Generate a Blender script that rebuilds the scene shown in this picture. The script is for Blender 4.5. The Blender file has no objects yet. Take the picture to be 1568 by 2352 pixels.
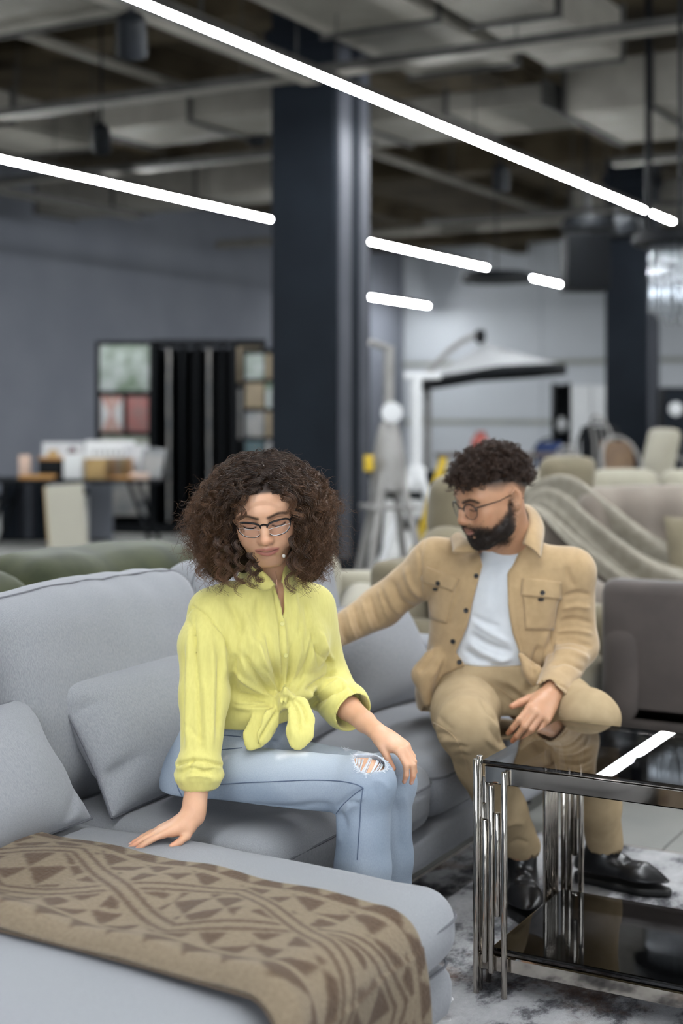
import bpy, bmesh, math, random
import numpy as np
from mathutils import Vector, Matrix
from mathutils.bvhtree import BVHTree

# ---------------------------------------------------------------- camera, world, exposure
SC = bpy.context.scene
COL = SC.collection
CAMZ, YAW, FPX, HORIZON, MIDX = 1.38, math.radians(29.2), 50.0 / 36.0 * 2352.0, 950.0, 784.0
CA, SA = math.cos(YAW), math.sin(YAW)
cam_d = bpy.data.cameras.new('camera')
cam = bpy.data.objects.new('camera', cam_d)
COL.objects.link(cam)
cam.location = (0, 0, CAMZ)
cam.rotation_euler = (math.pi / 2, 0, YAW)
cam_d.sensor_fit = 'VERTICAL'
cam_d.sensor_height = 36.0
cam_d.sensor_width = 24.0
cam_d.lens = 50.0
cam_d.shift_y = -(1176.0 - HORIZON) / 2352.0
cam_d.clip_end = 120
cam_d.dof.use_dof = True
cam_d.dof.focus_distance = 3.2
cam_d.dof.aperture_fstop = 1.9
SC.camera = cam

world = bpy.data.worlds.new('world')
world.use_nodes = True
world.node_tree.nodes['Background'].inputs[0].default_value = (0.75, 0.87, 1.0, 1)
world.node_tree.nodes['Background'].inputs[1].default_value = 0.05
SC.world = world
SC.view_settings.view_transform = 'Standard'
SC.view_settings.look = 'None'
SC.view_settings.gamma = 1.0
SC.view_settings.use_curve_mapping = False
SC.view_settings.exposure = 1.42
LAMP_POWER = 78.0                       # radiance of the linear lamps
SC.cycles.max_bounces = 7
SC.cycles.diffuse_bounces = 2
SC.cycles.glossy_bounces = 4
SC.cycles.transmission_bounces = 6
SC.cycles.transparent_max_bounces = 12
SC.cycles.caustics_reflective = False
SC.cycles.caustics_refractive = False
SC.cycles.sample_clamp_indirect = 4.0
SC.cycles.use_adaptive_sampling = True
SC.cycles.adaptive_threshold = 0.02
SC.cycles.use_denoising = True

# soft frontal fill: unseen area lamp added behind the camera, tinted like daylight
dl = bpy.data.lights.new('front_fill_light', 'AREA')
dl.shape = 'RECTANGLE'; dl.size = 11.0; dl.size_y = 3.0; dl.energy = 240.0; dl.color = (0.86, 0.93, 1.0)
dlo = bpy.data.objects.new('front_fill', dl); COL.objects.link(dlo)
dlo.location = (1.0, -5.9, 1.9); dlo.rotation_euler = (math.radians(90), 0, 0)

random.seed(7)
RNG = np.random.default_rng(11)

# ---------------------------------------------------------------- helpers
def W(l, d, z):                         # camera-aligned floor frame (right, forward, up) -> world
    return Vector((CA * l - SA * d, SA * l + CA * d, z))
def P(px, py, d):                       # a spot seen at (px, py) standing d metres away
    return W((px - MIDX) / FPX * d, d, CAMZ - (py - HORIZON) / FPX * d)
def Cp(px, py, d):                      # the same in the camera-aligned frame
    return np.array(((px - MIDX) / FPX * d, d, CAMZ - (py - HORIZON) / FPX * d))
def c2w(V):
    V = np.asarray(V, dtype=np.float64)
    return np.stack([CA * V[:, 0] - SA * V[:, 1], SA * V[:, 0] + CA * V[:, 1], V[:, 2]], 1)

MATS = {}
def mat(name, col, rough=0.6, metal=0.0, spec=0.5, col2=None, nscale=6.0, ndet=3.0, nmix=1.0, stretch=None,
        bump=None, bscale=200.0, bdist=0.002, sheen=0.0, coat=0.0, emit=None, attr=None, lo=0.35, hi=0.65, subsurf=0.0, alpha=None):
    if name in MATS: return MATS[name]
    m = bpy.data.materials.new(name); m.use_nodes = True
    nt = m.node_tree; N = nt.nodes; L = nt.links
    b = N['Principled BSDF']
    c4 = tuple(col) + (1,)
    b.inputs['Base Color'].default_value = c4
    b.inputs['Roughness'].default_value = rough
    b.inputs['Metallic'].default_value = metal
    b.inputs['Specular IOR Level'].default_value = spec
    if sheen: b.inputs['Sheen Weight'].default_value = sheen; b.inputs['Sheen Roughness'].default_value = 0.5
    if coat: b.inputs['Coat Weight'].default_value = coat
    if subsurf:
        b.inputs['Subsurface Weight'].default_value = subsurf
        b.inputs['Subsurface Radius'].default_value = (1.0, 0.35, 0.2)
        b.inputs['Subsurface Scale'].default_value = 0.004
    if emit is not None:
        b.inputs['Emission Color'].default_value = tuple(emit[0]) + (1,)
        b.inputs['Emission Strength'].default_value = emit[1]
    tc = N.new('ShaderNodeTexCoord')
    src = tc.outputs['Object']
    if stretch:
        mp = N.new('ShaderNodeMapping'); mp.inputs['Scale'].default_value = stretch
        L.new(src, mp.inputs[0]); src2 = mp.outputs[0]
    else: src2 = src
    base = None
    if attr:
        a = N.new('ShaderNodeAttribute'); a.attribute_name = attr; base = a.outputs['Color']
        L.new(base, b.inputs['Base Color'])
    if col2 is not None:
        n = N.new('ShaderNodeTexNoise'); n.inputs['Scale'].default_value = nscale; n.inputs['Detail'].default_value = ndet
        L.new(src2, n.inputs['Vector'])
        r = N.new('ShaderNodeMapRange'); r.inputs[1].default_value = lo; r.inputs[2].default_value = hi
        L.new(n.outputs['Fac'], r.inputs[0])
        mx = N.new('ShaderNodeMix'); mx.data_type = 'RGBA'
        if attr:
            mx.blend_type = 'MULTIPLY'
            L.new(base, mx.inputs[6]); mx.inputs[7].default_value = tuple(col2) + (1,)
        else:
            mx.inputs[6].default_value = c4; mx.inputs[7].default_value = tuple(col2) + (1,)
        L.new(r.outputs[0], mx.inputs[0]); L.new(mx.outputs[2], b.inputs['Base Color'])
    if bump:
        n2 = N.new('ShaderNodeTexNoise'); n2.inputs['Scale'].default_value = bscale; n2.inputs['Detail'].default_value = 2.0
        L.new(src2 if stretch else src, n2.inputs['Vector'])
        bp = N.new('ShaderNodeBump'); bp.inputs['Strength'].default_value = bump; bp.inputs['Distance'].default_value = bdist
        L.new(n2.outputs['Fac'], bp.inputs['Height']); L.new(bp.outputs[0], b.inputs['Normal'])
    MATS[name] = m
    return m

def smoked_glass(name, tint, rough=0.0, ior=1.5, tintmix=1.0):
    if name in MATS: return MATS[name]
    m = bpy.data.materials.new(name); m.use_nodes = True
    nt = m.node_tree; N = nt.nodes; L = nt.links
    N.remove(N['Principled BSDF'])
    tr = N.new('ShaderNodeBsdfTransparent'); tr.inputs[0].default_value = tuple(tint) + (1,)
    gl = N.new('ShaderNodeBsdfGlossy'); gl.inputs['Roughness'].default_value = rough
    fr = N.new('ShaderNodeFresnel'); fr.inputs[0].default_value = ior
    mx = N.new('ShaderNodeMixShader')
    ge = N.new('ShaderNodeNewGeometry'); iv = N.new('ShaderNodeMath'); iv.operation = 'SUBTRACT'; iv.inputs[0].default_value = 1.0
    ml = N.new('ShaderNodeMath'); ml.operation = 'MULTIPLY'       # only the face the light enters by mirrors it
    L.new(ge.outputs['Backfacing'], iv.inputs[1]); L.new(iv.outputs[0], ml.inputs[0]); L.new(fr.outputs[0], ml.inputs[1])
    L.new(ml.outputs[0], mx.inputs[0]); L.new(tr.outputs[0], mx.inputs[1]); L.new(gl.outputs[0], mx.inputs[2])
    L.new(mx.outputs[0], N['Material Output'].inputs[0])
    MATS[name] = m
    return m

def link(name, me, m=None, parent=None, smooth=False, kind=None, loc=None):
    o = bpy.data.objects.new(name, me); COL.objects.link(o)
    if m is not None:
        for mm in (m if isinstance(m, (list, tuple)) else [m]): me.materials.append(mm)
    if parent is not None: o.parent = parent
    if loc is not None: o.location = loc
    if smooth:
        me.polygons.foreach_set('use_smooth', np.ones(len(me.polygons), dtype=bool))
    if kind: o['kind'] = kind
    return o
def tag(o, label, cat, group=None):
    o['label'] = label; o['category'] = cat
    if group: o['group'] = group
    return o
def thing(name, label, cat, loc=(0, 0, 0), rz=0.0, group=None):
    o = bpy.data.objects.new(name, None); COL.objects.link(o)
    o.location = loc; o.rotation_euler = (0, 0, rz); o.empty_display_size = 0.1
    return tag(o, label, cat, group)
def struct(o): o['kind'] = 'structure'; return o
def copy_tree(o, parent=None):
    c = o.copy(); COL.objects.link(c)
    c.parent = parent
    for ch in list(o.children): copy_tree(ch, c)
    return c

class MB:                                # collects shapes into one mesh
    def __init__(s): s.bm = bmesh.new()
    def box(s, c, size, rot=None, bevel=0.0, seg=1):
        r = bmesh.ops.create_cube(s.bm, size=1.0); vs = r['verts']
        for v in vs: v.co = Vector((v.co.x * size[0], v.co.y * size[1], v.co.z * size[2]))
        if bevel > 0:
            es = list({e for v in vs for e in v.link_edges})
            rr = bmesh.ops.bevel(s.bm, geom=es, offset=bevel, segments=seg, affect='EDGES', profile=0.5)
            vs = list({v for v in rr['verts']} | {v for v in vs if v.is_valid})
        M = Matrix.Translation(Vector(c))
        if rot is not None: M = M @ rot.to_4x4()
        for v in vs: v.co = M @ v.co
        return s
    def tube(s, pts, r, n=10, caps=True, r2=None):
        pts = [Vector(p) for p in pts]
        k = len(pts); rings = []
        up = None
        for i, p in enumerate(pts):
            t = (pts[min(i + 1, k - 1)] - pts[max(i - 1, 0)]).normalized()
            if up is None:
                up = Vector((0, 0, 1)) if abs(t.z) < 0.9 else Vector((1, 0, 0))
            a = t.cross(up).normalized(); b = a.cross(t).normalized(); up = b
            rr = r[i] if isinstance(r, (list, tuple)) else (r if r2 is None else r + (r2 - r) * i / (k - 1))
            rings.append([s.bm.verts.new(p + (a * math.cos(2 * math.pi * j / n) + b * math.sin(2 * math.pi * j / n)) * rr) for j in range(n)])
        for i in range(k - 1):
            for j in range(n):
                s.bm.faces.new((rings[i][j], rings[i][(j + 1) % n], rings[i + 1][(j + 1) % n], rings[i + 1][j]))
        if caps:
            s.bm.faces.new(list(reversed(rings[0]))); s.bm.faces.new(rings[-1])
        return s
    def lathe(s, prof, c=(0, 0, 0), n=20, rot=None):
        c = Vector(c); rings = []
        for (r, z) in prof:
            ring = []
            for j in range(n):
                a = 2 * math.pi * j / n
                v = Vector((r * math.cos(a), r * math.sin(a), z))
                if rot is not None: v = rot @ v
                ring.append(s.bm.verts.new(c + v))
            rings.append(ring)
        for i in range(len(rings) - 1):
            for j in range(n):
                s.bm.faces.new((rings[i][j], rings[i][(j + 1) % n], rings[i + 1][(j + 1) % n], rings[i + 1][j]))
        s.bm.faces.new(list(reversed(rings[0]))); s.bm.faces.new(rings[-1])
        return s
    def prism(s, poly, a, b, axis='z'):   # polygon in two axes, extruded from a to b
        def mk(p, t):
            if axis == 'z': return Vector((p[0], p[1], t))
            if axis == 'y': return Vector((p[0], t, p[1]))
            return Vector((t, p[0], p[1]))
        A = [s.bm.verts.new(mk(p, a)) for p in poly]; B = [s.bm.verts.new(mk(p, b)) for p in poly]
        n = len(poly)
        for i in range(n): s.bm.faces.new((A[i], A[(i + 1) % n], B[(i + 1) % n], B[i]))
        s.bm.faces.new(list(reversed(A))); s.bm.faces.new(B)
        return s
    def build(s, name, m, parent=None, smooth=False, kind=None, loc=None):
        bmesh.ops.recalc_face_normals(s.bm, faces=s.bm.faces)
        me = bpy.data.meshes.new(name); s.bm.to_mesh(me); s.bm.free()
        o = link(name, me, m, parent, False, kind, loc)
        if smooth:
            me.polygons.foreach_set('use_smooth', np.ones(len(me.polygons), dtype=bool))
            try: me.set_sharp_from_angle(angle=math.radians(40))
            except Exception: pass
        return o

def np_mesh(name, V, Fq, m, parent=None, smooth=True, kind=None):
    V = np.asarray(V, dtype=np.float32); Fq = np.asarray(Fq, dtype=np.int32)
    me = bpy.data.meshes.new(name)
    k = Fq.shape[1]
    me.vertices.add(len(V)); me.vertices.foreach_set('co', V.ravel())
    me.loops.add(Fq.size); me.loops.foreach_set('vertex_index', Fq.ravel())
    me.polygons.add(len(Fq)); me.polygons.foreach_set('loop_start', np.arange(0, Fq.size, k, dtype=np.int32))
    me.update(calc_edges=True)
    return link(name, me, m, parent, smooth, kind)
def set_col(o, rgb):
    me = o.data
    a = me.color_attributes.new('tone', 'FLOAT_COLOR', 'POINT')
    c = np.ones((len(me.vertices), 4), dtype=np.float32); c[:, :3] = rgb
    a.data.foreach_set('color', c.ravel())

def sheet_faces(nu, nv, closed_u=False):
    i = np.arange(nu - (0 if closed_u else 1)); j = np.arange(nv - 1)
    I, J = np.meshgrid(i, j, indexing='ij'); I = I.ravel(); J = J.ravel(); I2 = (I + 1) % nu
    return np.stack([I * nv + J, I2 * nv + J, I2 * nv + J + 1, I * nv + J + 1], 1)

def wob(V, amp, freq, seed):              # smooth pseudo-random displacement from a few sine waves
    r = np.random.default_rng(seed); out = np.zeros(len(V))
    for _ in range(7):
        k = r.normal(size=3); k = k / np.linalg.norm(k) * freq * r.uniform(0.5, 1.6)
        out += np.sin(V @ k + r.uniform(0, 6.28)) * r.uniform(0.4, 1.0)
    return out / 3.0 * amp

def cushion(name, m, size, parent=None, rad=0.05, bulge=(0.0, 0.0, 0.03), n=22, loc=(0, 0, 0), rot=None, wr=0.003, seed=1, shape=None, sag=0.0):
    """rounded, puffed upholstery block with softly uneven faces"""
    bm = bmesh.new(); bmesh.ops.create_cube(bm, size=2.0)
    bmesh.ops.subdivide_edges(bm, edges=bm.edges[:], cuts=n, use_grid_fill=True)
    me = bpy.data.meshes.new(name); bm.to_mesh(me); bm.free()
    V = np.empty(len(me.vertices) * 3, dtype=np.float32); me.vertices.foreach_get('co', V); V = V.reshape(-1, 3).astype(np.float64)
    V = np.sign(V) * (np.abs(V) ** 0.85)                              # more vertices near the edges
    h = np.array(size) / 2; r = min(rad, h.min() * 0.98)
    Q = V * h; core = h - r
    Cc = np.clip(Q, -core, core); D = Q - Cc
    ln = np.linalg.norm(D, axis=1); ok = ln > 1e-9
    D[ok] = D[ok] / ln[ok][:, None] * r
    O = Cc + D
    u = O / h
    for ax in range(3):
        a, b = [i for i in range(3) if i != ax]
        O[:, ax] += np.sign(V[:, ax]) * bulge[ax] * np.clip(1 - u[:, a] ** 2, 0, 1) * np.clip(1 - u[:, b] ** 2, 0, 1) * np.abs(u[:, ax]) ** 2
    nrm = D.copy(); nl = np.linalg.norm(nrm, axis=1); nrm[nl > 0] /= nl[nl > 0][:, None]
    O += nrm * (wob(O, wr, 14.0, seed) + wob(O, wr * 0.5, 37.0, seed + 5))[:, None]
    if sag: O[:, 2] -= sag * np.clip(u[:, 2], 0, 1) * np.exp(-(u[:, 0] ** 2 + u[:, 1] ** 2) * 2)
    if shape is not None: O = shape(O, u)
    me.vertices.foreach_set('co', O.astype(np.float32).ravel()); me.update()
    o = link(name, me, m, parent, True, None, loc)
    if rot is not None: o.rotation_euler = rot
    return o

def pillow(name, m, w, h, t, parent=None, n=40, seed=1, pinch=0.05, dents=()):
    """knife-edge throw pillow in its own x (width) / z (height) plane, y is thickness"""
    u = np.linspace(-1, 1, n); Uu, Vv = np.meshgrid(u, u, indexing='ij'); Uu = np.sin(Uu * math.pi / 2); Vv = np.sin(Vv * math.pi / 2)
    prof = np.clip((1 - np.abs(Uu) ** 2.6), 0, 1) ** 0.55 * np.clip((1 - np.abs(Vv) ** 2.6), 0, 1) ** 0.55
    x = Uu * w / 2 * (1 - pinch * (1 - Uu ** 2) * 0 - pinch * (1 - Vv ** 2) * np.abs(Uu) ** 3)
    z = Vv * h / 2 * (1 - pinch * (1 - Uu ** 2) * np.abs(Vv) ** 3)
    out = []
    for sgn in (1, -1):
        y = sgn * prof * t / 2
        V = np.stack([x.ravel(), y.ravel(), z.ravel()], 1)
        edge = (1 - prof.ravel())
        V[:, 1] += sgn * (wob(V, 0.004, 25.0, seed + (sgn > 0)) + wob(V, 0.006, 48.0, seed + 9) * np.clip(edge * 2 - 0.7, 0, 1)) * np.clip(prof.ravel() * 4, 0, 1)
        for (du, dv, ang, ln, amp) in dents:
            dx = (Uu.ravel() - du) * w / 2; dz = (Vv.ravel() - dv) * h / 2
            a = dx * math.cos(ang) + dz * math.sin(ang); b = -dx * math.sin(ang) + dz * math.cos(ang)
            V[:, 1] -= sgn * amp * np.exp(-(a / ln) ** 2 - (b / 0.012) ** 2) * np.clip(prof.ravel() * 3, 0, 1)
        out.append(V)
    F1 = sheet_faces(n, n); F2 = F1[:, ::-1] + n * n
    V = np.concatenate(out); o = np_mesh(name, V, np.concatenate([F1[:, ::-1], F2[:, ::-1]]), m, parent)
    bm = bmesh.new(); bm.from_mesh(o.data); bmesh.ops.remove_doubles(bm, verts=bm.verts, dist=0.0004)
    bmesh.ops.recalc_face_normals(bm, faces=bm.faces); bm.to_mesh(o.data); bm.free()
    # welt running round the edge
    return o
def pillow_seam(parent, m, w, h, pinch=0.05, r=0.0035):
    t = np.linspace(-1, 1, 14); pts = []
    def pt(U, Vv): return (U * w / 2 * (1 - pinch * (1 - Vv ** 2) * abs(U) ** 3), 0, Vv * h / 2 * (1 - pinch * (1 - U ** 2) * abs(Vv) ** 3))
    for a in t[:-1]: pts.append(pt(a, -1))
    for a in t[:-1]: pts.append(pt(1, a))
    for a in t[::-1][:-1]: pts.append(pt(a, 1))
    for a in t[::-1]: pts.append(pt(-1, a))
    return MB().tube(pts, r, 6, False).build('seam', m, parent, True)
# ---------------------------------------------------------------- the room
XL, YB, XR, YF, ZC = -15.6, 31.0, 13.0, -6.0, 5.35
m_floor = mat('pale_stone', (0.33, 0.33, 0.31), 0.4, col2=(0.27, 0.273, 0.26), nscale=2.5, bump=0.05, bscale=30)
m_joint = mat('floor_joint', (0.12, 0.12, 0.115), 0.8, col2=(0.09, 0.09, 0.09))
m_wallg = mat('grey_paint', (0.185, 0.195, 0.225), 0.8, spec=0.2, col2=(0.165, 0.175, 0.205), nscale=1.2, bump=0.15, bscale=40)
m_wallw = mat('white_panel', (0.58, 0.605, 0.635), 0.6, spec=0.2, col2=(0.54, 0.565, 0.595), nscale=0.8)
m_band = mat('panel_band', (0.38, 0.385, 0.34), 0.6, col2=(0.33, 0.34, 0.31), nscale=3)
m_concr = mat('raw_concrete', (0.085, 0.068, 0.044), 0.9, spec=0.1, col2=(0.042, 0.033, 0.021), nscale=1.6, ndet=6, bump=0.3, bscale=12)
m_dark = mat('charcoal_paint', (0.010, 0.0135, 0.019), 0.7, spec=0.12, col2=(0.008, 0.0105, 0.015), nscale=2)
m_black = mat('black_metal', (0.005, 0.006, 0.008), 0.6, spec=0.15, col2=(0.004, 0.005, 0.006), nscale=8)
m_galv = mat('galvanised_sheet', (0.255, 0.24, 0.212), 0.65, 0.15, spec=0.25, col2=(0.20, 0.186, 0.163), nscale=3.0, ndet=5)
m_galvd = mat('dull_steel', (0.075, 0.072, 0.068), 0.6, 0.3, spec=0.2, col2=(0.05, 0.05, 0.047), nscale=6)
m_lamp = mat('lamp_diffuser', (0.9, 0.9, 0.9), 0.5, emit=((0.93, 0.97, 1.0), LAMP_POWER))
m_steel = mat('polished_steel', (0.52, 0.48, 0.43), 0.08, 1.0, col2=(0.45, 0.415, 0.37), nscale=14)

fl = struct(MB().box(((XL + XR) / 2, (YB + YF) / 2, -0.06), (XR - XL, YB - YF, 0.1)).build('floor', m_joint))
TS = 1.2
x0, y0 = -1.31 - TS * 12, 5.0 - TS * 5
tm = None
nt = 0
for i in range(15):
    for j in range(14):
        cx, cy = x0 + (i + 0.5) * TS, y0 + (j + 0.5) * TS
        if tm is None:
            t = MB().box((0, 0, -0.006), (TS - 0.006, TS - 0.006, 0.012), bevel=0.002).build('tile', m_floor, fl); tm = t.data
        else:
            t = bpy.data.objects.new('tile', tm); COL.objects.link(t); t.parent = fl
        t.location = (cx, cy, random.uniform(-0.0006, 0.0004))
xa, xb, ya, yb = x0, x0 + 15 * TS, y0, y0 + 14 * TS
mb = MB()
for i in range(-1, 24):
    for j in range(-5, 27):
        cx, cy = x0 + (i + 0.5) * TS, y0 + (j + 0.5) * TS
        if (xa < cx < xb and ya < cy < yb) or not (XL < cx < XR and YF < cy < YB): continue
        mb.box((cx, cy, -0.006), (TS - 0.006, TS - 0.006, 0.012))
mb.build('outer_tile', m_floor, fl, kind='stuff')

ce = struct(MB().box(((XL + XR) / 2, (YB + YF) / 2, ZC + 0.1), (XR - XL, YB - YF, 0.2)).build('ceiling', m_concr))
for y in (2.6, 10.9, 19.4, 27.5):
    MB().box(((XL + XR) / 2, y, ZC - 0.2), (XR - XL - 0.02, 0.5, 0.42), bevel=0.01).build('ceiling_beam', m_concr, ce)
for x in (-12.5, -9.4, -6.3, -2.2, 2.0):
    MB().box((x, (YB + YF) / 2, ZC - 0.12), (0.3, YB - YF - 0.02, 0.26), bevel=0.01).build('ceiling_joist', m_concr, ce)
struct(MB().box((XL - 0.1, (YB + YF) / 2, ZC / 2), (0.2, YB - YF, ZC)).build('wall_left', m_wallg))
wb = struct(MB().box(((XL + XR) / 2, YB + 0.15, ZC / 2), (XR - XL + 0.4, 0.2, ZC)).build('wall_far', m_wallw))
for i in range(8):
    xx = XL + (i + 0.5) * (XR - XL) / 8
    for (z0, z1) in ((0.0, 1.12), (1.24, 2.5), (2.64, 3.9), (3.95, ZC)):
        MB().box((xx, YB + 0.03, (z0 + z1) / 2), ((XR - XL) / 8 - 0.02, 0.05, z1 - z0 - 0.01), bevel=0.006).build('panel', m_wallw, wb)
for z in (1.18, 2.57):
    MB().box(((XL + XR) / 2, YB + 0.02, z), (XR - XL, 0.07, 0.11), bevel=0.01).build('rail', m_band, wb)
struct(MB().box((XR + 0.1, (YB + YF) / 2, ZC / 2), (0.2, YB - YF, ZC)).build('wall_right', m_wallw))
wf = MB()
wf.box(((XL + XR) / 2, YF - 0.1, 4.45), (XR - XL, 0.2, 1.8)).box((-10.2, YF - 0.1, 1.77), (10.8, 0.2, 3.55)).box((10.2, YF - 0.1, 1.77), (5.6, 0.2, 3.55)).box((1.3, YF - 0.1, 0.15), (12.2, 0.2, 0.3))
struct(wf.build('wall_near', m_wallg))
wn = struct(MB().box((1.3, YF - 0.1, 1.92), (12.2, 0.012, 3.24)).build('window_1', smoked_glass('window_glass', (0.9, 0.95, 0.95))))
for k in range(5):
    MB().box((-4.7 + k * 3.0, YF - 0.1, 1.92), (0.08, 0.1, 3.24), bevel=0.01).build('window_frame', m_black, wn)
bl = struct(MB().box((XL + 0.02, (YB + YF) / 2, 0.06), (0.03, YB - YF, 0.12), bevel=0.005).build('baseboard_left', m_dark))

def column(x, y, s):
    o = struct(MB().box((x, y, ZC / 2), (s, s, ZC), bevel=0.015).build('column', m_dark))
    m2 = mat('column_strip', (0.045, 0.049, 0.06), 0.5, spec=0.2, col2=(0.06, 0.064, 0.078), nscale=2)
    MB().box((x + s / 2 + 0.01, y - s * 0.27, ZC / 2 - 0.1), (0.024, s * 0.32, ZC - 0.3), bevel=0.006).build('corner_guard', m2, o)
    MB().box((x + s / 2 + 0.01, y + s * 0.27, ZC / 2 - 0.1), (0.024, s * 0.26, ZC - 0.3), bevel=0.006).build('corner_guard', m2, o)
    MB().box((x, y, 0.07), (s + 0.05, s + 0.05, 0.14), bevel=0.01).build('plinth', m_dark, o)
    MB().box((x, y, ZC - 0.7), (s + 0.08, s + 0.08, 0.16), bevel=0.01).build('collar', m_dark, o)
    return o
column(-6.31, 10.92, 0.65)
column(-6.19, 19.46, 0.6)

# linear lamps hung in rows under the services
def linear_lamp(x, ya, yb, z, label, group='white linear lamps hung in rows', under=None):
    t = thing('linear_lamp', label, 'ceiling lamp', (x, (ya + yb) / 2, z), 0, group)
    n = yb - ya
    MB().box((0, 0, 0.03), (0.050, n, 0.062), bevel=0.004).build('housing', m_galvd, t)
    MB().box((0, 0, -0.004), (0.040, n - 0.01, 0.018), bevel=0.005, seg=2).build('diffuser', m_lamp, t)
    k = max(2, int(n / 2.5))
    for i in range(k + 1):
        yy = -n / 2 + 0.15 + i * (n - 0.3) / k
        zt = ZC if under is None or not (under[0] < yy + (ya + yb) / 2 < under[1]) else under[2]
        MB().tube([(0, yy, 0.07), (0, yy, zt - z - 0.02)], 0.006, 6).build('hanger', m_galvd, t)
    return t
LZ = 3.93
linear_lamp(-5.37, 1.5, 17.55, LZ, 'long white linear lamp crossing from the top edge in front of the dark column', under=(1.9, 11.9, 4.47))
linear_lamp(-5.37, 17.58, 18.6, LZ, 'short white linear lamp just past the end of the longest lamp')
linear_lamp(-9.9, 3.0, 22.9, LZ, 'white linear lamp running behind the dark column towards the hanging disc lamp')
linear_lamp(-9.9, 24.9, 28.0, LZ, 'short white linear lamp beside the black hanging box')
linear_lamp(-14.6, 26.0, 30.3, LZ, 'lowest white linear lamp right of the dark column near the far wall')
for (x, a, b, lb) in ((-0.84, -3.0, 12.0, 'white linear lamp hanging right above the chaise, out of the picture'), (3.7, -3.0, 14.0, 'white linear lamp two rows right of the longest lamp'),
                      (8.2, -3.0, 16.0, 'white linear lamp in the row nearest the right wall'), (-0.84, 14.5, 26.0, 'white linear lamp in the far half of the second row'), (3.7, 17.0, 28.0, 'white linear lamp in the far half of the third row')):
    linear_lamp(x, a, b, LZ, lb)

# services under the slab
def duct(axis, a0, a1, b0, b1, z0, z1, label, step=1.35, m=None, flange=True):
    c = ((a0 + a1) / 2, (b0 + b1) / 2)
    cen = (c[1], c[0], (z0 + z1) / 2) if axis == 'y' else (c[0], c[1], (z0 + z1) / 2)
    t = thing('air_duct', label, 'duct', cen)
    ln = a1 - a0; w = b1 - b0; h = z1 - z0
    n = max(1, round(ln / step)); s = ln / n
    for i in range(n):
        p = -ln / 2 + (i + 0.5) * s
        sz = (w, s - 0.02, h) if axis == 'y' else (s - 0.02, w, h)
        MB().box((0, p, 0) if axis == 'y' else (p, 0, 0), sz, bevel=0.012).build('duct_section', m or m_galv, t)
    for i in range(n + 1):
        p = -ln / 2 + i * s
        sz = (w + 0.07, 0.045, h + 0.07) if axis == 'y' else (0.045, w + 0.07, h + 0.07)
        MB().box((0, p, 0) if axis == 'y' else (p, 0, 0), sz, bevel=0.004).build('flange', m_galvd, t)
    for i in range(0, n + 1, 2):
        p = -ln / 2 + i * s
        for sg in (-1, 1):
            q = (sg * (w / 2 + 0.05), p) if axis == 'y' else (p, sg * (w / 2 + 0.05))
            MB().tube([(q[0], q[1], -h / 2 - 0.05), (q[0], q[1], ZC - cen[2] - 0.01)], 0.008, 6).build('hanger_rod', m_galvd, t)
    return t
duct('y', 2.0, 11.8, -5.84, -4.82, 4.5, 4.97, 'wide square air duct above the longest lamp, ending in mid ceiling', 1.6)
duct('y', 4.0, 12.2, -4.66, -3.98, 4.52, 4.97, 'narrower air duct beside the widest one at the top of the picture', 1.5)
duct('x', -8.2, -5.05, 13.1, 14.4, 4.42, 4.62, 'flat air duct crossing behind the dark column top', 1.2)
duct('x', -4.95, -3.2, 13.4, 15.2, 4.35, 4.85, 'pale air duct block at the upper right above the lamp end', 0.9)
duct('y', 5.2, 9.2, -9.6, -7.2, 4.62, 5.0, 'broad pale air duct in the upper corner over the black spotlight', 2.0)
duct('y', 8.0, 12.5, -11.2, -10.0, 4.35, 4.65, 'air duct over the second lamp at the picture edge', 1.4)
duct('x', -9.4, -7.0, 11.6, 12.6, 4.3, 4.55, 'short air duct left of the dark column top', 1.2)
duct('x', -14.5, -10.1, 16.5, 17.4, 4.42, 4.95, 'long air duct crossing above the grey wall', 1.3)
duct('x', -7.5, 1.0, 20.5, 21.3, 4.25, 4.8, 'distant air duct crossing between the two columns', 1.3)
duct('y', 15.9, 20.3, -2.9, -2.3, 4.42, 4.9, 'air duct running away at the far right of the ceiling', 1.6)

def cable_tray(p0, p1, w, z, label):
    p0 = Vector((p0[0], p0[1], z)); p1 = Vector((p1[0], p1[1], z)); dv = p1 - p0; ln = dv.length; a = math.atan2(dv.y, dv.x)
    t = thing('cable_tray', label, 'cable tray', (p0 + p1) / 2, a)
    for s in (-1, 1): MB().box((0, s * w / 2, 0.03), (ln, 0.012, 0.07)).build('side_rail', m_galvd, t)
    b = MB()
    b.box((0, 0, 0), (ln, w - 0.02, 0.008)); b.build('tray_bed', m_galv, t)
    for i in range(3): MB().tube([(-ln / 2 + 0.05, -w / 3 + i * w / 3, 0.025), (0, -w / 3 + i * w / 3 + 0.01, 0.027), (ln / 2 - 0.05, -w / 3 + i * w / 3, 0.025)], 0.014, 6).build('cable', m_black, t)
    n = max(2, int(ln / 2.2))
    for i in range(n + 1):
        x = -ln / 2 + 0.1 + i * (ln - 0.2) / n
        MB().tube([(x, w / 2 + 0.01, 0), (x, w / 2 + 0.01, ZC - z - 0.01)], 0.007, 6).build('hanger_rod', m_galvd, t)
cable_tray((-5.98, 2.0), (-5.98, 10.2), 0.16, 4.12, 'long cable tray running beside the longest lamp')
cable_tray((-9.6, 10.42), (1.0, 10.42), 0.22, 4.24, 'cable tray crossing in front of the dark column top')
cable_tray((-12.2, 12.8), (-6.8, 12.8), 0.2, 4.1, 'cable tray crossing above the grey wall')
cable_tray((-5.2, 15.6), (1.5, 15.6), 0.2, 4.2, 'cable tray crossing behind the pale duct block')
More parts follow.
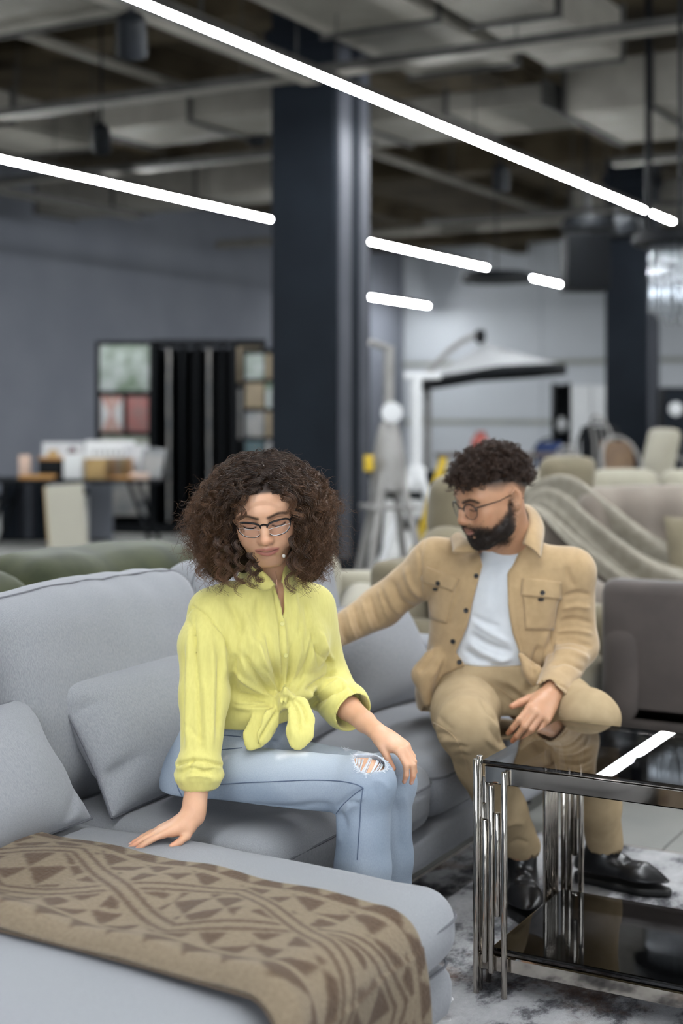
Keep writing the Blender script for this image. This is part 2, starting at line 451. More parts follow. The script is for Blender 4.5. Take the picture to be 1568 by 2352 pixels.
cable_tray((-9.0, 18.6), (1.5, 18.6), 0.2, 4.12, 'cable tray crossing above the far column')
cable_tray((-12.4, 4.0), (-12.4, 16.2), 0.25, 4.15, 'cable tray along the grey wall')
def pipe(p0, p1, r, label, m=None):
    t = thing('ceiling_pipe', label, 'pipe', (0, 0, 0))
    MB().tube([p0, p1], r, 10).build('pipe_run', m or m_galv, t, True)
    p0, p1 = Vector(p0), Vector(p1)
    for f in (0.1, 0.37, 0.63, 0.9):
        q = p0.lerp(p1, f)
        MB().box((q.x, q.y, (q.z + ZC) / 2), (0.025, 0.025, ZC - q.z)).build('pipe_bracket', m_galvd, t)
pipe((-6.6, 3.0, 4.55), (-6.6, 10.2, 4.55), 0.06, 'pale round pipe left of the widest duct')
pipe((-2.6, 13.0, 4.15), (-2.6, 26.0, 4.15), 0.07, 'round pipe sloping away at the right of the ceiling')
pipe((-11.5, 9.0, 4.6), (-6.7, 9.0, 4.6), 0.045, 'thin pipe crossing the broad pale duct')
pipe((-8.6, 9.5, 4.75), (-8.6, 24.0, 4.75), 0.05, 'pipe running away behind the dark column')
pipe((-3.6, 15.6, 4.7), (-3.6, 28.0, 4.7), 0.05, 'thin pipe running away over the lamp end')
pipe((-14.8, 21.8, 4.5), (0.0, 21.8, 4.5), 0.08, 'long pipe crossing far behind the columns')

def spotlight(px, py, d, label, tilt=0.5, r=0.1):
    c = P(px, py, d)
    t = thing('ceiling_spotlight', label, 'spotlight', c, 0.6)
    R = Matrix.Rotation(tilt, 3, 'X')
    MB().lathe([(r * 0.55, 0.16), (r * 0.9, 0.13), (r, 0.05), (r, -0.13), (r * 0.86, -0.13), (r * 0.8, -0.06)], n=16, rot=R).build('spot_head', m_black, t, True)
    MB().box((0, 0, 0.16), (0.035, 0.16, 0.03), bevel=0.006).box((0, 0.08, 0.06), (0.035, 0.02, 0.2)).box((0, -0.08, 0.06), (0.035, 0.02, 0.2)).build('yoke', m_black, t)
    MB().tube([(0, 0, 0.17), (0, 0, ZC - c.z - 0.01)], 0.012, 8).build('stem', m_black, t)
spotlight(302, 84, 9.6, 'black ceiling spotlight in the upper corner under the pale duct', 0.6, 0.105)
spotlight(1150, 412, 16.0, 'small black ceiling spotlight right of the dark column', 0.2, 0.1)
spotlight(232, 320, 13.2, 'black ceiling spotlight above the second lamp', 0.9, 0.09)
spotlight(590, 305, 15.0, 'black ceiling spotlight close to the dark column top', 0.4, 0.1)
# ---------------------------------------------------------------- rug, sofa, cushions, blanket, glass table
m_sofa = mat('grey_melange', (0.262, 0.267, 0.288), 0.85, spec=0.25, col2=(0.205, 0.21, 0.23), nscale=1.0, ndet=2, stretch=(760, 760, 130), bump=0.2, bscale=1.2, bdist=0.002, sheen=0.15, lo=0.38, hi=0.62)
m_seam = mat('grey_seam', (0.13, 0.132, 0.15), 0.9, col2=(0.11, 0.112, 0.125), nscale=60)
m_plast = mat('dark_foot', (0.02, 0.02, 0.022), 0.4, col2=(0.015, 0.015, 0.016), nscale=10)

def make_rug():
    m = bpy.data.materials.new('faded_rug'); m.use_nodes = True
    nt = m.node_tree; N = nt.nodes; L = nt.links; b = N['Principled BSDF']; b.inputs['Roughness'].default_value = 0.95; b.inputs['Specular IOR Level'].default_value = 0.1
    tc = N.new('ShaderNodeTexCoord')
    def noise(scale, det, rough=0.6, st=(1, 1, 1)):
        mp = N.new('ShaderNodeMapping'); mp.inputs['Scale'].default_value = st; L.new(tc.outputs['Object'], mp.inputs[0])
        n = N.new('ShaderNodeTexNoise'); n.inputs['Scale'].default_value = scale; n.inputs['Detail'].default_value = det; n.inputs['Roughness'].default_value = rough
        L.new(mp.outputs[0], n.inputs['Vector']); return n.outputs['Fac']
    r1 = N.new('ShaderNodeValToRGB'); L.new(noise(5.0, 9, 0.72, (1.3, 0.8, 1)), r1.inputs[0])
    e = r1.color_ramp.elements; e[0].position = 0.36; e[0].color = (0.035, 0.035, 0.04, 1); e[1].position = 0.66; e[1].color = (0.48, 0.48, 0.49, 1)
    q = e.new(0.44); q.color = (0.13, 0.13, 0.14, 1); q = e.new(0.51); q.color = (0.36, 0.36, 0.37, 1)
    r2 = N.new('ShaderNodeValToRGB'); L.new(noise(2.6, 8, 0.7), r2.inputs[0])
    e2 = r2.color_ramp.elements; e2[0].position = 0.52; e2[0].color = (0, 0, 0, 1); e2[1].position = 0.62; e2[1].color = (1, 1, 1, 1)
    mx = N.new('ShaderNodeMix'); mx.data_type = 'RGBA'; mx.inputs[7].default_value = (0.16, 0.09, 0.055, 1)
    ml = N.new('ShaderNodeMath'); ml.operation = 'MULTIPLY'; L.new(r2.outputs[0], ml.inputs[0]); L.new(noise(60, 3), ml.inputs[1])
    L.new(ml.outputs[0], mx.inputs[0]); L.new(r1.outputs[0], mx.inputs[6]); L.new(mx.outputs[2], b.inputs['Base Color'])
    bp = N.new('ShaderNodeBump'); bp.inputs['Strength'].default_value = 0.6; bp.inputs['Distance'].default_value = 0.004
    L.new(noise(240, 3), bp.inputs['Height']); L.new(bp.outputs[0], b.inputs['Normal'])
    r = thing('rug', 'faded grey and brown patterned rug under the glass table', 'rug', (-0.3, 2.6, 0))
    MB().box((0, 0, 0.005), (3.1, 3.56, 0.010), bevel=0.003).build('pile', m, r)
    e = mat('rug_edge', (0.3, 0.28, 0.25), 0.9, col2=(0.22, 0.2, 0.18), nscale=40)
    for s in (-1, 1):
        MB().box((0, s * 1.785, 0.005), (3.1, 0.012, 0.0112), bevel=0.003).build('binding', e, r)
        MB().box((s * 1.555, 0, 0.005), (0.012, 3.582, 0.0112), bevel=0.003).build('binding', e, r)
make_rug()

sofa = thing('corner_sofa', 'grey melange corner sofa with a chaise in front, the couple sitting on it', 'sofa', (-2.0, 2.9, 0))
SO = Vector((-2.0, 2.9, 0))
def spart(name, x, y, z, m=m_sofa, bev=0.02):
    return MB().box(((x[0] + x[1]) / 2 - SO.x, (y[0] + y[1]) / 2 - SO.y, (z[0] + z[1]) / 2), (x[1] - x[0], y[1] - y[0], z[1] - z[0]), bevel=bev, seg=3).build(name, m, sofa, True)
def scush(name, x, y, z, **k):
    return cushion(name, m_sofa, (x[1] - x[0], y[1] - y[0], z[1] - z[0]), sofa, loc=((x[0] + x[1]) / 2 - SO.x, (y[0] + y[1]) / 2 - SO.y, (z[0] + z[1]) / 2), **k)
def ring(x, y, z, r, k=8, cr=0.05):
    pts = []
    hx, hy = x / 2, y / 2
    for (sx, sy, a0) in ((1, 1, 0), (-1, 1, 90), (-1, -1, 180), (1, -1, 270)):
        for i in range(k + 1):
            a = math.radians(a0 + 90 * i / k); pts.append((sx * (hx - cr) + cr * math.cos(a), sy * (hy - cr) + cr * math.sin(a), z))
    pts.append(pts[0]); return pts
spart('base', (-2.62, -1.66), (2.6, 4.36), (0.155, 0.262), bev=0.03)
spart('chaise_base', (-2.62, -1.185), (1.5, 2.6), (0.172, 0.285), bev=0.04)
ch = scush('chaise_cushion', (-2.40, -1.17), (1.48, 2.605), (0.283, 0.445), rad=0.074, bulge=(0.012, 0.012, 0.014), n=34, wr=0.004, seed=3)
MB().tube(ring(1.234, 1.130, 0.022, 0.003, cr=0.076), 0.0030, 6, False).build('piping', m_seam, ch, True)
MB().tube(ring(1.20, 1.096, -0.070, 0.003, cr=0.062), 0.003, 6, False).build('piping', m_seam, ch, True)
for i, (ya, yb) in enumerate(((2.612, 3.484), (3.492, 4.352))):
    c = scush('seat_cushion', (-2.34, -1.655), (ya, yb), (0.262, 0.438), rad=0.055, bulge=(0.018, 0.006, 0.012), n=28, wr=0.005, seed=21 + i)
    MB().tube(ring(0.70, yb - ya + 0.004, 0.036, 0.003, cr=0.062), 0.0034, 6, False).build('piping', m_seam, c, True)
spart('back_frame', (-2.80, -2.62), (1.48, 4.56), (0.13, 0.74), bev=0.05)
spart('armrest', (-2.62, -1.67), (4.36, 4.56), (0.13, 0.605), bev=0.045)
for i, (ya, yb, lean, dx) in enumerate(((1.50, 2.425, 0.24, 0.05), (2.43, 3.325, 0.22, 0.0), (3.33, 4.13, 0.2, -0.02))):
    bcu = cushion('back_cushion', m_sofa, (0.23, yb - ya, 0.54), sofa, rad=0.105, bulge=(0.045, 0.0, 0.012), n=28, wr=0.007, seed=40 + i,
            loc=(-2.36 + dx - SO.x, (ya + yb) / 2 - SO.y, 0.678), rot=(0, -lean, 0))
    bt = BVHTree.FromPolygons([v.co.copy() for v in bcu.data.vertices], [tuple(p.vertices) for p in bcu.data.polygons])
    rp = [Vector((0.062, p[0], p[1])) for p in ring(yb - ya, 0.54, 0, 0.003, cr=0.10)]; pts = []
    for p, q in zip(rp, rp[1:]):
        for f in range(12 if (q - p).length > 0.1 else 1):
            e = p.lerp(q, f / 12); c_ = Vector((0.062, max(-(yb - ya) / 2 + 0.2, min((yb - ya) / 2 - 0.2, e.y)), max(-0.1, min(0.1, e.z)))); d_ = (e - c_).normalized()
            h = bt.ray_cast(c_ + d_ * 0.6, -d_)
            if h[0] is not None: pts.append(h[0] + d_ * 0.001)
    MB().tube(pts + [pts[0]], 0.0026, 6, False).build('piping', m_seam, bcu, True)
for (x, y, z) in ((-1.27, 2.5, 0.175), (-1.27, 1.6, 0.175), (-2.5, 1.6, 0.175), (-1.76, 2.75, 0.158), (-1.76, 4.25, 0.158), (-2.5, 4.25, 0.158), (-2.5, 2.75, 0.158)):
    MB().lathe([(0.02, 0.0), (0.022, 0.004), (0.034, z), (0.02, z + 0.004)], (x - SO.x, y - SO.y, 0.011 if x > -1.85 and y < 4.35 else 0), 14).build('foot', m_plast, sofa, True)

def place_pillow(name, w, h, t, bottom, top_dx, yaw, label, seed, dents=(), m=m_sofa, roll=0.0):
    """bottom edge centre in the world, leaning back over top_dx"""
    r = thing(name, label, 'pillow', bottom, 0, 'grey throw pillows on the sofa')
    lean = math.asin(min(0.9, abs(top_dx) / h))
    p = pillow('cover', m, w, h, t, r, 44, seed, 0.05, dents)
    pillow_seam(p, m_seam, w, h)
    R = Matrix.Rotation(yaw, 4, 'Z') @ Matrix.Rotation(-lean, 4, 'X') @ Matrix.Rotation(roll, 4, 'Y')
    p.matrix_local = R @ Matrix.Translation((0, 0, h / 2))
    return r
# local x runs along the sofa (-Y to +Y), local -y faces the seat; yaw turns local x onto world +Y
HP = math.pi / 2
place_pillow('throw_pillow', 0.74, 0.32, 0.16, (-2.05, 2.17, 0.462), 0.19, HP + 0.05, 'grey throw pillow lying on the chaise at the left picture edge', 5, dents=((0.8, -0.8, 0.7, 0.06, 0.012),))
place_pillow('throw_pillow', 0.66, 0.35, 0.17, (-2.06, 2.94, 0.445), 0.19, HP - 0.02, 'grey lumbar pillow with a crumpled end behind the woman', 6, dents=((-0.9, -0.45, 0.1, 0.07, 0.02), (-0.92, 0.5, 0.0, 0.05, 0.012), (-0.95, -0.62, 0.5, 0.05, 0.015)))
place_pillow('throw_pillow', 0.50, 0.36, 0.16, (-2.05, 3.55, 0.445), 0.20, HP + 0.12, 'grey throw pillow half hidden between the woman and her neighbour', 7)
place_pillow('throw_pillow', 0.50, 0.36, 0.18, (-2.06, 4.06, 0.445), 0.17, HP - 0.10, 'grey throw pillow in the sofa corner under the sleeve of the tan jacket', 8)

# woven blanket folded lengthwise along the chaise and over its end
def make_blanket():
    L, Wd = 1.34, 0.47
    nu, nv = 300, 110
    u = np.linspace(0, L, nu); v = np.linspace(0, Wd, nv); U, V = np.meshgrid(u, v, indexing='ij')
    x0, xe = -2.10, -1.155                        # start on the cushion, end edge of the cushion
    flat = xe - x0 - 0.06; R = 0.06; arc = R * math.pi / 2
    X = np.where(U < flat, x0 + U, np.where(U < flat + arc, x0 + flat + R * np.sin(np.clip((U - flat) / R, 0, math.pi / 2)), x0 + flat + R + 0.004))
    Zt = 0.463
    Z = np.where(U < flat, Zt, np.where(U < flat + arc, Zt - R + R * np.cos(np.clip((U - flat) / R, 0, math.pi / 2)), Zt - R - (U - flat - arc)))
    hang = np.clip((U - flat) / 0.3, 0, 1)
    Y = 1.87 + V + 0.025 * np.sin(U * 3.1 + 0.4) + 0.02 * np.sin(U * 6.7) * (V / Wd) - 0.03 * hang * (1 - V / Wd) + 0.05 * hang * (V / Wd) + 0.05 * np.clip(0.3 - U, 0, 1)
    edge = np.clip(V / 0.03, 0, 1) ** 0.5 * np.clip((Wd - V) / 0.02, 0, 1) ** 0.5
    ripple = 0.006 * np.sin(U * 9 + V * 5) + 0.005 * np.sin(V * 21 + U * 4) + 0.004 * np.sin(U * 23 - V * 8)
    thick = (0.020 + 0.018 * np.exp(-((V - 0.03) / 0.06) ** 2) + ripple) * (0.25 + 0.75 * edge)
    nx = np.where(U < flat, 0, np.where(U < flat + arc, np.sin(np.clip((U - flat) / R, 0, math.pi / 2)), 1.0)); nz = np.sqrt(1 - nx ** 2)
    X = X + nx * thick; Z = Z + nz * thick
    top = np.stack([X.ravel(), Y.ravel(), Z.ravel()], 1)
    # underside lies a little above the fabric it rests on
    Xb = X - nx * thick + nx * 0.003; Zb = Z - nz * thick + nz * 0.003
    bot = np.stack([Xb.ravel(), Y.ravel(), Zb.ravel()], 1)
    F = sheet_faces(nu, nv)
    rim = []
    n0 = nu * nv
    for j in range(nv - 1): rim += [(j, n0 + j, n0 + j + 1, j + 1), ((nu - 1) * nv + j, (nu - 1) * nv + j + 1, n0 + (nu - 1) * nv + j + 1, n0 + (nu - 1) * nv + j)]
    for i in range(nu - 1): rim += [(i * nv, (i + 1) * nv, n0 + (i + 1) * nv, n0 + i * nv), (i * nv + nv - 1, n0 + i * nv + nv - 1, n0 + (i + 1) * nv + nv - 1, (i + 1) * nv + nv - 1)]
    m = mat('woven_wool', (1, 1, 1), 0.95, spec=0.1, attr='tone', col2=(0.86, 0.86, 0.85), nscale=140, ndet=3, bump=0.7, bscale=160, bdist=0.004, sheen=0.1)
    o = np_mesh('blanket', np.concatenate([top, bot]), np.concatenate([F, F[:, ::-1] + n0, np.array(rim)]), m)
    # pattern woven into the cloth: crosses, stripes and rows of triangles
    per = 0.42
    xs = (U - 0.21) % per - per / 2; xx = np.abs(xs); yy = V - 0.25; ay = np.abs(yy)
    # lattice of triangles
    p = (U * 1.0 + V * 1.25) / 0.122; q = (U * 1.0 - V * 1.25) / 0.122
    fp, fq = p % 1, q % 1
    dk = ((fp + fq) < 1.12).astype(float)
    dk = np.where((fp < 0.07) | (fq < 0.07), 0.0, dk)
    # stars: rays fanning out from each centre
    rr = np.sqrt((xs * 0.75) ** 2 + yy ** 2); ang = np.arctan2(yy * 1.5, xs)
    fan = (np.sin(ang * 9.0 + 0.4) > 0.1).astype(float)
    dk = np.where(rr < 0.088, fan, dk)
    dk = np.where(rr < 0.022, 0.0, dk)
    dk = np.where(np.abs(rr - 0.092) < 0.008, 0.0, dk)
    # long diagonals through the stars
    for k_ in (0.55, -0.55):
        dd = np.abs(yy - k_ * xs) / math.sqrt(1 + k_ * k_)
        dk = np.where(dd < 0.009, 0.0, np.where((dd < 0.019), 1.0, np.where(dd < 0.027, 0.0, dk)))
    # borders with a row of big triangles
    bt = np.abs((U / 0.082) % 1 - 0.5) * 2
    dk = np.where(ay > 0.168, (bt > np.clip((ay - 0.172) / 0.055, 0, 1)).astype(float), dk)
    dk = np.where(np.abs(ay - 0.163) < 0.009, 0.0, dk)
    for _ in range(1):                                # felted wool blurs the outlines
        dk[1:-1, 1:-1] = (dk[1:-1, 1:-1] * 2 + dk[:-2, 1:-1] + dk[2:, 1:-1] + dk[1:-1, :-2] + dk[1:-1, 2:]) / 6
    light = np.array((0.205, 0.16, 0.110)); dark = np.array((0.088, 0.057, 0.036))
    c = light[None] + (dark - light)[None] * dk.ravel()[:, None]
    set_col(o, np.concatenate([c, c * 0 + dark]))
    tag(o, 'brown and tan patterned wool blanket folded along the grey chaise', 'blanket')
make_blanket()

# glass coffee table on bundles of steel tubes
def make_table():
    x0, x1, y0, y1 = -1.361, -0.22, 3.094, 3.618
    t = thing('coffee_table', 'low smoked glass coffee table on bundles of polished steel tubes', 'coffee table', ((x0 + x1) / 2, (y0 + y1) / 2, 0.0105))
    cx, cy = (x0 + x1) / 2, (y0 + y1) / 2; B = 0.0105
    g = smoked_glass('smoked_glass', (0.33, 0.32, 0.32), 0.0, 1.7)
    gl = MB().box((0, 0, 0.545), (x1 - x0 - 0.016, y1 - y0 - 0.016, 0.009), bevel=0.002).build('table_top', g, t)
    gl['label'] = 'smoked glass top'
    gs = MB().box((0, 0, 0.100), (x1 - x0 - 0.05, y1 - y0 - 0.05, 0.008), bevel=0.002).build('lower_shelf', smoked_glass('smoked_shelf', (0.24, 0.24, 0.245), 0.0, 1.5), t)
    gs['label'] = 'smoked glass lower shelf'
    for (zz, hh) in ((0.517, 0.043), (0.074, 0.036)):
        for s in (-1, 1):
            MB().box((0, s * ((y1 - y0) / 2 - 0.018), zz), (x1 - x0 - 0.026, 0.016, hh), bevel=0.003).build('rail', m_steel, t)
            MB().box((s * ((x1 - x0) / 2 - 0.018), 0, zz), (0.016, y1 - y0 - 0.056, hh), bevel=0.003).build('rail', m_steel, t)
    r = 0.0074
    pat = ((0.020, 0.077, 0.413), (0.0365, 0.054, 0.497), (0.0515, 0.19, 0.433), (0.069, 0.0, 0.53))
    for sx in (-1, 1):
        for sy in (-1, 1):
            ox, oy = sx * ((x1 - x0) / 2), sy * ((y1 - y0) / 2)
            def tube(px, py, za, zb):
                zb = min(zb, 0.54) if (abs(px) < (x1 - x0) / 2 - 0.008 and abs(py) < (y1 - y0) / 2 - 0.008) else zb
                MB().lathe([(r - 0.001, za), (r, za + 0.0015), (r, zb - 0.0015), (r - 0.001, zb)], (px, py, 0), 14).build('tube', m_steel, t, True)
            tube(ox + sx * 0.002, oy + sy * 0.002, 0, 0.553 if sy < 0 else 0.538)
            for (o, za, zb) in pat: tube(ox - sx * o, oy + sy * 0.002, za, zb)
            for k, (o, za, zb) in enumerate(((0.018, 0.0, 0.557 if sy < 0 else 0.53), (0.036, 0.10, 0.44), (0.054, 0.04, 0.50), (0.072, 0.0, 0.53))): tube(ox + sx * 0.002, oy - sy * o, za, zb)
            MB().box((ox - sx * 0.036, oy - sy * 0.012, 0.074), (0.075, 0.014, 0.036), bevel=0.002).build('bracket', m_steel, t)
make_table()
# ---------------------------------------------------------------- furniture further back
m_green = mat('green_velvet', (0.052, 0.058, 0.027), 0.8, spec=0.15, col2=(0.022, 0.027, 0.013), nscale=7, ndet=4, sheen=0.2, bump=0.3, bscale=30)
m_olive = mat('olive_beige_cloth', (0.205, 0.175, 0.118), 0.85, spec=0.2, col2=(0.165, 0.14, 0.093), nscale=6, sheen=0.2)
m_cream = mat('cream_cloth', (0.36, 0.335, 0.265), 0.85, spec=0.2, col2=(0.31, 0.288, 0.23), nscale=5, sheen=0.2)
m_taupe = mat('taupe_cloth', (0.235, 0.198, 0.166), 0.85, spec=0.2, col2=(0.20, 0.168, 0.14), nscale=5, sheen=0.25)
m_brown = mat('brown_suede', (0.082, 0.066, 0.06), 0.85, col2=(0.062, 0.05, 0.046), nscale=7, sheen=0.2)
m_white = mat('white_lacquer', (0.7, 0.71, 0.72), 0.4, col2=(0.65, 0.66, 0.67), nscale=4)
m_greym = mat('grey_metal', (0.30, 0.29, 0.28), 0.45, 0.3, col2=(0.24, 0.23, 0.22), nscale=7)
m_yel = mat('yellow_plastic', (0.62, 0.42, 0.02), 0.45, col2=(0.55, 0.37, 0.02), nscale=9)
m_wood = mat('oak_board', (0.42, 0.21, 0.05), 0.5, col2=(0.33, 0.16, 0.04), nscale=3, stretch=(2, 14, 14))

# green sofa standing back to back with the grey one
g = thing('green_sofa', 'green velvet sofa standing behind the backrest of the grey sofa', 'sofa', (-3.06, 2.95, 0), HP)
def bx(par, name, c, s, m, bev=0.03): return MB().box(c, s, bevel=bev, seg=3).build(name, m, par, True)
bx(g, 'base', (0, 0.36, 0.26), (2.9, 0.9, 0.24), m_green, 0.05)
bx(g, 'back_frame', (0, 0.0, 0.42), (2.9, 0.2, 0.56), m_green, 0.06)
for i, x in enumerate((-0.94, 0.0, 0.94)):
    cushion('back_cushion', m_green, (0.96, 0.30, 0.46), g, rad=0.10, bulge=(0.0, 0.04, 0.012), n=20, wr=0.010, seed=60 + i, loc=(x, 0.10, 0.665 + 0.012 * (i - 1)), rot=(0.12, 0.02 * (i - 1), 0))
    cushion('seat_cushion', m_green, (0.95, 0.66, 0.16), g, rad=0.06, bulge=(0, 0, 0.02), n=14, wr=0.006, seed=70 + i, loc=(x, 0.50, 0.44))
for s in (-1, 1):
    bx(g, 'armrest', (s * 1.53, 0.36, 0.36), (0.18, 0.9, 0.46), m_green, 0.06)
    for y in (0.05, 0.7): MB().lathe([(0.018, 0), (0.03, 0.14), (0.02, 0.145)], (s * 1.4, y, 0), 12).build('foot', m_plast, g, True)

def sofa_simple(name, label, mcl, x, y, rz, w, top=0.85, seat=0.43, n=2, dep=0.9, tuft=False, arms=True, headrest=0.0, thick=0.22, lift=0.13, cush=0.04):
    t = thing(name, label, 'sofa' if n > 1 else 'armchair', (x, y, 0), rz)
    bx(t, 'base', (0, dep / 2, (lift + seat - 0.14) / 2 + 0.02), (w, dep, seat - 0.14 - lift + 0.04), mcl, 0.04)
    bx(t, 'back_frame', (0, 0.07, (lift + top - 0.08) / 2), (w, 0.14, top - 0.08 - lift), mcl, 0.05)
    iw = w - (0.36 if arms else 0.02)
    for i in range(n):
        cw = iw / n; cx = -iw / 2 + (i + 0.5) * cw
        cushion('seat_cushion', mcl, (cw - 0.01, dep - 0.22, 0.18), t, rad=0.06, bulge=(0, 0.01, 0.02), n=12, wr=0.006, seed=90 + i, loc=(cx, dep / 2 + 0.1, seat - 0.07))
        sh = None
        if tuft:
            def sh(O, u, cw=cw, hh=top - seat):
                for tx in (-0.5, 0.0, 0.5):
                    O[:, 1] -= np.sign(u[:, 1]) * 0.055 * np.exp(-((u[:, 0] - tx) * 7) ** 2) * np.clip(1 - u[:, 2] ** 2, 0, 1) ** 0.3
                    for tz in (0.25, -0.35):
                        O[:, 1] -= np.sign(u[:, 1]) * 0.03 * np.exp(-((u[:, 0] - tx) * 5) ** 2 - ((u[:, 2] - tz) * 5) ** 2)
                return O
        cushion('back_cushion', mcl, (cw - 0.008, thick, top - seat + cush), t, rad=0.1, bulge=(0, 0.03, 0.01), n=26 if tuft else 14, wr=0.006, seed=100 + i, loc=(cx, 0.22, (top + seat) / 2 + cush / 2 - 0.01), rot=(0.14, 0, 0), shape=sh)
        if headrest:
            cushion('headrest', mcl, (cw - 0.22, 0.15, headrest), t, rad=0.06, bulge=(0.01, 0.02, 0.01), n=12, wr=0.006, seed=120 + i, loc=(cx, 0.17, top + headrest / 2 - 0.03), rot=(-0.1, 0, 0))
    if arms:
        for s in (-1, 1): cushion('armrest', mcl, (0.19, dep + 0.02, 0.5 - lift + 0.1), t, rad=0.08, bulge=(0.01, 0.01, 0.02), n=10, wr=0.004, seed=130, loc=(s * (w / 2 - 0.09), dep / 2, (0.6 + lift) / 2 + 0.01))
    for sx in (-1, 1):
        for yy in (0.08, dep - 0.1): MB().lathe([(0.02, 0), (0.026, lift + 0.04), (0.015, lift + 0.045)], (sx * (w / 2 - 0.12), yy, 0), 10).build('foot', m_plast, t, True)
    return t
# brown sofa with its back to the table
bs = sofa_simple('brown_sofa', 'dark brown suede sofa seen from behind, right of the man', m_brown, -0.61, 5.12, 0.0, 2.3, top=0.84, n=2, lift=0.2, cush=-0.10)
# taupe tufted sofa facing the picture, with a blanket and a cushion
TP = W(1.975, 7.4, 0); TR = YAW + math.pi + 0.06
tsf = sofa_simple('tufted_sofa', 'taupe channel-tufted sofa with a beige blanket over one end', m_taupe, TP.x, TP.y, TR, 1.95, top=0.98, n=2, tuft=True, dep=0.9)
r = thing('throw_pillow', 'olive throw pillow on the taupe tufted sofa', 'pillow', W(1.80, 6.85, 0.47), TR)
p = pillow('cover', m_olive, 0.44, 0.42, 0.16, r, 24, 33, 0.05); p.matrix_local = Matrix.Rotation(0.25, 4, 'X') @ Matrix.Translation((0, 0, 0.21))
pillow_seam(p, m_olive, 0.44, 0.42)

# recliner with two headrests behind the man, its back along the grey sofa's line
sofa_simple('recliner_armchair', 'olive beige recliner with a raised headrest directly behind the man', m_olive, -2.47, 5.08, -HP, 0.96, top=0.92, n=1, headrest=0.25, dep=0.68)
RB = W((1262 - MIDX) / FPX * 8.9, 8.9, 0)
sofa_simple('recliner_armchair', 'olive beige recliner whose headrest rises behind the draped blanket', m_olive, RB.x, RB.y, YAW + math.pi + 0.5, 0.95, top=0.86, n=1, headrest=0.28, dep=0.75)
sofa_simple('cream_armchair', 'low cream armchair between the curly hair and the recliner', m_cream, -3.43, 5.53, YAW + math.pi, 0.95, top=0.75, n=1, dep=0.72)
CP = W((1420 - MIDX) / FPX * 10.3, 10.3, 0)
sofa_simple('cream_sofa', 'cream sofa in the row behind the taupe tufted one', m_cream, CP.x, CP.y, YAW + math.pi, 1.9, top=0.95, n=3)
# beige blanket draped over the tufted sofa
def drape():
    ns, nt_ = 54, 44
    path = smooth_path([(0.97, -0.12, 0.58), (0.97, -0.12, 0.72), (0.95, -0.07, 0.86), (0.89, 0.12, 0.915), (0.78, 0.29, 0.81), (0.66, 0.37, 0.70), (0.54, 0.44, 0.61), (0.42, 0.56, 0.555), (0.30, 0.74, 0.53)], nt_)
    Vv = []
    for i in range(ns):
        u = i / (ns - 1)
        for j in range(nt_):
            p = path[j]; s = j / (nt_ - 1)
            tdir = (path[min(j + 1, nt_ - 1)] - path[max(j - 1, 0)]).normalized()
            nrm = Vector((0.15, 0.75, 0.65)) if s > 0.22 else Vector((0, -1, 0.2)); nrm = (nrm - tdir * nrm.dot(tdir)).normalized()
            side = tdir.cross(nrm)
            w = 0.32 * (0.75 + 0.45 * s) * (u - 0.5)
            wave = 0.050 * math.sin(u * 14 + 2.2 * s) + 0.016 * math.sin(u * 33 - 3 * s)
            Vv.append(p + side * w + nrm * (wave + 0.03))
    m = mat('beige_knit', (0.36, 0.33, 0.275), 0.95, spec=0.1, col2=(0.28, 0.255, 0.21), nscale=25, bump=0.6, bscale=90, bdist=0.005)
    t = thing('draped_blanket', 'beige knitted blanket draped over the end of the taupe tufted sofa', 'blanket', tsf.matrix_basis @ Vector((0, 0, 0)), TR)
    o = np_mesh('cloth', np.array(Vv), sheet_faces(ns, nt_), m, t)
    md = o.modifiers.new('thick', 'SOLIDIFY'); md.thickness = 0.014; md.offset = 0
def smooth_path(pts, n):
    pts = [Vector(p) for p in pts]; out = []
    for k in range(n):
        f = k / (n - 1) * (len(pts) - 1); i = min(int(f), len(pts) - 2); t = f - i
        p0, p1, p2, p3 = pts[max(i - 1, 0)], pts[i], pts[i + 1], pts[min(i + 2, len(pts) - 1)]
        out.append(0.5 * (2 * p1 + (p2 - p0) * t + (2 * p0 - 5 * p1 + 4 * p2 - p3) * t * t + (3 * p1 - p0 - 3 * p2 + p3) * t ** 3))
    return out
drape()

# ---- sample display at the grey wall
def panel_mat(nm, c1, c2, sc): return mat(nm, c1, 0.5, col2=c2, nscale=sc, ndet=4)
pm = [panel_mat('mural_green', (0.42, 0.45, 0.44), (0.14, 0.19, 0.13), 5), panel_mat('mural_rust', (0.42, 0.14, 0.10), (0.36, 0.30, 0.27), 4),
      panel_mat('mural_rose', (0.30, 0.10, 0.09), (0.22, 0.12, 0.11), 9), panel_mat('mural_leaf', (0.10, 0.13, 0.08), (0.3, 0.3, 0.26), 6),
      panel_mat('sample_sand', (0.28, 0.22, 0.14), (0.22, 0.17, 0.11), 7), panel_mat('sample_white', (0.5, 0.5, 0.5), (0.38, 0.38, 0.4), 7), panel_mat('sample_grey', (0.16, 0.17, 0.18), (0.3, 0.28, 0.26), 5),
      panel_mat('sample_teal', (0.03, 0.06, 0.07), (0.05, 0.09, 0.10), 5)]
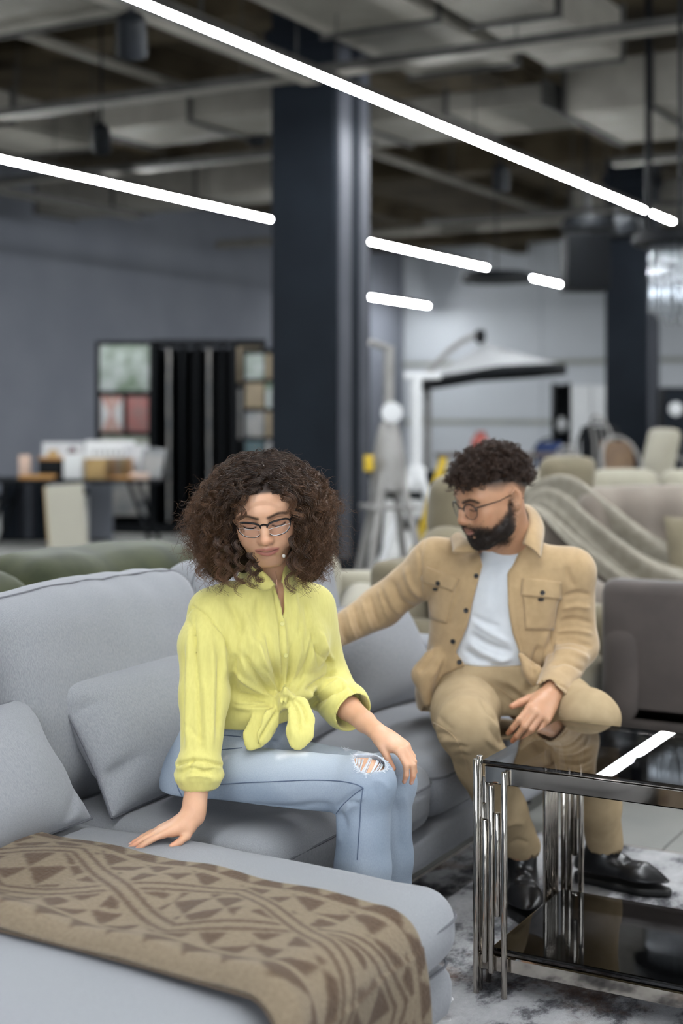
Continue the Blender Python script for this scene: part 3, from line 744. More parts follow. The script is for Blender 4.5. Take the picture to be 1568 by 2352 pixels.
def rack(px, d, w, h, label, cells, rz=YAW, dep=0.3):
    c = W((px - MIDX) / FPX * d, d, 0)
    t = thing('sample_rack', label, 'display rack', c, rz)
    for s in (-1, 1): bx(t, 'side_panel', (s * (w / 2 - 0.02), dep / 2, h / 2), (0.04, dep, h), m_black, 0.005)
    bx(t, 'back_panel', (0, dep - 0.01, h / 2), (w - 0.08, 0.02, h - 0.02), m_black, 0.003)
    bx(t, 'top_panel', (0, dep / 2, h - 0.02), (w - 0.08, dep, 0.04), m_black, 0.005)
    bx(t, 'foot_panel', (0, dep / 2, 0.05), (w - 0.08, dep, 0.1), m_black, 0.005)
    for (xa, xb, za, zb, m) in cells:
        bx(t, 'sample_panel', ((xa + xb) / 2, 0.02, (za + zb) / 2), (xb - xa, 0.02, zb - za), m, 0.004)
    for z in sorted({c[3] for c in cells}): bx(t, 'ledge', (0, 0.06, z + 0.02), (w - 0.08, 0.12, 0.025), m_black, 0.003)
    return t
rk = rack(285, 16.4, 0.68, 2.22, 'black sample rack with a leafy picture above two rust panels', ((-0.29, 0.29, 1.64, 2.17, pm[0]), (-0.28, -0.02, 1.17, 1.58, pm[1]), (0.03, 0.28, 1.17, 1.58, pm[2]), (-0.28, 0.28, 0.75, 1.12, pm[3]), (-0.28, 0.28, 0.2, 0.7, pm[6])), rz=YAW - 0.1)
# a small X figure on the rust panel
zc = 1.375
for s in (-1, 1):
    MB().prism([(-0.28 + 0.13 + s * 0.125, zc - 0.2), (-0.28 + 0.13 + s * 0.125, zc + 0.2), (-0.28 + 0.13 + s * 0.02, zc)], 0.004, 0.0115, 'y').build('pale_triangle', pm[5], rk)
t = thing('swing_display', 'black swing display of sample boards seen edge on beside the dark column', 'display rack', W((448 - MIDX) / FPX * 16.3, 16.3, 0), YAW)
bx(t, 'top_beam', (0, 0.25, 2.2), (1.0, 0.5, 0.06), m_black, 0.01); bx(t, 'base', (0, 0.25, 0.05), (1.0, 0.5, 0.1), m_black, 0.01); bx(t, 'back_panel', (0, 0.5, 1.1), (1.0, 0.03, 2.1), m_black, 0.005)
for i, (x, a, m) in enumerate(((-0.44, 1.35, m_black), (-0.28, 1.45, pm[6]), (-0.14, 1.5, m_black), (0.02, 1.52, m_black), (0.16, 1.55, pm[6]), (0.30, 1.6, m_black), (0.42, 1.65, m_black))):
    o = bx(t, 'swing_board', (0, 0, 0), (0.44, 0.035, 2.02), m_black, 0.004); o.location = (x, 0.26, 1.14); o.rotation_euler = (0, 0, a)
    o2 = bx(o, 'edge_strip', (-0.222, 0, 0), (0.006, 0.03, 2.0), m, 0.001)
rack(574, 15.7, 0.36, 2.2, 'narrow black rack of sand and grey samples touching the swing display', ((-0.15, 0.13, 1.72, 2.12, pm[4]), (-0.13, 0.1, 1.1, 1.66, pm[6]), (-0.02, 0.14, 0.3, 1.05, pm[4])), rz=YAW + 0.2)
rack(608, 15.2, 0.5, 2.08, 'black rack of two columns of colour samples against the dark column', tuple((xa, xb, 0.2 + k * 0.31, 0.2 + k * 0.31 + 0.27, pm[[4, 5, 7, 6, 4, 0][(k + o) % 6]]) for k in range(6) for xa, xb, o in ((-0.22, -0.01, 0), (0.01, 0.22, 1))), rz=YAW)

# display table with boxes and books
D0 = 14.9
tb = thing('display_table', 'long dark display table with sample books and boxes by the grey wall', 'table', W((170 - MIDX) / FPX * D0, D0, 0), YAW)
bx(tb, 'table_top', (0, 0, 0.685), (1.9, 0.75, 0.035), m_black, 0.006)
for s in (-1, 1):
    for y in (-0.3, 0.3):
        MB().tube([(s * 0.78 - s * 0.16, y, 0.67), (s * 0.86, y, 0.0)], 0.022, 8).build('leg', m_black, tb)
    MB().tube([(s * 0.72, -0.3, 0.45), (s * 0.72, 0.3, 0.45)], 0.015, 8).build('stretcher', m_black, tb)
m_paper = mat('paper_white', (0.66, 0.67, 0.66), 0.7, col2=(0.6, 0.6, 0.6), nscale=8)
m_kraft = mat('kraft_card', (0.40, 0.27, 0.11), 0.8, col2=(0.34, 0.22, 0.09), nscale=10)
m_ink = mat('grey_ink', (0.28, 0.28, 0.28), 0.8, col2=(0.24, 0.24, 0.24), nscale=10)
m_peach = mat('peach_paper', (0.62, 0.45, 0.36), 0.7, col2=(0.55, 0.4, 0.32), nscale=8)
TZ = 0.7035
def on_table(x, y): return tb.matrix_basis @ Vector((x, y, TZ))
def item(name, label, cat, x, y, w, d, h, m, rz=0.0, lid=None, grp=None):
    t = thing(name, label, cat, on_table(x, y), YAW + rz, grp)
    bx(t, 'body', (0, 0, h / 2), (w, d, h), m, 0.006)
    if lid: bx(t, 'lid', (0, 0, h - 0.012), (w + 0.008, d + 0.008, 0.03), lid, 0.004)
    return t
def book(name, label, x, y, w, h, tilt, m, rz=0.0, th=0.03):
    t = thing(name, label, 'sample book', on_table(x, y), YAW + rz)
    R = Matrix.Rotation(-tilt, 3, 'X')
    MB().box(R @ Vector((0, 0, h / 2)), (w, th, h), R, 0.004).build('cover', m, t)
    MB().box(R @ Vector((0, 0.004, h / 2 + 0.002)), (w - 0.02, th * 0.7, h - 0.01), R).build('pages', m_paper, t)
    return t, R
bk, Rb = book('open_book', 'white sample book with a line of grey lettering standing at the back of the table', 0.33, 0.18, 0.52, 0.40, 0.25, m_paper)
for i in range(6):
    MB().box(Rb @ Vector((-0.16 + i * 0.058, -0.0158, 0.265)), (0.036, 0.002, 0.05), Rb).build('letter', m_ink, bk)
bk2, Rb2 = book('picture_board', 'pale sample board with brown spots leaning beside the white book', -0.17, 0.2, 0.44, 0.38, 0.25, pm[5])
for (x, z, r_, m) in ((0.10, 0.27, 0.05, mat('dark_red_spot', (0.1, 0.03, 0.03), 0.6, col2=(0.06, 0.02, 0.02), nscale=20)), (-0.1, 0.24, 0.06, m_kraft)):
    MB().lathe([(r_, 0), (r_ * 0.98, 0.003)], Rb2 @ Vector((x, -0.016, z)), 16, Rb2 @ Matrix.Rotation(math.pi / 2, 3, 'X')).build('round_sample', m, bk2)
item('white_box', 'white upright box on the table left of the kraft box', 'box', 0.03, -0.16, 0.19, 0.2, 0.26, m_paper, 0.05)
item('kraft_box', 'kraft cardboard box on the table right of the white box', 'box', 0.26, -0.18, 0.2, 0.18, 0.21, m_kraft, 0.0, m_kraft)
tr = thing('sample_tray', 'wooden tray of upright samples beside the kraft box', 'tray', on_table(0.47, 0.0), YAW)
bx(tr, 'bottom', (0, 0, 0.012), (0.34, 0.3, 0.024), m_wood, 0.003)
for i in range(7): bx(tr, 'sample', (-0.13 + i * 0.042, 0, 0.12), (0.014, 0.22, 0.19), [m_kraft, pm[4], m_wood, pm[6]][i % 4], 0.002)
item('wooden_board', 'orange wooden board lying on the front edge of the table', 'board', -0.33, -0.22, 0.36, 0.2, 0.045, m_wood, 0.03)
item('wooden_block', 'small wooden board lying under the kraft box end of the table', 'board', 0.58, -0.25, 0.2, 0.16, 0.03, m_wood, -0.05)
item('black_case', 'black case with an orange stripe on the table', 'box', -0.21, 0.0, 0.3, 0.2, 0.22, m_black, 0.1, m_wood)
item('peach_card', 'peach coloured card standing at the left end of the table', 'card', -0.52, 0.02, 0.12, 0.03, 0.24, m_peach, 0.1)
bk3, _ = book('grey_folder', 'grey sample folder leaning at the right end of the table', 0.80, -0.06, 0.26, 0.33, 0.4, pm[6], -0.3)
bk4, _ = book('light_folder', 'light patterned folder at the right end of the table', 0.62, 0.1, 0.26, 0.36, 0.3, pm[5], -0.1)
item('pink_swatch', 'pinkish swatch pad lying at the right end of the table', 'swatch pad', 0.71, -0.22, 0.2, 0.15, 0.06, m_peach, 0.2)
# board leaning on the floor under the table
lb = thing('leaning_board', 'pale beige board leaning under the display table', 'board', W((158 - MIDX) / FPX * 14.3, 14.3, 0), YAW + 0.1)
R = Matrix.Rotation(-0.16, 3, 'X') @ Matrix.Rotation(-0.09, 3, 'Y')
MB().box(R @ Vector((0, 0, 0.32)) + Vector((0, 0, 0.03)), (0.38, 0.02, 0.64), R, 0.003).build('board_face', mat('beige_board', (0.40, 0.38, 0.31), 0.6, col2=(0.36, 0.34, 0.28), nscale=2), lb)
MB().box(R @ Vector((-0.195, 0, 0.32)) + Vector((0, 0, 0.03)), (0.012, 0.022, 0.64), R, 0.002).build('edge_band', m_kraft, lb)
for i, (px, w) in enumerate(((30, 0.26), (62, 0.2), (92, 0.18), (232, 0.26))):
    dd = thing('wall_sample_board', ['dark board standing at the left picture edge under the table', 'charcoal board second from the left under the table', 'dark grey board just left of the pale leaning board', 'grey board right of the pale leaning board'][i], 'board', W((px - MIDX) / FPX * 15.4, 15.4, 0), YAW)
    bx(dd, 'board_face', (0, 0, 0.34), (w, 0.03, 0.68), [m_dark, MATS['column_strip'], m_dark, m_wallg][i], 0.004)
    bx(dd, 'board_foot', (0, 0.05, 0.012), (w * 0.7, 0.16, 0.024), m_black, 0.003)

# ---- stands left of the man: ladder, white parasol stand, cantilever parasol
D1 = 13.0
def at0(px, d): return W((px - MIDX) / FPX * d, d, 0)
ld = thing('grey_stand', 'tall grey metal stand with a white disc right of the dark column', 'stand', at0(893, 11.6), YAW + 0.2)
MB().tube([(0, 0, 1.2), (0, 0, 1.93)], 0.045, 12).build('mast', m_greym, ld, True)
MB().tube([(0, 0, 1.91), (-0.17, -0.05, 1.96)], 0.028, 8).build('arm', m_greym, ld, True)
MB().lathe([(0.05, 0.72), (0.15, 0.76), (0.14, 1.0), (0.09, 1.25), (0.06, 1.32)], n=18).build('hub', m_greym, ld, True)
MB().lathe([(0.02, -0.02), (0.085, -0.014), (0.085, 0.014), (0.02, 0.02)], (0.0, -0.10, 1.39), 20, Matrix.Rotation(math.pi / 2, 3, 'X')).build('disc', m_white, ld, True)
for x, y in ((-0.24, -0.3), (0.24, -0.3), (-0.2, 0.3), (0.22, 0.3)):
    MB().tube([(x * 0.3, y * 0.3, 0.9), (x, y, 0)], 0.032, 10).build('leg', m_greym, ld, True)
bx(ld, 'tray', (0, 0, 0.62), (0.42, 0.4, 0.03), m_greym, 0.008)
bx(ld, 'yellow_clip', (-0.19, -0.1, 0.98), (0.07, 0.07, 0.13), m_yel, 0.01)

ws = thing('parasol_stand', 'white metal parasol stand with splayed legs', 'stand', at0(955, D1 + 0.2), YAW)
MB().tube([(0, 0, 0.72), (0, 0, 1.72)], 0.055, 12).build('mast', m_white, ws, True)
for k, (x, y) in enumerate(((-0.34, -0.3), (0.30, -0.3), (-0.30, 0.3), (0.30, 0.34))):
    MB().tube([(x * 0.08, y * 0.08, 0.86), (x, y, 0.0)], 0.035, 10).build('leg', m_white, ws, True)
MB().lathe([(0.07, 0.66), (0.09, 0.7), (0.09, 0.86), (0.06, 0.9)], (0, 0, 0), 14).build('hub', m_white, ws, True)
bx(ws, 'top_bracket', (0.06, 0, 1.73), (0.34, 0.08, 0.06), m_white, 0.01)
for (px, py, d, lb_, a) in ((1010, 1062, 12.2, 'yellow plank leaning on the trestle left of the man', 0.25), (936, 1068, 12.0, 'yellow plank leaning by the white parasol stand', 0.3)):
    q = thing('yellow_plank', lb_, 'plank', at0(px, d), YAW)
    R = Matrix.Rotation(a, 3, 'Y')
    MB().box(R @ Vector((0, 0, 0.52)) + Vector((0, 0, 0.012)), (0.07, 0.03, 1.04), R, 0.006).build('plank_face', m_yel, q)
    MB().box(R @ Vector((0, 0.017, 0.9)) + Vector((0, 0, 0.012)), (0.05, 0.01, 0.06), R, 0.004).build('hook', m_black, q)

D2 = 17.0
cp = thing('cantilever_parasol', 'grey cantilever parasol with a black edge opened before the white wall', 'parasol', at0(985, D2), YAW)
cpx = lambda px, py: ((px - 985) / FPX * D2, CAMZ - (py - HORIZON) / FPX * D2)
mx_, mz = cpx(985, 1150)
MB().tube([(0, 0.3, 0), (0, 0.3, 1.9)], 0.045, 10).build('mast', m_greym, cp, True)
MB().tube([(0, 0.3, 1.75)] + [(cpx(q[0], q[1])[0], 0.3, cpx(q[0], q[1])[1]) for q in ((1000, 838), (1030, 808), (1065, 782), (1108, 762))], 0.035, 10).build('arm', m_greym, cp, True)
MB().lathe([(0.02, -0.1), (0.07, -0.05), (0.06, 0.06), (0.02, 0.08)], (cpx(1108, 768)[0], 0.3, cpx(1108, 768)[1]), 14).build('hub', m_black, cp, True)
bx(cp, 'base', (0, 0.3, 0.05), (0.8, 0.8, 0.1), m_black, 0.02)
def canopy():
    ax, az = cpx(1110, 772); V = []; n, mring = 32, 8
    ex0, ez0 = cpx(945, 866); ex1, ez1 = cpx(1302, 826); cx_ = (ex0 + ex1) / 2; rx = (ex1 - ex0) / 2
    for i in range(n):
        a = 2 * math.pi * i / n
        for j in range(mring):
            f = j / (mring - 1); e = f ** 1.0
            sc = 1 - 0.05 * abs(math.sin(4 * a)) * f
            x = ax + 0.03 + (cx_ + rx * math.cos(a) * sc - ax) * e; y = 0.3 + 1.3 * math.sin(a) * e * sc
            rim = ez0 + (ez1 - ez0) * (math.cos(a) + 1) / 2 + 0.05 * (1 - abs(math.cos(a)))
            z = az - 0.05 + (rim - az) * (f ** 0.75)
            V.append((x, y, z))
    V = np.array(V); F = sheet_faces(n, mring, True)
    o = np_mesh('canopy', V, F[:, ::-1], mat('parasol_grey', (0.40, 0.41, 0.42), 0.8, col2=(0.35, 0.36, 0.37), nscale=4), cp)
    o.modifiers.new('t', 'SOLIDIFY').thickness = 0.008
    rimv = V.reshape(n, mring, 3)[:, -1]
    VV = np.concatenate([rimv + (0, 0, 0.004), rimv * 1.0 + (0, 0, -0.125)]); idx = np.arange(n)
    F2 = np.stack([idx, (idx + 1) % n, (idx + 1) % n + n, idx + n], 1)
    o2 = np_mesh('valance', VV, F2, m_black, cp); o2.modifiers.new('t', 'SOLIDIFY').thickness = 0.01
canopy()

# ---- far right: shelf, chairs, cabinet, column lights
def shelf():
    t = thing('open_shelf', 'dark open shelf with white doors before the white wall', 'shelf', at0(1330, 24.0), YAW)
    for x in (-0.44, -0.19): bx(t, 'upright', (x, 0, 0.95), (0.03, 0.35, 1.9), m_black, 0.004)
    for z in (0.05, 0.75, 1.06, 1.4, 1.86): bx(t, 'shelf_board', (-0.315, 0, z), (0.24, 0.33, 0.03), m_black, 0.003)
    bx(t, 'back_panel', (-0.315, 0.17, 0.95), (0.24, 0.015, 1.85), m_black, 0.002)
    d1 = bx(t, 'door', (0.0, 0, 1.1), (0.32, 0.35, 1.5), m_white, 0.006); bx(t, 'door', (0.36, 0, 1.1), (0.36, 0.35, 1.5), m_white, 0.006)
    bx(t, 'base_unit', (0.17, 0, 0.17), (0.72, 0.35, 0.34), m_white, 0.006)
    v = thing('white_vase', 'round white vase on the dark open shelf', 'vase', t.matrix_basis @ Vector((-0.31, -0.05, 1.076)), 0)
    MB().lathe([(0.04, 0), (0.1, 0.07), (0.11, 0.13), (0.06, 0.2), (0.04, 0.24)], n=18).build('vase_body', m_white, v, True)
    MB().lathe([(0.035, 0.238), (0.045, 0.245), (0.04, 0.25)], n=18).build('vase_rim', m_white, v, True)
shelf()
def cabinet():
    t = thing('dark_cabinet', 'tall black cabinet with a round white disc at the right picture edge', 'cabinet', at0(1572, 18.5), YAW)
    bx(t, 'carcass', (0, 0, 0.86), (0.62, 0.4, 1.72), m_black, 0.01)
    for s in (-1, 1):
        d = bx(t, 'door', (s * 0.155, -0.205, 0.86), (0.3, 0.02, 1.66), m_dark, 0.004); bx(d, 'handle', (s * 0.155 - s * 0.12, -0.222, 0.9), (0.015, 0.015, 0.2), m_greym, 0.003)
    MB().lathe([(0.09, 0), (0.09, 0.01), (0.05, 0.018)], (-0.17, -0.216, 1.44), 20, Matrix.Rotation(math.pi / 2, 3, 'X')).build('disc', m_white, t, True)
cabinet()
def metal_chair(px, d, label, m, rz, back=0.92, pad=None, w=0.46):
    t = thing('metal_chair', label, 'chair', at0(px, d), rz, None)
    for sx in (-1, 1):
        MB().tube([(sx * w / 2, -0.2, 0), (sx * w / 2 * 0.96, -0.19, 0.45)], 0.014, 8).build('leg', m, t)
        MB().tube([(sx * w / 2, 0.24, 0), (sx * w / 2 * 0.96, 0.2, 0.45)], 0.014, 8).build('leg', m, t)
    pts = [(-w / 2 * 0.96, 0.2, 0.45)] + [(-w / 2 * math.cos(a) * 0.96, 0.22 + 0.1 * math.sin(a), back - 0.26 + 0.26 * math.sin(a)) for a in [math.pi * i / 12 for i in range(13)]] + [(w / 2 * 0.96, 0.2, 0.45)]
    MB().tube(pts, 0.016, 8).build('back_frame', m, t, True)
    cushion('seat', pad or m, (w - 0.02, 0.42, 0.06), t, rad=0.028, bulge=(0, 0, 0.01), n=8, wr=0.001, loc=(0, 0, 0.475))
    if pad: cushion('back_pad', pad, (w - 0.09, 0.05, back - 0.6), t, rad=0.024, bulge=(0, 0.015, 0), n=8, wr=0.001, loc=(0, 0.275, (back + 0.52) / 2), rot=(-0.13, 0, 0))
    else:
        for i in (-1, 0, 1): MB().tube([(i * 0.1, 0.21, 0.48), (i * 0.1, 0.3, back - 0.02)], 0.009, 6).build('spindle', m, t)
    return t
m_navy = mat('navy_cloth', (0.03, 0.055, 0.16), 0.8, col2=(0.02, 0.04, 0.12), nscale=10)
m_tan = mat('tan_leather', (0.18, 0.11, 0.06), 0.6, col2=(0.14, 0.085, 0.05), nscale=10)
metal_chair(1256, 17.5, 'navy blue upholstered chair left of the metal chairs', m_black, YAW + 3.1, 1.08, m_navy, 0.42)
metal_chair(1316, 13.4, 'grey metal chair with an arched back and dark padding', m_greym, YAW + 2.8, 1.02, m_black, 0.44)
metal_chair(1462, 12.2, 'grey metal chair with a tan leather back pad', m_greym, YAW + 0.4, 1.18, m_tan, 0.42)
metal_chair(1350, 14.2, 'grey metal chair with bare spindles behind the arched one', m_greym, YAW + 2.2, 1.06, None, 0.42)
metal_chair(1380, 16.0, 'black padded chair standing before the far column', m_black, YAW + 2.9, 1.28, m_black, 0.5)
metal_chair(1425, 15.2, 'grey hoop-backed chair rising above the tan leather one', m_greym, YAW + 2.0, 1.36, None, 0.36)
metal_chair(1566, 13.2, 'grey spindle chair at the right picture edge', m_greym, YAW + 2.6, 1.0, None, 0.46)
wc = thing('white_dining_chair', 'white upholstered chair with a tall slanted back', 'chair', at0(1440, 12.4), YAW - 1.25)
cushion('seat', m_cream, (0.46, 0.46, 0.10), wc, rad=0.04, bulge=(0, 0, 0.01), n=10, wr=0.001, loc=(0, 0, 0.46))
cushion('backrest', m_cream, (0.44, 0.10, 0.78), wc, rad=0.045, bulge=(0, 0.02, 0.01), n=14, wr=0.002, loc=(0, 0.29, 0.86), rot=(-0.24, 0, 0))
for sx in (-1, 1):
    for sy in (-1, 1): MB().tube([(sx * 0.2, sy * 0.2, 0), (sx * 0.18, sy * 0.18, 0.43)], 0.018, 8).build('leg', m_black, wc)
def low_table(px, d, label, w, h, m):
    t = thing('side_table', label, 'table', at0(px, d), YAW)
    bx(t, 'table_top', (0, 0, h - 0.02), (w, 0.7, 0.04), m, 0.008)
    for sx in (-1, 1):
        for sy in (-1, 1): bx(t, 'leg', (sx * (w / 2 - 0.06), sy * 0.28, h / 2 - 0.02), (0.05, 0.05, h - 0.04), m_black, 0.004)
    return t
m_walnut = mat('walnut_top', (0.06, 0.035, 0.022), 0.5, col2=(0.045, 0.026, 0.017), nscale=4, stretch=(2, 12, 12))
low_table(1150, 16.5, 'dark brown table behind the head of the man', 1.5, 0.92, m_walnut)
low_table(1300, 11.6, 'pale table carrying the metal chairs row behind the recliner', 0.9, 0.52, m_white)
vs = thing('coral_vase', 'coral red round vase just above the hair of the man', 'vase', at0(1103, 16.4) + Vector((0, 0, 0.922)), YAW)
m_coral = mat('coral_glaze', (0.42, 0.10, 0.075), 0.4, col2=(0.34, 0.07, 0.06), nscale=10)
MB().lathe([(0.05, 0), (0.11, 0.05), (0.12, 0.11), (0.08, 0.19), (0.05, 0.22), (0.06, 0.25)], n=20).build('vase_body', m_coral, vs, True)
MB().lathe([(0.058, 0.245), (0.066, 0.252), (0.05, 0.256)], n=20).build('vase_rim', m_coral, vs, True)
tr2 = thing('black_trestle', 'low black trestle bench behind the yellow planks', 'bench', at0(990, 13.6), YAW)
bx(tr2, 'bench_top', (0, 0, 0.80), (1.2, 0.4, 0.06), m_black, 0.008)
for sx in (-1, 1):
    MB().tube([(sx * 0.5, -0.16, 0), (sx * 0.45, 0, 0.78)], 0.02, 8).build('leg', m_black, tr2); MB().tube([(sx * 0.5, 0.16, 0), (sx * 0.45, 0, 0.78)], 0.02, 8).build('leg', m_black, tr2)
bx(tr2, 'apron', (0, 0, 0.66), (0.86, 0.05, 0.2), m_dark, 0.006)

# hanging lamps at the right
def chandelier():
    c = P(1562, 560, 9.5); t = thing('crystal_chandelier', 'round chandelier of hanging glass rods at the right picture edge', 'chandelier', c, 0)
    gm = mat('crystal_rod', (0.62, 0.66, 0.70), 0.08, 0.7, col2=(0.4, 0.42, 0.45), nscale=30)
    MB().lathe([(0.03, 0.10), (0.30, 0.07), (0.31, 0.0), (0.29, -0.01), (0.03, 0.0)], n=28).build('ceiling_plate', m_black, t, True)
    MB().tube([(0, 0, 0.1), (0, 0, ZC - c.z - 0.01)], 0.015, 8).build('stem', m_black, t)
    me = None
    for r_, n_, ln in ((0.20, 26, 0.46), (0.15, 16, 0.50), (0.09, 10, 0.54)):
        for k in range(n_):
            a = 2 * math.pi * k / n_
            if me is None or me[1] != ln:
                o = MB().lathe([(0.004, 0.0), (0.011, -0.01), (0.011, -ln + 0.02), (0.003, -ln)], n=8).build('glass_rod', gm, t, True); me = (o.data, ln)
            else:
                o = bpy.data.objects.new('glass_rod', me[0]); COL.objects.link(o); o.parent = t
            o.location = (r_ * math.cos(a), r_ * math.sin(a), 0)
chandelier()
def pendant(px, py, d, r_, h, label, box=False, cr=0.01):
    c = P(px, py, d); t = thing('pendant_lamp', label, 'pendant lamp', c, YAW)
    if box:
        bx(t, 'shade', (0, 0, 0), (r_ * 2, r_ * 2, h), m_black, 0.01)
    else:
        MB().lathe([(0.04, h / 2), (r_ * 0.9, h * 0.3), (r_, -h * 0.1), (r_, -h / 2), (r_ * 0.9, -h / 2), (0.05, -h * 0.2)], n=28).build('shade', m_black, t, True)
    MB().tube([(0, 0, h / 2 - 0.01), (0, 0, ZC - c.z - 0.01)], cr, 10).build('cord', m_black, t)
    MB().lathe([(0.05, 0), (0.06, -0.02), (0.02, -0.03)], (0, 0, ZC - c.z - 0.002), 12).build('ceiling_rose', m_black, t)
    return t
pendant(1140, 634, 19.0, 0.47, 0.15, 'flat black disc pendant lamp under the end of the second lamp')
pendant(1352, 512, 16.5, 0.32, 0.18, 'black pendant lamp beside the top of the far column')
pendant(1343, 606, 15.5, 0.23, 0.60, 'black box shaped pendant beside the far column', True)
pendant(1416, 520, 17.5, 0.30, 0.25, 'black drum pendant in front of the far column top')
pendant(1489, 548, 13.5, 0.16, 0.08, 'small black pendant on a thick stem crossing the end of the longest lamp', cr=0.032)
# ---------------------------------------------------------------- implicit-surface modelling for bodies and clothes
class Vol:
    def __init__(s, lo, hi, h):
        s.h = h; s.lo = np.array(lo, float); n = np.ceil((np.array(hi, float) - s.lo) / h).astype(int) + 1
        s.ax = [(s.lo[i] + np.arange(n[i]) * h) for i in range(3)]
        s.d = np.full(tuple(n), 1.0, dtype=np.float32)
    def sub(s, lo, hi):
        sl = []
        for i in range(3):
            a = int(np.clip(np.floor((lo[i] - s.lo[i]) / s.h), 0, s.d.shape[i])); b = int(np.clip(np.ceil((hi[i] - s.lo[i]) / s.h) + 1, 0, s.d.shape[i]))
            if b <= a: return None
            sl.append(slice(a, b))
        return tuple(sl)
    def xyz(s, sl):
        return (s.ax[0][sl[0]].astype(np.float32)[:, None, None], s.ax[1][sl[1]].astype(np.float32)[None, :, None], s.ax[2][sl[2]].astype(np.float32)[None, None, :])
    def put(s, fn, lo, hi, k=0.0, op='u'):
        pad = k + 3 * s.h + 0.004
        sl = s.sub(np.array(lo) - pad, np.array(hi) + pad)
        if sl is None: return s
        X, Y, Z = s.xyz(sl)
        d = fn(X, Y, Z).astype(np.float32); g = s.d[sl]
        if op == 'u':
            if k > 0:
                h = np.maximum(k - np.abs(g - d), 0) / k; s.d[sl] = np.minimum(g, d) - h * h * k * 0.25
            else: s.d[sl] = np.minimum(g, d)
        elif op == 's':
            d = -d
            if k > 0:
                h = np.maximum(k - np.abs(g - d), 0) / k; s.d[sl] = np.maximum(g, d) + h * h * k * 0.25
            else: s.d[sl] = np.maximum(g, d)
        elif op == 'i':
            full = np.full_like(s.d, 1.0); full[sl] = np.maximum(g, d); s.d = full
        return s
    def cone(s, a, b, ra, rb, k=0.0, op='u', flat=None):
        """tapered capsule; flat=(axis, f) squashes the section along axis by f"""
        a = np.array(a, float); b = np.array(b, float); ba = b - a; L2 = max(ba @ ba, 1e-12)
        if flat is not None:
            ax = np.array(flat[0], float); ax /= np.linalg.norm(ax); f = flat[1]
        def fn(X, Y, Z):
            px, py, pz = X - a[0], Y - a[1], Z - a[2]
            t = np.clip((px * ba[0] + py * ba[1] + pz * ba[2]) / L2, 0, 1)
            qx, qy, qz = px - t * ba[0], py - t * ba[1], pz - t * ba[2]
            r = ra + (rb - ra) * t
            if flat is None: return np.sqrt(qx * qx + qy * qy + qz * qz) - r
            c = qx * ax[0] + qy * ax[1] + qz * ax[2]; q2 = qx * qx + qy * qy + qz * qz - c * c
            return (np.sqrt(q2 + (c / f) ** 2) - r) * (f if f < 1 else 1.0)
        R = max(ra, rb) * (1.0 if flat is None else max(1.0, flat[1]))
        return s.put(fn, np.minimum(a, b) - R, np.maximum(a, b) + R, k, op)
    def chain(s, pts, rs, k=0.0, op='u', flat=None):
        for i in range(len(pts) - 1): s.cone(pts[i], pts[i + 1], rs[i], rs[i + 1], k, op, flat)
        return s
    def ell(s, c, r, k=0.0, op='u', rot=None):
        c = np.array(c, float); r = np.array(r, float)
        M = np.eye(3) if rot is None else np.array(rot)           # rows: local axes
        def fn(X, Y, Z):
            px, py, pz = X - c[0], Y - c[1], Z - c[2]
            u = (px * M[0, 0] + py * M[0, 1] + pz * M[0, 2]) / r[0]; v = (px * M[1, 0] + py * M[1, 1] + pz * M[1, 2]) / r[1]; w = (px * M[2, 0] + py * M[2, 1] + pz * M[2, 2]) / r[2]
            k0 = np.sqrt(u * u + v * v + w * w); k1 = np.sqrt((u / r[0]) ** 2 + (v / r[1]) ** 2 + (w / r[2]) ** 2)
            return np.where(k1 > 1e-9, k0 * (k0 - 1.0) / np.maximum(k1, 1e-9), -r.min())
        e = r if rot is None else np.full(3, r.max())
        return s.put(fn, c - e, c + e, k, op)
    def rows(s, rows, k=0.0, op='u', n=2.2, grow=0.0):
        """stack of turned super-ellipses: (z, x, y, half_a, half_b, angle) listed from the bottom up"""
        R = np.array(rows, float); zs = R[:, 0]
        def fn(X, Y, Z):
            z = Z.ravel().astype(float); zz = np.clip(z, zs[0], zs[-1])
            # smooth interpolation along the height
            def ip(col):
                i = np.clip(np.searchsorted(zs, zz) - 1, 0, len(zs) - 2); t = (zz - zs[i]) / (zs[i + 1] - zs[i])
                m = np.gradient(R[:, col], zs); hh = zs[i + 1] - zs[i]; y0, y1 = R[i, col], R[i + 1, col]
                return ((2 * t ** 3 - 3 * t ** 2 + 1) * y0 + (t ** 3 - 2 * t ** 2 + t) * hh * m[i] + (-2 * t ** 3 + 3 * t ** 2) * y1 + (t ** 3 - t ** 2) * hh * m[i + 1]).astype(np.float32)[None, None, :]
            cx, cy, a, b, an = ip(1), ip(2), ip(3) + grow, ip(4) + grow, ip(5)
            co, si = np.cos(an), np.sin(an)
            u = ((X - cx) * co + (Y - cy) * si) / a; v = (-(X - cx) * si + (Y - cy) * co) / b
            e = (np.abs(u) ** n + np.abs(v) ** n + 1e-9) ** (1.0 / n)
            d = (e - 1) * np.minimum(a, b)
            over = np.maximum(np.maximum(zs[0] - Z, Z - zs[-1]), 0)
            return np.where(over > 0, np.sqrt(np.maximum(d, 0) ** 2 + over ** 2) + np.minimum(d, 0) * 0, d)
        m = R[:, 3].max() + R[:, 4].max() * 0.3 + abs(grow)
        lo = (R[:, 1].min() - m, R[:, 2].min() - m, zs[0]); hi = (R[:, 1].max() + m, R[:, 2].max() + m, zs[-1])
        return s.put(fn, lo, hi, k, op)
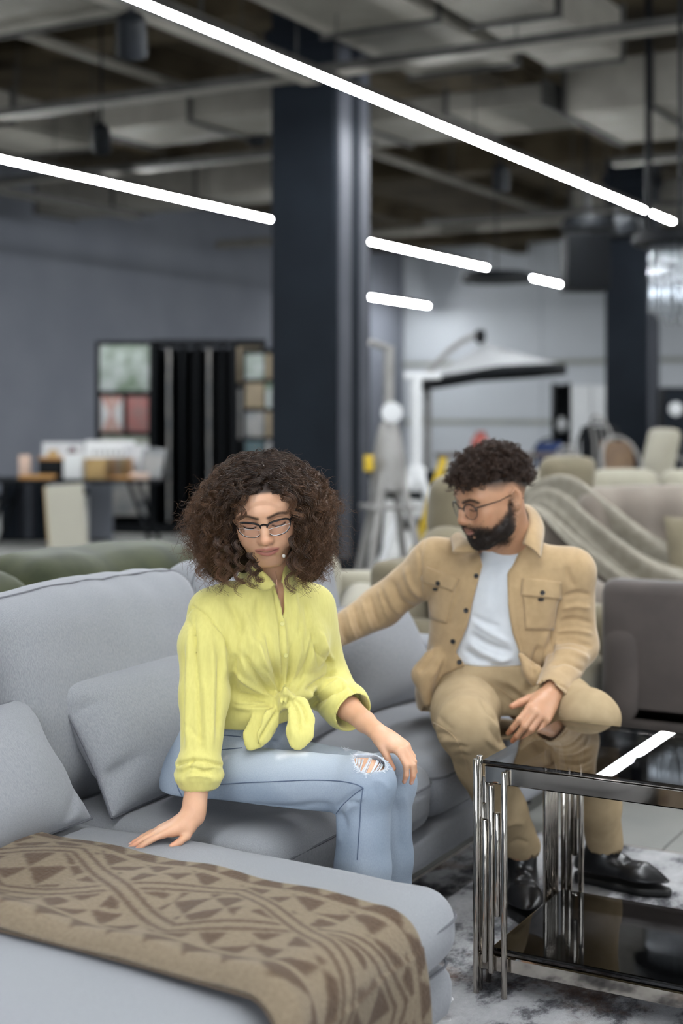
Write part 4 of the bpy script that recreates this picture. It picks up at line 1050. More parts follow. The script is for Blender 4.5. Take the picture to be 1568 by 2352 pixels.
    def pxpoly(s, poly, dmin, dmax, op='s', k=0.0, grow=0.0):
        """wedge seen as the polygon (picture points) between two depths; camera-aligned frame only"""
        Pp = np.array(poly, float)
        def fn(X, Y, Z):
            u = MIDX + FPX * X / Y + 0 * Z; v = HORIZON + FPX * (CAMZ - Z) / Y + 0 * X
            d = np.full(u.shape, 1e9, np.float32); sg = np.ones(u.shape, np.float32)
            n = len(Pp)
            for i in range(n):
                a = Pp[i]; b = Pp[(i + 1) % n]; e = b - a; L2 = e @ e
                wx, wy = u - a[0], v - a[1]
                t = np.clip((wx * e[0] + wy * e[1]) / L2, 0, 1)
                d = np.minimum(d, (wx - t * e[0]) ** 2 + (wy - t * e[1]) ** 2)
                c1 = v >= a[1]; c2 = v < b[1]; c3 = e[0] * wy > e[1] * wx
                flip = (c1 & c2 & c3) | (~c1 & ~c2 & ~c3)
                sg = np.where(flip, -sg, sg)
            d = sg * np.sqrt(d) / FPX * Y - grow
            return np.maximum(d, np.maximum(dmin - Y, Y - dmax))
        c = np.array([Cp(p[0], p[1], dd) for p in poly for dd in (dmin, dmax)])
        return s.put(fn, c.min(0) - abs(grow), c.max(0) + abs(grow), k, op)
    def disp(s, fn):
        s.d += fn(*s.xyz((slice(None),) * 3)).astype(np.float32); return s
    def mesh(s, smooth=2):
        """naive surface nets"""
        D = s.d; sg = D < 0
        c = sg[:-1, :-1, :-1].astype(np.int8)
        tot = np.zeros(tuple(np.array(D.shape) - 1), np.int8)
        for i in (0, 1):
            for j in (0, 1):
                for k in (0, 1): tot += sg[i:i + tot.shape[0], j:j + tot.shape[1], k:k + tot.shape[2]]
        act = (tot > 0) & (tot < 8)
        idx = np.full(act.shape, -1, np.int64); ai = np.argwhere(act); idx[act] = np.arange(len(ai))
        acc = np.zeros((len(ai), 3)); cnt = np.zeros(len(ai))
        cor = [(i, j, k) for i in (0, 1) for j in (0, 1) for k in (0, 1)]
        for p in range(8):
            for q in range(p + 1, 8):
                A, B = np.array(cor[p]), np.array(cor[q])
                if np.abs(A - B).sum() != 1: continue
                da = D[tuple((ai + A).T)].astype(float); db = D[tuple((ai + B).T)].astype(float)
                m = (da < 0) != (db < 0); t = np.where(m, da / np.where(m, da - db, 1), 0)
                acc[m] += (A + (B - A) * t[:, None])[m]; cnt[m] += 1
        V = s.lo + (ai + acc / cnt[:, None]) * s.h
        Fs = []
        for ax in range(3):
            o = [i for i in range(3) if i != ax]
            sh = list(D.shape); sh[ax] -= 1
            a0 = [slice(None)] * 3; a1 = [slice(None)] * 3; a0[ax] = slice(0, -1); a1[ax] = slice(1, None)
            for q in o: a0[q] = slice(1, -1); a1[q] = slice(1, -1)
            s0 = sg[tuple(a0)]; s1 = sg[tuple(a1)]
            for flip, cond in ((0, s0 & ~s1), (1, ~s0 & s1)):
                e = np.argwhere(cond)
                if not len(e): continue
                base = e.copy()
                for q in o: base[:, q] += 1
                def cell(du, dv):
                    cc = base.copy(); cc[:, o[0]] += du; cc[:, o[1]] += dv; return idx[tuple(cc.T)]
                quad = np.stack([cell(-1, -1), cell(0, -1), cell(0, 0), cell(-1, 0)], 1)
                if (flip == 1) != (ax == 1): quad = quad[:, ::-1]
                Fs.append(quad)
        F = np.concatenate(Fs)
        ok = (F >= 0).all(1); F = F[ok]
        for _ in range(smooth): V = lap(V, F, 0.5)
        return V, F

def lap(V, F, w=0.5):
    A = np.zeros_like(V); c = np.zeros(len(V))
    for i in range(F.shape[1]):
        a = F[:, i]; b = F[:, (i + 1) % F.shape[1]]
        for ch in range(3):
            A[:, ch] += np.bincount(a, V[b, ch], len(V)) + np.bincount(b, V[a, ch], len(V))
        c += np.bincount(a, minlength=len(V)) + np.bincount(b, minlength=len(V))
    c = np.maximum(c, 1)
    return V + (A / c[:, None] - V) * w
def vnormals(V, F):
    n = np.cross(V[F[:, 2]] - V[F[:, 0]], V[F[:, 3 if F.shape[1] > 3 else 1]] - V[F[:, 1 if F.shape[1] > 3 else 0]])
    N = np.zeros_like(V)
    for i in range(F.shape[1]):
        for ch in range(3): N[:, ch] += np.bincount(F[:, i], n[:, ch], len(V))
    return N / np.maximum(np.linalg.norm(N, axis=1), 1e-12)[:, None]
def topx(V): return np.stack([MIDX + FPX * V[:, 0] / V[:, 1], HORIZON + FPX * (CAMZ - V[:, 2]) / V[:, 1]], 1)
def poly_dist(Q, pts):
    """distance of 2-D points to a polyline and the running parameter 0..1 of the nearest spot"""
    pts = np.array(pts, float); best = np.full(len(Q), 1e9); par = np.zeros(len(Q)); side = np.zeros(len(Q))
    seg = np.linalg.norm(np.diff(pts, axis=0), axis=1); cum = np.concatenate([[0], np.cumsum(seg)])
    for i in range(len(pts) - 1):
        a, e = pts[i], pts[i + 1] - pts[i]; w = Q - a
        t = np.clip((w @ e) / max(e @ e, 1e-9), 0, 1); dd = np.linalg.norm(w - t[:, None] * e, axis=1)
        m = dd < best; best[m] = dd[m]; par[m] = (cum[i] + t[m] * seg[i]) / cum[-1]
        side[m] = np.sign(w[m, 0] * e[1] - w[m, 1] * e[0])
    return best, par, side
def smooth_line(pts, n=6):
    pts = np.array(pts, float)
    if len(pts) < 3: return pts
    out = []
    for i in range(len(pts) - 1):
        p0, p1, p2, p3 = pts[max(i - 1, 0)], pts[i], pts[i + 1], pts[min(i + 2, len(pts) - 1)]
        for t in np.linspace(0, 1, n, endpoint=False):
            out.append(0.5 * (2 * p1 + (p2 - p0) * t + (2 * p0 - 5 * p1 + 4 * p2 - p3) * t * t + (3 * p1 - p0 - 3 * p2 + p3) * t ** 3))
    out.append(pts[-1]); return np.array(out)
def folds(V, F, strokes, facing=0.05, dlim=None):
    """presses or raises folds along lines on the side of the cloth that the lines were read from"""
    N = vnormals(V, F); view = -V / np.linalg.norm(V, axis=1)[:, None]
    view = np.stack([-V[:, 0], -V[:, 1], CAMZ - V[:, 2]], 1); view /= np.linalg.norm(view, axis=1)[:, None]
    fc = np.clip(((N * view).sum(1) - facing) / 0.3, 0, 1)
    Q = topx(V); off = np.zeros(len(V))
    for st in strokes:
        pts, w, amp = st[0], st[1], st[2]
        kind = st[3] if len(st) > 3 else 'g'
        rng_ = st[4] if len(st) > 4 else None
        L = smooth_line(pts)
        lo, hi = L.min(0) - 4 * w, L.max(0) + 4 * w
        m = np.where((Q[:, 0] > lo[0]) & (Q[:, 0] < hi[0]) & (Q[:, 1] > lo[1]) & (Q[:, 1] < hi[1]) & (fc > 0))[0]
        if rng_ is not None: m = m[(V[m, 1] > rng_[0]) & (V[m, 1] < rng_[1])]
        if not len(m): continue
        d, t, sd = poly_dist(Q[m], L)
        taper = np.clip(np.minimum(t, 1 - t) / 0.18, 0, 1) if kind != 'e' else 1.0
        if kind == 's': g = np.exp(-(d / w) ** 2) - 0.6 * np.exp(-((d - 1.9 * w) / w) ** 2) * (sd > 0)      # ridge with a hollow beside it
        elif kind == 'step': g = np.where(sd > 0, np.exp(-(d / w)), 0.0)
        else: g = np.exp(-(d / w) ** 2)
        off[m] += amp * g * taper * fc[m]
    return V + N * off[:, None]
def body_mesh(name, V, F, m, parent=None, col=None):
    o = np_mesh(name, c2w(V), F, m, parent)
    if col is not None: set_col(o, col)
    return o
def on_surface(bvh, px, py, off=0.0):
    """spot on a cloth seen at (px, py): hit point, normal (camera-aligned frame)"""
    o = Vector((0, 0, CAMZ)); d = Vector(Cp(px, py, 1.0)) - o
    h = bvh.ray_cast(o, d.normalized())
    if h[0] is None: return None
    n = h[1] if h[1].dot(d) < 0 else -h[1]
    return np.array(h[0] + n * off), np.array(n)
def bvh_of(V, F): return BVHTree.FromPolygons([tuple(v) for v in V], [tuple(int(i) for i in f) for f in F])

def rotm(yaw, pitch, roll):
    """head frame -> camera-aligned frame: head +y forward, +x the person's left, +z up; yaw 0 looks at the camera"""
    R0 = Matrix(((-1, 0, 0), (0, -1, 0), (0, 0, 1)))      # facing -d
    R0 = Matrix.Rotation(math.pi, 3, 'Z')
    return np.array(Matrix.Rotation(yaw, 3, 'Z') @ R0 @ Matrix.Rotation(roll, 3, 'Y') @ Matrix.Rotation(pitch, 3, 'X'))

# ---------------------------------------------------------------- heads
def head_sdf(female, neck_to, h=0.0021, lid_drop=1.0):
    """head in its own frame: origin between the ears; returns mesh and tone masks"""
    v = Vol((-0.105, -0.16, -0.26), (0.105, 0.14, 0.135), h)
    f = female
    v.ell((0, -0.016, 0.031), (0.073, 0.093, 0.076))
    v.ell((0, 0.012, 0.026), (0.066, 0.077, 0.066), 0.04)
    v.ell((0, 0.030, -0.036), (0.060 if f else 0.063, 0.055, 0.066), 0.05)
    v.ell((0, 0.045, -0.065), (0.040 if f else 0.047, 0.042, 0.045), 0.03)
    v.ell((0, 0.064, -0.101 if f else -0.104), (0.017 if f else 0.024, 0.018, 0.015 if f else 0.019), 0.024)
    for s in (-1, 1):
        v.cone((s * 0.054, -0.002, -0.045), (s * (0.044 if f else 0.052), 0.012, -0.075), 0.018, 0.016, 0.03)
        v.cone((s * (0.046 if f else 0.053), 0.012, -0.076), (s * 0.016, 0.062, -0.104), 0.014, 0.013, 0.026)
        v.ell((s * 0.043, 0.060, -0.020), (0.021, 0.019, 0.017), 0.022)          # cheekbone
        v.ell((s * 0.033, 0.066, -0.048), (0.022, 0.018, 0.024), 0.025)          # cheek
        v.cone((s * 0.016, 0.080, 0.0215), (s * 0.046, 0.066, 0.0245), 0.0105 if f else 0.012, 0.010, 0.03)   # brow ridge
        v.ell((s * 0.0315, 0.094, 0.003), (0.0165, 0.0125, 0.0105), 0.014, 's')   # socket
        v.ell((s * 0.0315, 0.0700, -0.0005), (0.0150, 0.0152, 0.0122), 0.004)      # lid over the eyeball
    v.chain([(0, 0.0815, 0.018), (0, 0.0885, 0.003), (0, 0.0985, -0.016), (0, 0.1065, -0.031)], [0.0075, 0.0070, 0.0078, 0.0092], 0.012)
    v.ell((0, 0.1085, -0.0350), (0.0104, 0.0096, 0.0094), 0.008)
    for s in (-1, 1):
        v.ell((s * 0.0108, 0.0990, -0.0385), (0.0072, 0.0105, 0.0074), 0.008)
        v.ell((s * 0.0066, 0.1015, -0.0465), (0.0034, 0.0055, 0.0034), 0.002, 's')
    v.ell((0, 0.076, -0.062), (0.030, 0.0195, 0.022), 0.02)                     # round of the mouth
    v.cone((0, 0.0985, -0.047), (0, 0.0965, -0.0535), 0.0016, 0.002, 0.003, 's')  # philtrum
    zu = -0.0615
    v.chain([(-0.0235, 0.0840, zu - 0.0018), (-0.012, 0.0935, zu + 0.0005), (-0.004, 0.0968, zu + 0.0022), (0, 0.0968, zu + 0.0012), (0.004, 0.0968, zu + 0.0022), (0.012, 0.0935, zu + 0.0005), (0.0235, 0.0840, zu - 0.0018)], [0.0020, 0.0038, 0.0042, 0.0040, 0.0042, 0.0038, 0.0020], 0.005)
    v.chain([(-0.021, 0.0840, zu - 0.0048), (-0.010, 0.0930, zu - 0.0106), (0, 0.0952, zu - 0.0118), (0.010, 0.0930, zu - 0.0106), (0.021, 0.0840, zu - 0.0048)], [0.0022, 0.0048, 0.0056, 0.0048, 0.0022], 0.005)
    v.chain([(-0.0260, 0.0868, zu - 0.0022), (-0.012, 0.0985, zu - 0.0045), (0, 0.1015, zu - 0.0054), (0.012, 0.0985, zu - 0.0045), (0.0260, 0.0868, zu - 0.0022)], [0.0008, 0.0013, 0.0015, 0.0013, 0.0008], 0.0015, 's')
    v.cone((-0.012, 0.092, zu - 0.0215), (0.012, 0.092, zu - 0.0215), 0.0035, 0.0035, 0.008, 's')   # under the lip
    for s in (-1, 1):                                                              # ears
        e = 1.0 if f else 1.12
        Rr = np.array(Matrix.Rotation(s * 0.45, 3, 'Z').transposed())
        c = np.array((s * (0.0790 if f else 0.0815), -0.016, -0.004))
        v.ell(c, (0.0085 * e, 0.0175 * e, 0.0310 * e), 0.004, rot=Rr)
        v.cone((s * 0.072, -0.002, -0.032), (s * 0.0765, -0.011, -0.024), 0.0075, 0.0085, 0.004)
        v.ell(c + (s * 0.0095 * e, 0.004, 0.002), (0.0065 * e, 0.0105 * e, 0.0205 * e), 0.003, 's', Rr)
        v.chain([c + (s * 0.006, 0.011, 0.016), c + (s * 0.008, 0.0, 0.0255 * e), c + (s * 0.0095, -0.012, 0.013), c + (s * 0.008, -0.010, -0.010)], [0.0030, 0.0034, 0.0034, 0.0028], 0.003)
        v.ell(c + (s * 0.003, 0.013, -0.002), (0.0035, 0.0045, 0.0065), 0.003)
    r0, r1 = (0.049, 0.053) if f else (0.060, 0.066)
    v.cone((0, -0.022, -0.045), neck_to, r0, r1, 0.022)
    return v

def to_cam(Vh, o, R): return Vh @ R.T + o
def gauss(d2, w): return np.exp(-d2 / (w * w))

def seg_dist(V, pts):
    """distance in the face plane (x, z) for the front of the head"""
    V = V[:, [0, 2]]; pts = [(p[0], p[2]) for p in pts]
    best = np.full(len(V), 1e9)
    for a, b in zip(pts[:-1], pts[1:]):
        a = np.array(a); b = np.array(b); e = b - a
        t = np.clip((V - a) @ e / max(e @ e, 1e-12), 0, 1); best = np.minimum(best, np.linalg.norm(V - a - t[:, None] * e, axis=1))
    return best

def skin_tone(Vh, base, female):
    c = np.tile(np.array(base), (len(Vh), 1)); zu = -0.0615
    def blend(col, m):
        c[:] = c * (1 - m[:, None]) + np.array(col)[None] * m[:, None]
    front = np.clip((Vh[:, 1] - 0.04) / 0.03, 0, 1)
    for s in (-1, 1):
        blend((base[0] * 1.0, base[1] * 0.80, base[2] * 0.76), 0.45 * gauss(((Vh - (s * 0.04, 0.07, -0.032)) ** 2).sum(1), 0.024))
    blend((base[0] * 0.98, base[1] * 0.80, base[2] * 0.76), 0.5 * gauss(((Vh - (0, 0.112, -0.036)) ** 2).sum(1), 0.014))
    up = seg_dist(Vh, [(-0.0235, 0.086, zu - 0.0018), (-0.012, 0.0975, zu + 0.0005), (-0.004, 0.101, zu + 0.0020), (0, 0.101, zu + 0.001), (0.004, 0.101, zu + 0.0020), (0.012, 0.0975, zu + 0.0005), (0.0235, 0.086, zu - 0.0018)])
    lw = seg_dist(Vh, [(-0.021, 0.086, zu - 0.0048), (-0.010, 0.097, zu - 0.0106), (0, 0.1005, zu - 0.0118), (0.010, 0.097, zu - 0.0106), (0.021, 0.086, zu - 0.0048)])
    fr = (Vh[:, 1] > 0.05)
    lips = fr * np.maximum(1 / (1 + np.exp((up - 0.0040) / 0.0006)), 1 / (1 + np.exp((lw - 0.0054) / 0.0007)))
    blend((0.46, 0.165, 0.135) if female else (0.36, 0.16, 0.13), 0.9 * lips)
    ln = seg_dist(Vh, [(-0.0250, 0.0850, zu - 0.0022), (-0.012, 0.0955, zu - 0.0045), (0, 0.0985, zu - 0.0054), (0.012, 0.0955, zu - 0.0045), (0.0250, 0.0850, zu - 0.0022)])
    blend((0.12, 0.03, 0.025), fr * 0.85 / (1 + np.exp((ln - 0.0014) / 0.0004)))
    return c, blend

def strands(name, P0, m, parent, radius, taper=0.35):
    """hair object from a list of (n, 3) strand arrays given in the camera-aligned frame"""
    hc = bpy.data.hair_curves.new(name)
    sizes = [len(p) for p in P0]
    hc.add_curves(sizes)
    A = np.concatenate(P0); A = c2w(A).astype(np.float32)
    hc.attributes['position'].data.foreach_set('vector', A.ravel())
    ra = hc.attributes.get('radius') or hc.attributes.new('radius', 'FLOAT', 'POINT')
    R = np.concatenate([radius * (1 - (1 - taper) * np.linspace(0, 1, n) ** 2) * (rs if True else 1) for n, rs in zip(sizes, np.random.default_rng(3).uniform(0.75, 1.25, len(sizes)))]).astype(np.float32)
    ra.data.foreach_set('value', R)
    hc.materials.append(m)
    o = bpy.data.objects.new(name, hc); COL.objects.link(o)
    if parent is not None: o.parent = parent
    return o
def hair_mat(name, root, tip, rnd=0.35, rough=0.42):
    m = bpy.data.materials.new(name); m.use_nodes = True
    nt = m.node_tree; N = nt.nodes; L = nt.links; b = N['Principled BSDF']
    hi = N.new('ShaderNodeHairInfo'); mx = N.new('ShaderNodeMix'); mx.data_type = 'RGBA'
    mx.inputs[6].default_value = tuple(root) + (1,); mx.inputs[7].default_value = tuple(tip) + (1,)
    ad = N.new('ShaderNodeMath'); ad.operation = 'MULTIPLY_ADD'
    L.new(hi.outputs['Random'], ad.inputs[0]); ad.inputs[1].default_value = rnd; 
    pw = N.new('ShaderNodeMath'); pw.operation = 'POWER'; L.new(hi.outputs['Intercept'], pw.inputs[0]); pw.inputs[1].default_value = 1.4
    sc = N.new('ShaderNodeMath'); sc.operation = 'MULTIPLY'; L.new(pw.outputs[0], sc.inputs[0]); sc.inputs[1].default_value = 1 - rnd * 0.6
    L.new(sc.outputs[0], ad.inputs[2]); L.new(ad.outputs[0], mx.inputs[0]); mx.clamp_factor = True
    L.new(mx.outputs[2], b.inputs['Base Color']); b.inputs['Roughness'].default_value = rough; b.inputs['Specular IOR Level'].default_value = 0.35
    n = N.new('ShaderNodeTexNoise'); n.inputs['Scale'].default_value = 40
    return m

# ---------------------------------------------------------------- hands
def frame(fwd, up):
    f = np.array(fwd, float); f /= np.linalg.norm(f); u = np.array(up, float); u -= f * (u @ f); u /= np.linalg.norm(u)
    return np.stack([np.cross(f, u), f, u], 1)                 # columns: x, y(forward), z(back of the hand)
def hand(v, wrist, fwd, up, side, curls, thumb, sc=1.0, k=0.010, spread=1.0, tj=None):
    """side +1 puts the thumb on the +x side of the frame; curls: 4 x (mcp, pip, dip, splay) in radians; thumb: joint list in hand space"""
    R = frame(fwd, up); wrist = np.array(wrist, float)
    def T(p): return wrist + R @ (np.array(p) * sc * np.array((side, 1, 1)))
    mc = ((0.024, 0.085, 0.004), (0.0075, 0.089, 0.006), (-0.0095, 0.084, 0.004), (-0.0255, 0.076, 0.0))
    ln = ((0.043, 0.026, 0.021), (0.047, 0.030, 0.022), (0.043, 0.028, 0.021), (0.034, 0.020, 0.019))
    rr = ((0.0094, 0.0084, 0.0074, 0.0062), (0.0096, 0.0086, 0.0075, 0.0063), (0.0091, 0.0081, 0.0071, 0.0060), (0.0081, 0.0071, 0.0063, 0.0054))
    v.cone(T((0.0, -0.012, 0.0)), T((0, 0.03, 0.001)), 0.0235 * sc, 0.027 * sc, 0.012, flat=(R[:, 2], 0.68))
    for i, p in enumerate(mc):
        b = (p[0] * 0.55, 0.012, 0.0)
        v.cone(T(b), T((p[0], p[1], p[2] - 0.004)), 0.0125 * sc, 0.0108 * sc, 0.012)
    v.cone(T((-0.018, 0.02, -0.004)), T((-0.024, 0.062, -0.006)), 0.0125 * sc, 0.010 * sc, 0.012)
    v.cone(T((0.016, 0.014, -0.006)), T((0.020, 0.058, -0.006)), 0.014 * sc, 0.011 * sc, 0.012)
    tips = []
    for i, p in enumerate(mc):
        a1, a2, a3, sp = curls[i]
        pts = [np.array(p) + (0, 0, -0.0025)]; ang = 0.0
        d0 = np.array((math.sin(sp) * spread, math.cos(sp), 0))
        for L, a in zip(ln[i], (a1, a2, a3)):
            ang += a
            dv = d0 * math.cos(ang) + np.array((0, 0, -1)) * math.sin(ang)
            pts.append(pts[-1] + dv * L)
        q = [T(x) for x in pts]
        for j in range(3): v.cone(q[j], q[j + 1], rr[i][j] * sc, rr[i][j + 1] * sc, 0.0035 if j else 0.006)
        nz = (d0 * math.sin(ang) + np.array((0, 0, 1)) * math.cos(ang))
        tips.append((q[3], R @ (nz * np.array((side, 1, 1))), q[3] - q[2], rr[i][3] * sc))
    q = [T(x) for x in thumb]
    for j in range(len(q) - 1): v.cone(q[j], q[j + 1], (0.0155, 0.0112, 0.0098, 0.0074)[j] * sc, (0.0112, 0.0098, 0.0074, 0.0070)[j] * sc, 0.010 if j == 0 else 0.004)
    tips.append((q[-1], None, q[-1] - q[-2], 0.0074 * sc))
    return tips
THUMB_FLAT = [(0.015, 0.016, -0.006), (0.040, 0.040, -0.010), (0.056, 0.066, -0.012), (0.064, 0.090, -0.013)]
# ---------------------------------------------------------------- the seated woman in the yellow shirt
SKIN_W = (0.64, 0.365, 0.23)
m_skin = mat('skin', (1, 1, 1), 0.42, spec=0.45, attr='tone', col2=(0.96, 0.945, 0.93), nscale=60, subsurf=0.12, bump=0.06, bscale=700, bdist=0.001)
HW_R = rotm(math.radians(-1.0), math.radians(-23), math.radians(5.5))
HW_O = np.array((-0.168, 3.235, 1.171)) + np.array((-0.006, 0, 0.0))

def woman_head():
    nb = np.array((-0.158, 3.325, 0.965)); nl = HW_R.T @ (nb - HW_O)
    v = head_sdf(True, tuple(nl))
    V, F = v.mesh(2)
    col, blend = skin_tone(V, SKIN_W, True)
    hl = np.interp(V[:, 1], (-0.11, -0.04, 0.0, 0.03, 0.055, 0.075, 0.09), (-0.06, -0.04, 0.012, 0.030, 0.052, 0.062, 0.070))
    blend((0.014, 0.008, 0.006), 0.97 / (1 + np.exp((hl + 0.004 - V[:, 2]) / 0.0016)))      # hair roots
    for s in (-1, 1):                                 # lowered lids with a dark lash line
        lash = [(s * 0.0185, 0.079, -0.0068), (s * 0.025, 0.0825, -0.0098), (s * 0.0325, 0.0835, -0.0105), (s * 0.040, 0.081, -0.0090), (s * 0.0465, 0.075, -0.0055)]
        d = seg_dist(V, lash); blend((0.012, 0.009, 0.008), (V[:, 1] > 0.05) * 0.95 / (1 + np.exp((d - 0.0021) / 0.0004)))
        lid = np.sqrt(((V[:, 0] - s * 0.0325) / 0.016) ** 2 + ((V[:, 2] + 0.002) / 0.009) ** 2); blend((SKIN_W[0] * 0.72, SKIN_W[1] * 0.55, SKIN_W[2] * 0.48), 0.55 * np.clip(1.4 - lid, 0, 1) * (V[:, 1] > 0.06))
        brow = [(s * 0.0120, 0, 0.0175), (s * 0.022, 0, 0.0200), (s * 0.033, 0, 0.0222), (s * 0.044, 0, 0.0215), (s * 0.0525, 0, 0.0175)]
        d = seg_dist(V, brow); blend((0.035, 0.02, 0.014), (V[:, 1] > 0.03) * 0.92 / (1 + np.exp((d - 0.0036) / 0.0008)))
    return V, F, col
wV, wF, wC = woman_head()

def lash_tubes(parent, V, F, O, R, m, sc=1.0, r=0.0010, dz=0.0):
    bv = bvh_of(V, F)
    for s in (-1, 1):
        pts = []
        for x, z in smooth_line([(0.0180, -0.0066), (0.0235, -0.0092), (0.0325, -0.0105), (0.0405, -0.0090), (0.0478, -0.0050)], 5):
            h = bv.ray_cast(Vector((s * x, 0.2, z + dz)), Vector((0, -1, 0)))
            if h[0] is not None: pts.append(np.array(h[0]) + (0, 0.0006, -0.0004))
        q = c2w((np.array(pts) * sc) @ R.T + O); n = len(q)
        MB().tube([Vector(p) for p in q], [r * (0.35 + 0.9 * math.sin(math.pi * (0.12 + 0.76 * i / (n - 1)))) for i in range(n)], 6).build('eyelashes', m, parent, True)

def glasses_shape(half, top, bot, n=40, e=2.6, slant=0.0):
    pts = []
    for i in range(n):
        a = 2 * math.pi * i / n; c, s = math.cos(a), math.sin(a)
        x = half * math.copysign(abs(c) ** (2 / e), c); z = (top if s > 0 else bot) * math.copysign(abs(s) ** (2 / e), s)
        x *= 1 - slant * (z < 0) * abs(z) / bot
        pts.append((x, z))
    return pts
def make_glasses(parent, O, R, half, top, bot, cx, cz, y0, wrap, e, slant, thick, rim_m, lens_m, temple_y, name='glasses', bridge_z=0.004, up=0.0, tx=0.079, pale=None):
    def T(p): return Vector(c2w((R @ np.array(p) + O)[None])[0])
    g = bpy.data.objects.new(name, None); COL.objects.link(g); g.parent = parent; g.empty_display_size = 0.05
    for s in (-1, 1):
        sh = glasses_shape(half, top, bot, 40, e, slant)
        pts = [(s * (cx + x), y0 - wrap * ((cx + x) / 0.06) ** 2, cz + z + up * x / half) for x, z in sh]
        pp = [T(p) for p in pts]
        rr = [thick * (1.45 if z > 0 else 0.75) if e < 3.5 else thick for x, z in sh]
        MB().tube(pp + [pp[0]], rr + [rr[0]], 8, False).build('rim', rim_m, g, True)
        if pale is not None:
            k0 = [i for i in range(len(pts)) if sh[i][1] < bot * 0.15]
            MB().tube([T((s * (cx + sh[i][0] * 0.955), pts[i][1] + 0.0006, cz + sh[i][1] * 0.945 + up * sh[i][0] / half)) for i in k0], 0.0006, 6).build('lens_glint', pale, g, True)  # pale tube stands for the reflection along the lower lens edge
        bm = MB(); vs = [bm.bm.verts.new(p) for p in pp]; vs2 = [bm.bm.verts.new(p + (T((0, 0.0012, 0)) - T((0, 0, 0)))) for p in pp]
        bm.bm.faces.new(vs); bm.bm.faces.new(list(reversed(vs2)))
        for i in range(len(vs)): bm.bm.faces.new((vs[i], vs[(i + 1) % len(vs)], vs2[(i + 1) % len(vs)], vs2[i]))
        bm.build('lens', lens_m, g)
        xo = cx + half * 0.98
        ye = y0 - wrap * (xo / 0.06) ** 2
        tz = cz + top * 0.55 + up
        MB().tube([T((s * xo, ye, tz)), T((s * (xo + 0.004), ye - 0.008, tz)), T((s * (tx - 0.005), 0.03, tz + 0.001)), T((s * tx, temple_y + 0.012, tz + 0.006)), T((s * tx, temple_y - 0.012, tz + 0.002)), T((s * (tx - 0.002), temple_y - 0.03, tz - 0.016))], [thick * 1.5, thick * 1.4, thick, thick, thick * 0.9, thick * 0.8], 8).build('temple', rim_m, g, True)
    xi = cx - half
    MB().tube([T((-xi, y0 - 0.0005, cz + bridge_z)), T((0, y0 + 0.003, cz + bridge_z + 0.003)), T((xi, y0 - 0.0005, cz + bridge_z))], thick * 1.35, 8).build('bridge', rim_m, g, True)
    return g
m_rim = mat('black_acetate', (0.008, 0.007, 0.008), 0.22, col2=(0.012, 0.01, 0.01), nscale=30)
m_lens = smoked_glass('clear_lens', (0.97, 0.97, 0.98), 0.0, 1.14)
woman = body_mesh('woman', to_cam(wV, HW_O, HW_R), wF, m_skin, None, wC)
lash_tubes(woman, wV, wF, HW_O, HW_R, m_rim)
make_glasses(woman, HW_O, HW_R, 0.0265, 0.0165, 0.0195, 0.0325, -0.0075, 0.1005, 0.010, 2.9, 0.20, 0.0016, m_rim, m_lens, -0.018, up=0.0030, bridge_z=0.009, pale=mat('pale_glint', (0.7, 0.68, 0.66), 0.3, col2=(0.62, 0.6, 0.58), nscale=60))
tag(woman, 'seated young woman with big curly brown hair, glasses, yellow tied shirt and ripped jeans', 'person')

DX = np.array((CA, -SA, 0.0)); DY = np.array((SA, CA, 0.0))        # building axes seen in the camera-aligned frame
HN, HF = Cp(462, 1790, 3.345), None
HF = HN + DY * 0.175
KN, KF = Cp(836, 1803, 3.125), Cp(886, 1798, 3.275)
AN, AF = np.array(((828 - 784) / FPX * 3.15, 3.15, 0.10)), np.array(((886 - 784) / FPX * 3.29, 3.29, 0.10))
SN, SF = Cp(464, 1402, 3.245), Cp(720, 1400, 3.405)
EN, EF = Cp(468, 1600, 3.20), Cp(736, 1566, 3.455)
WN, WF = Cp(443, 1874, 3.11), Cp(866, 1681, 3.245)

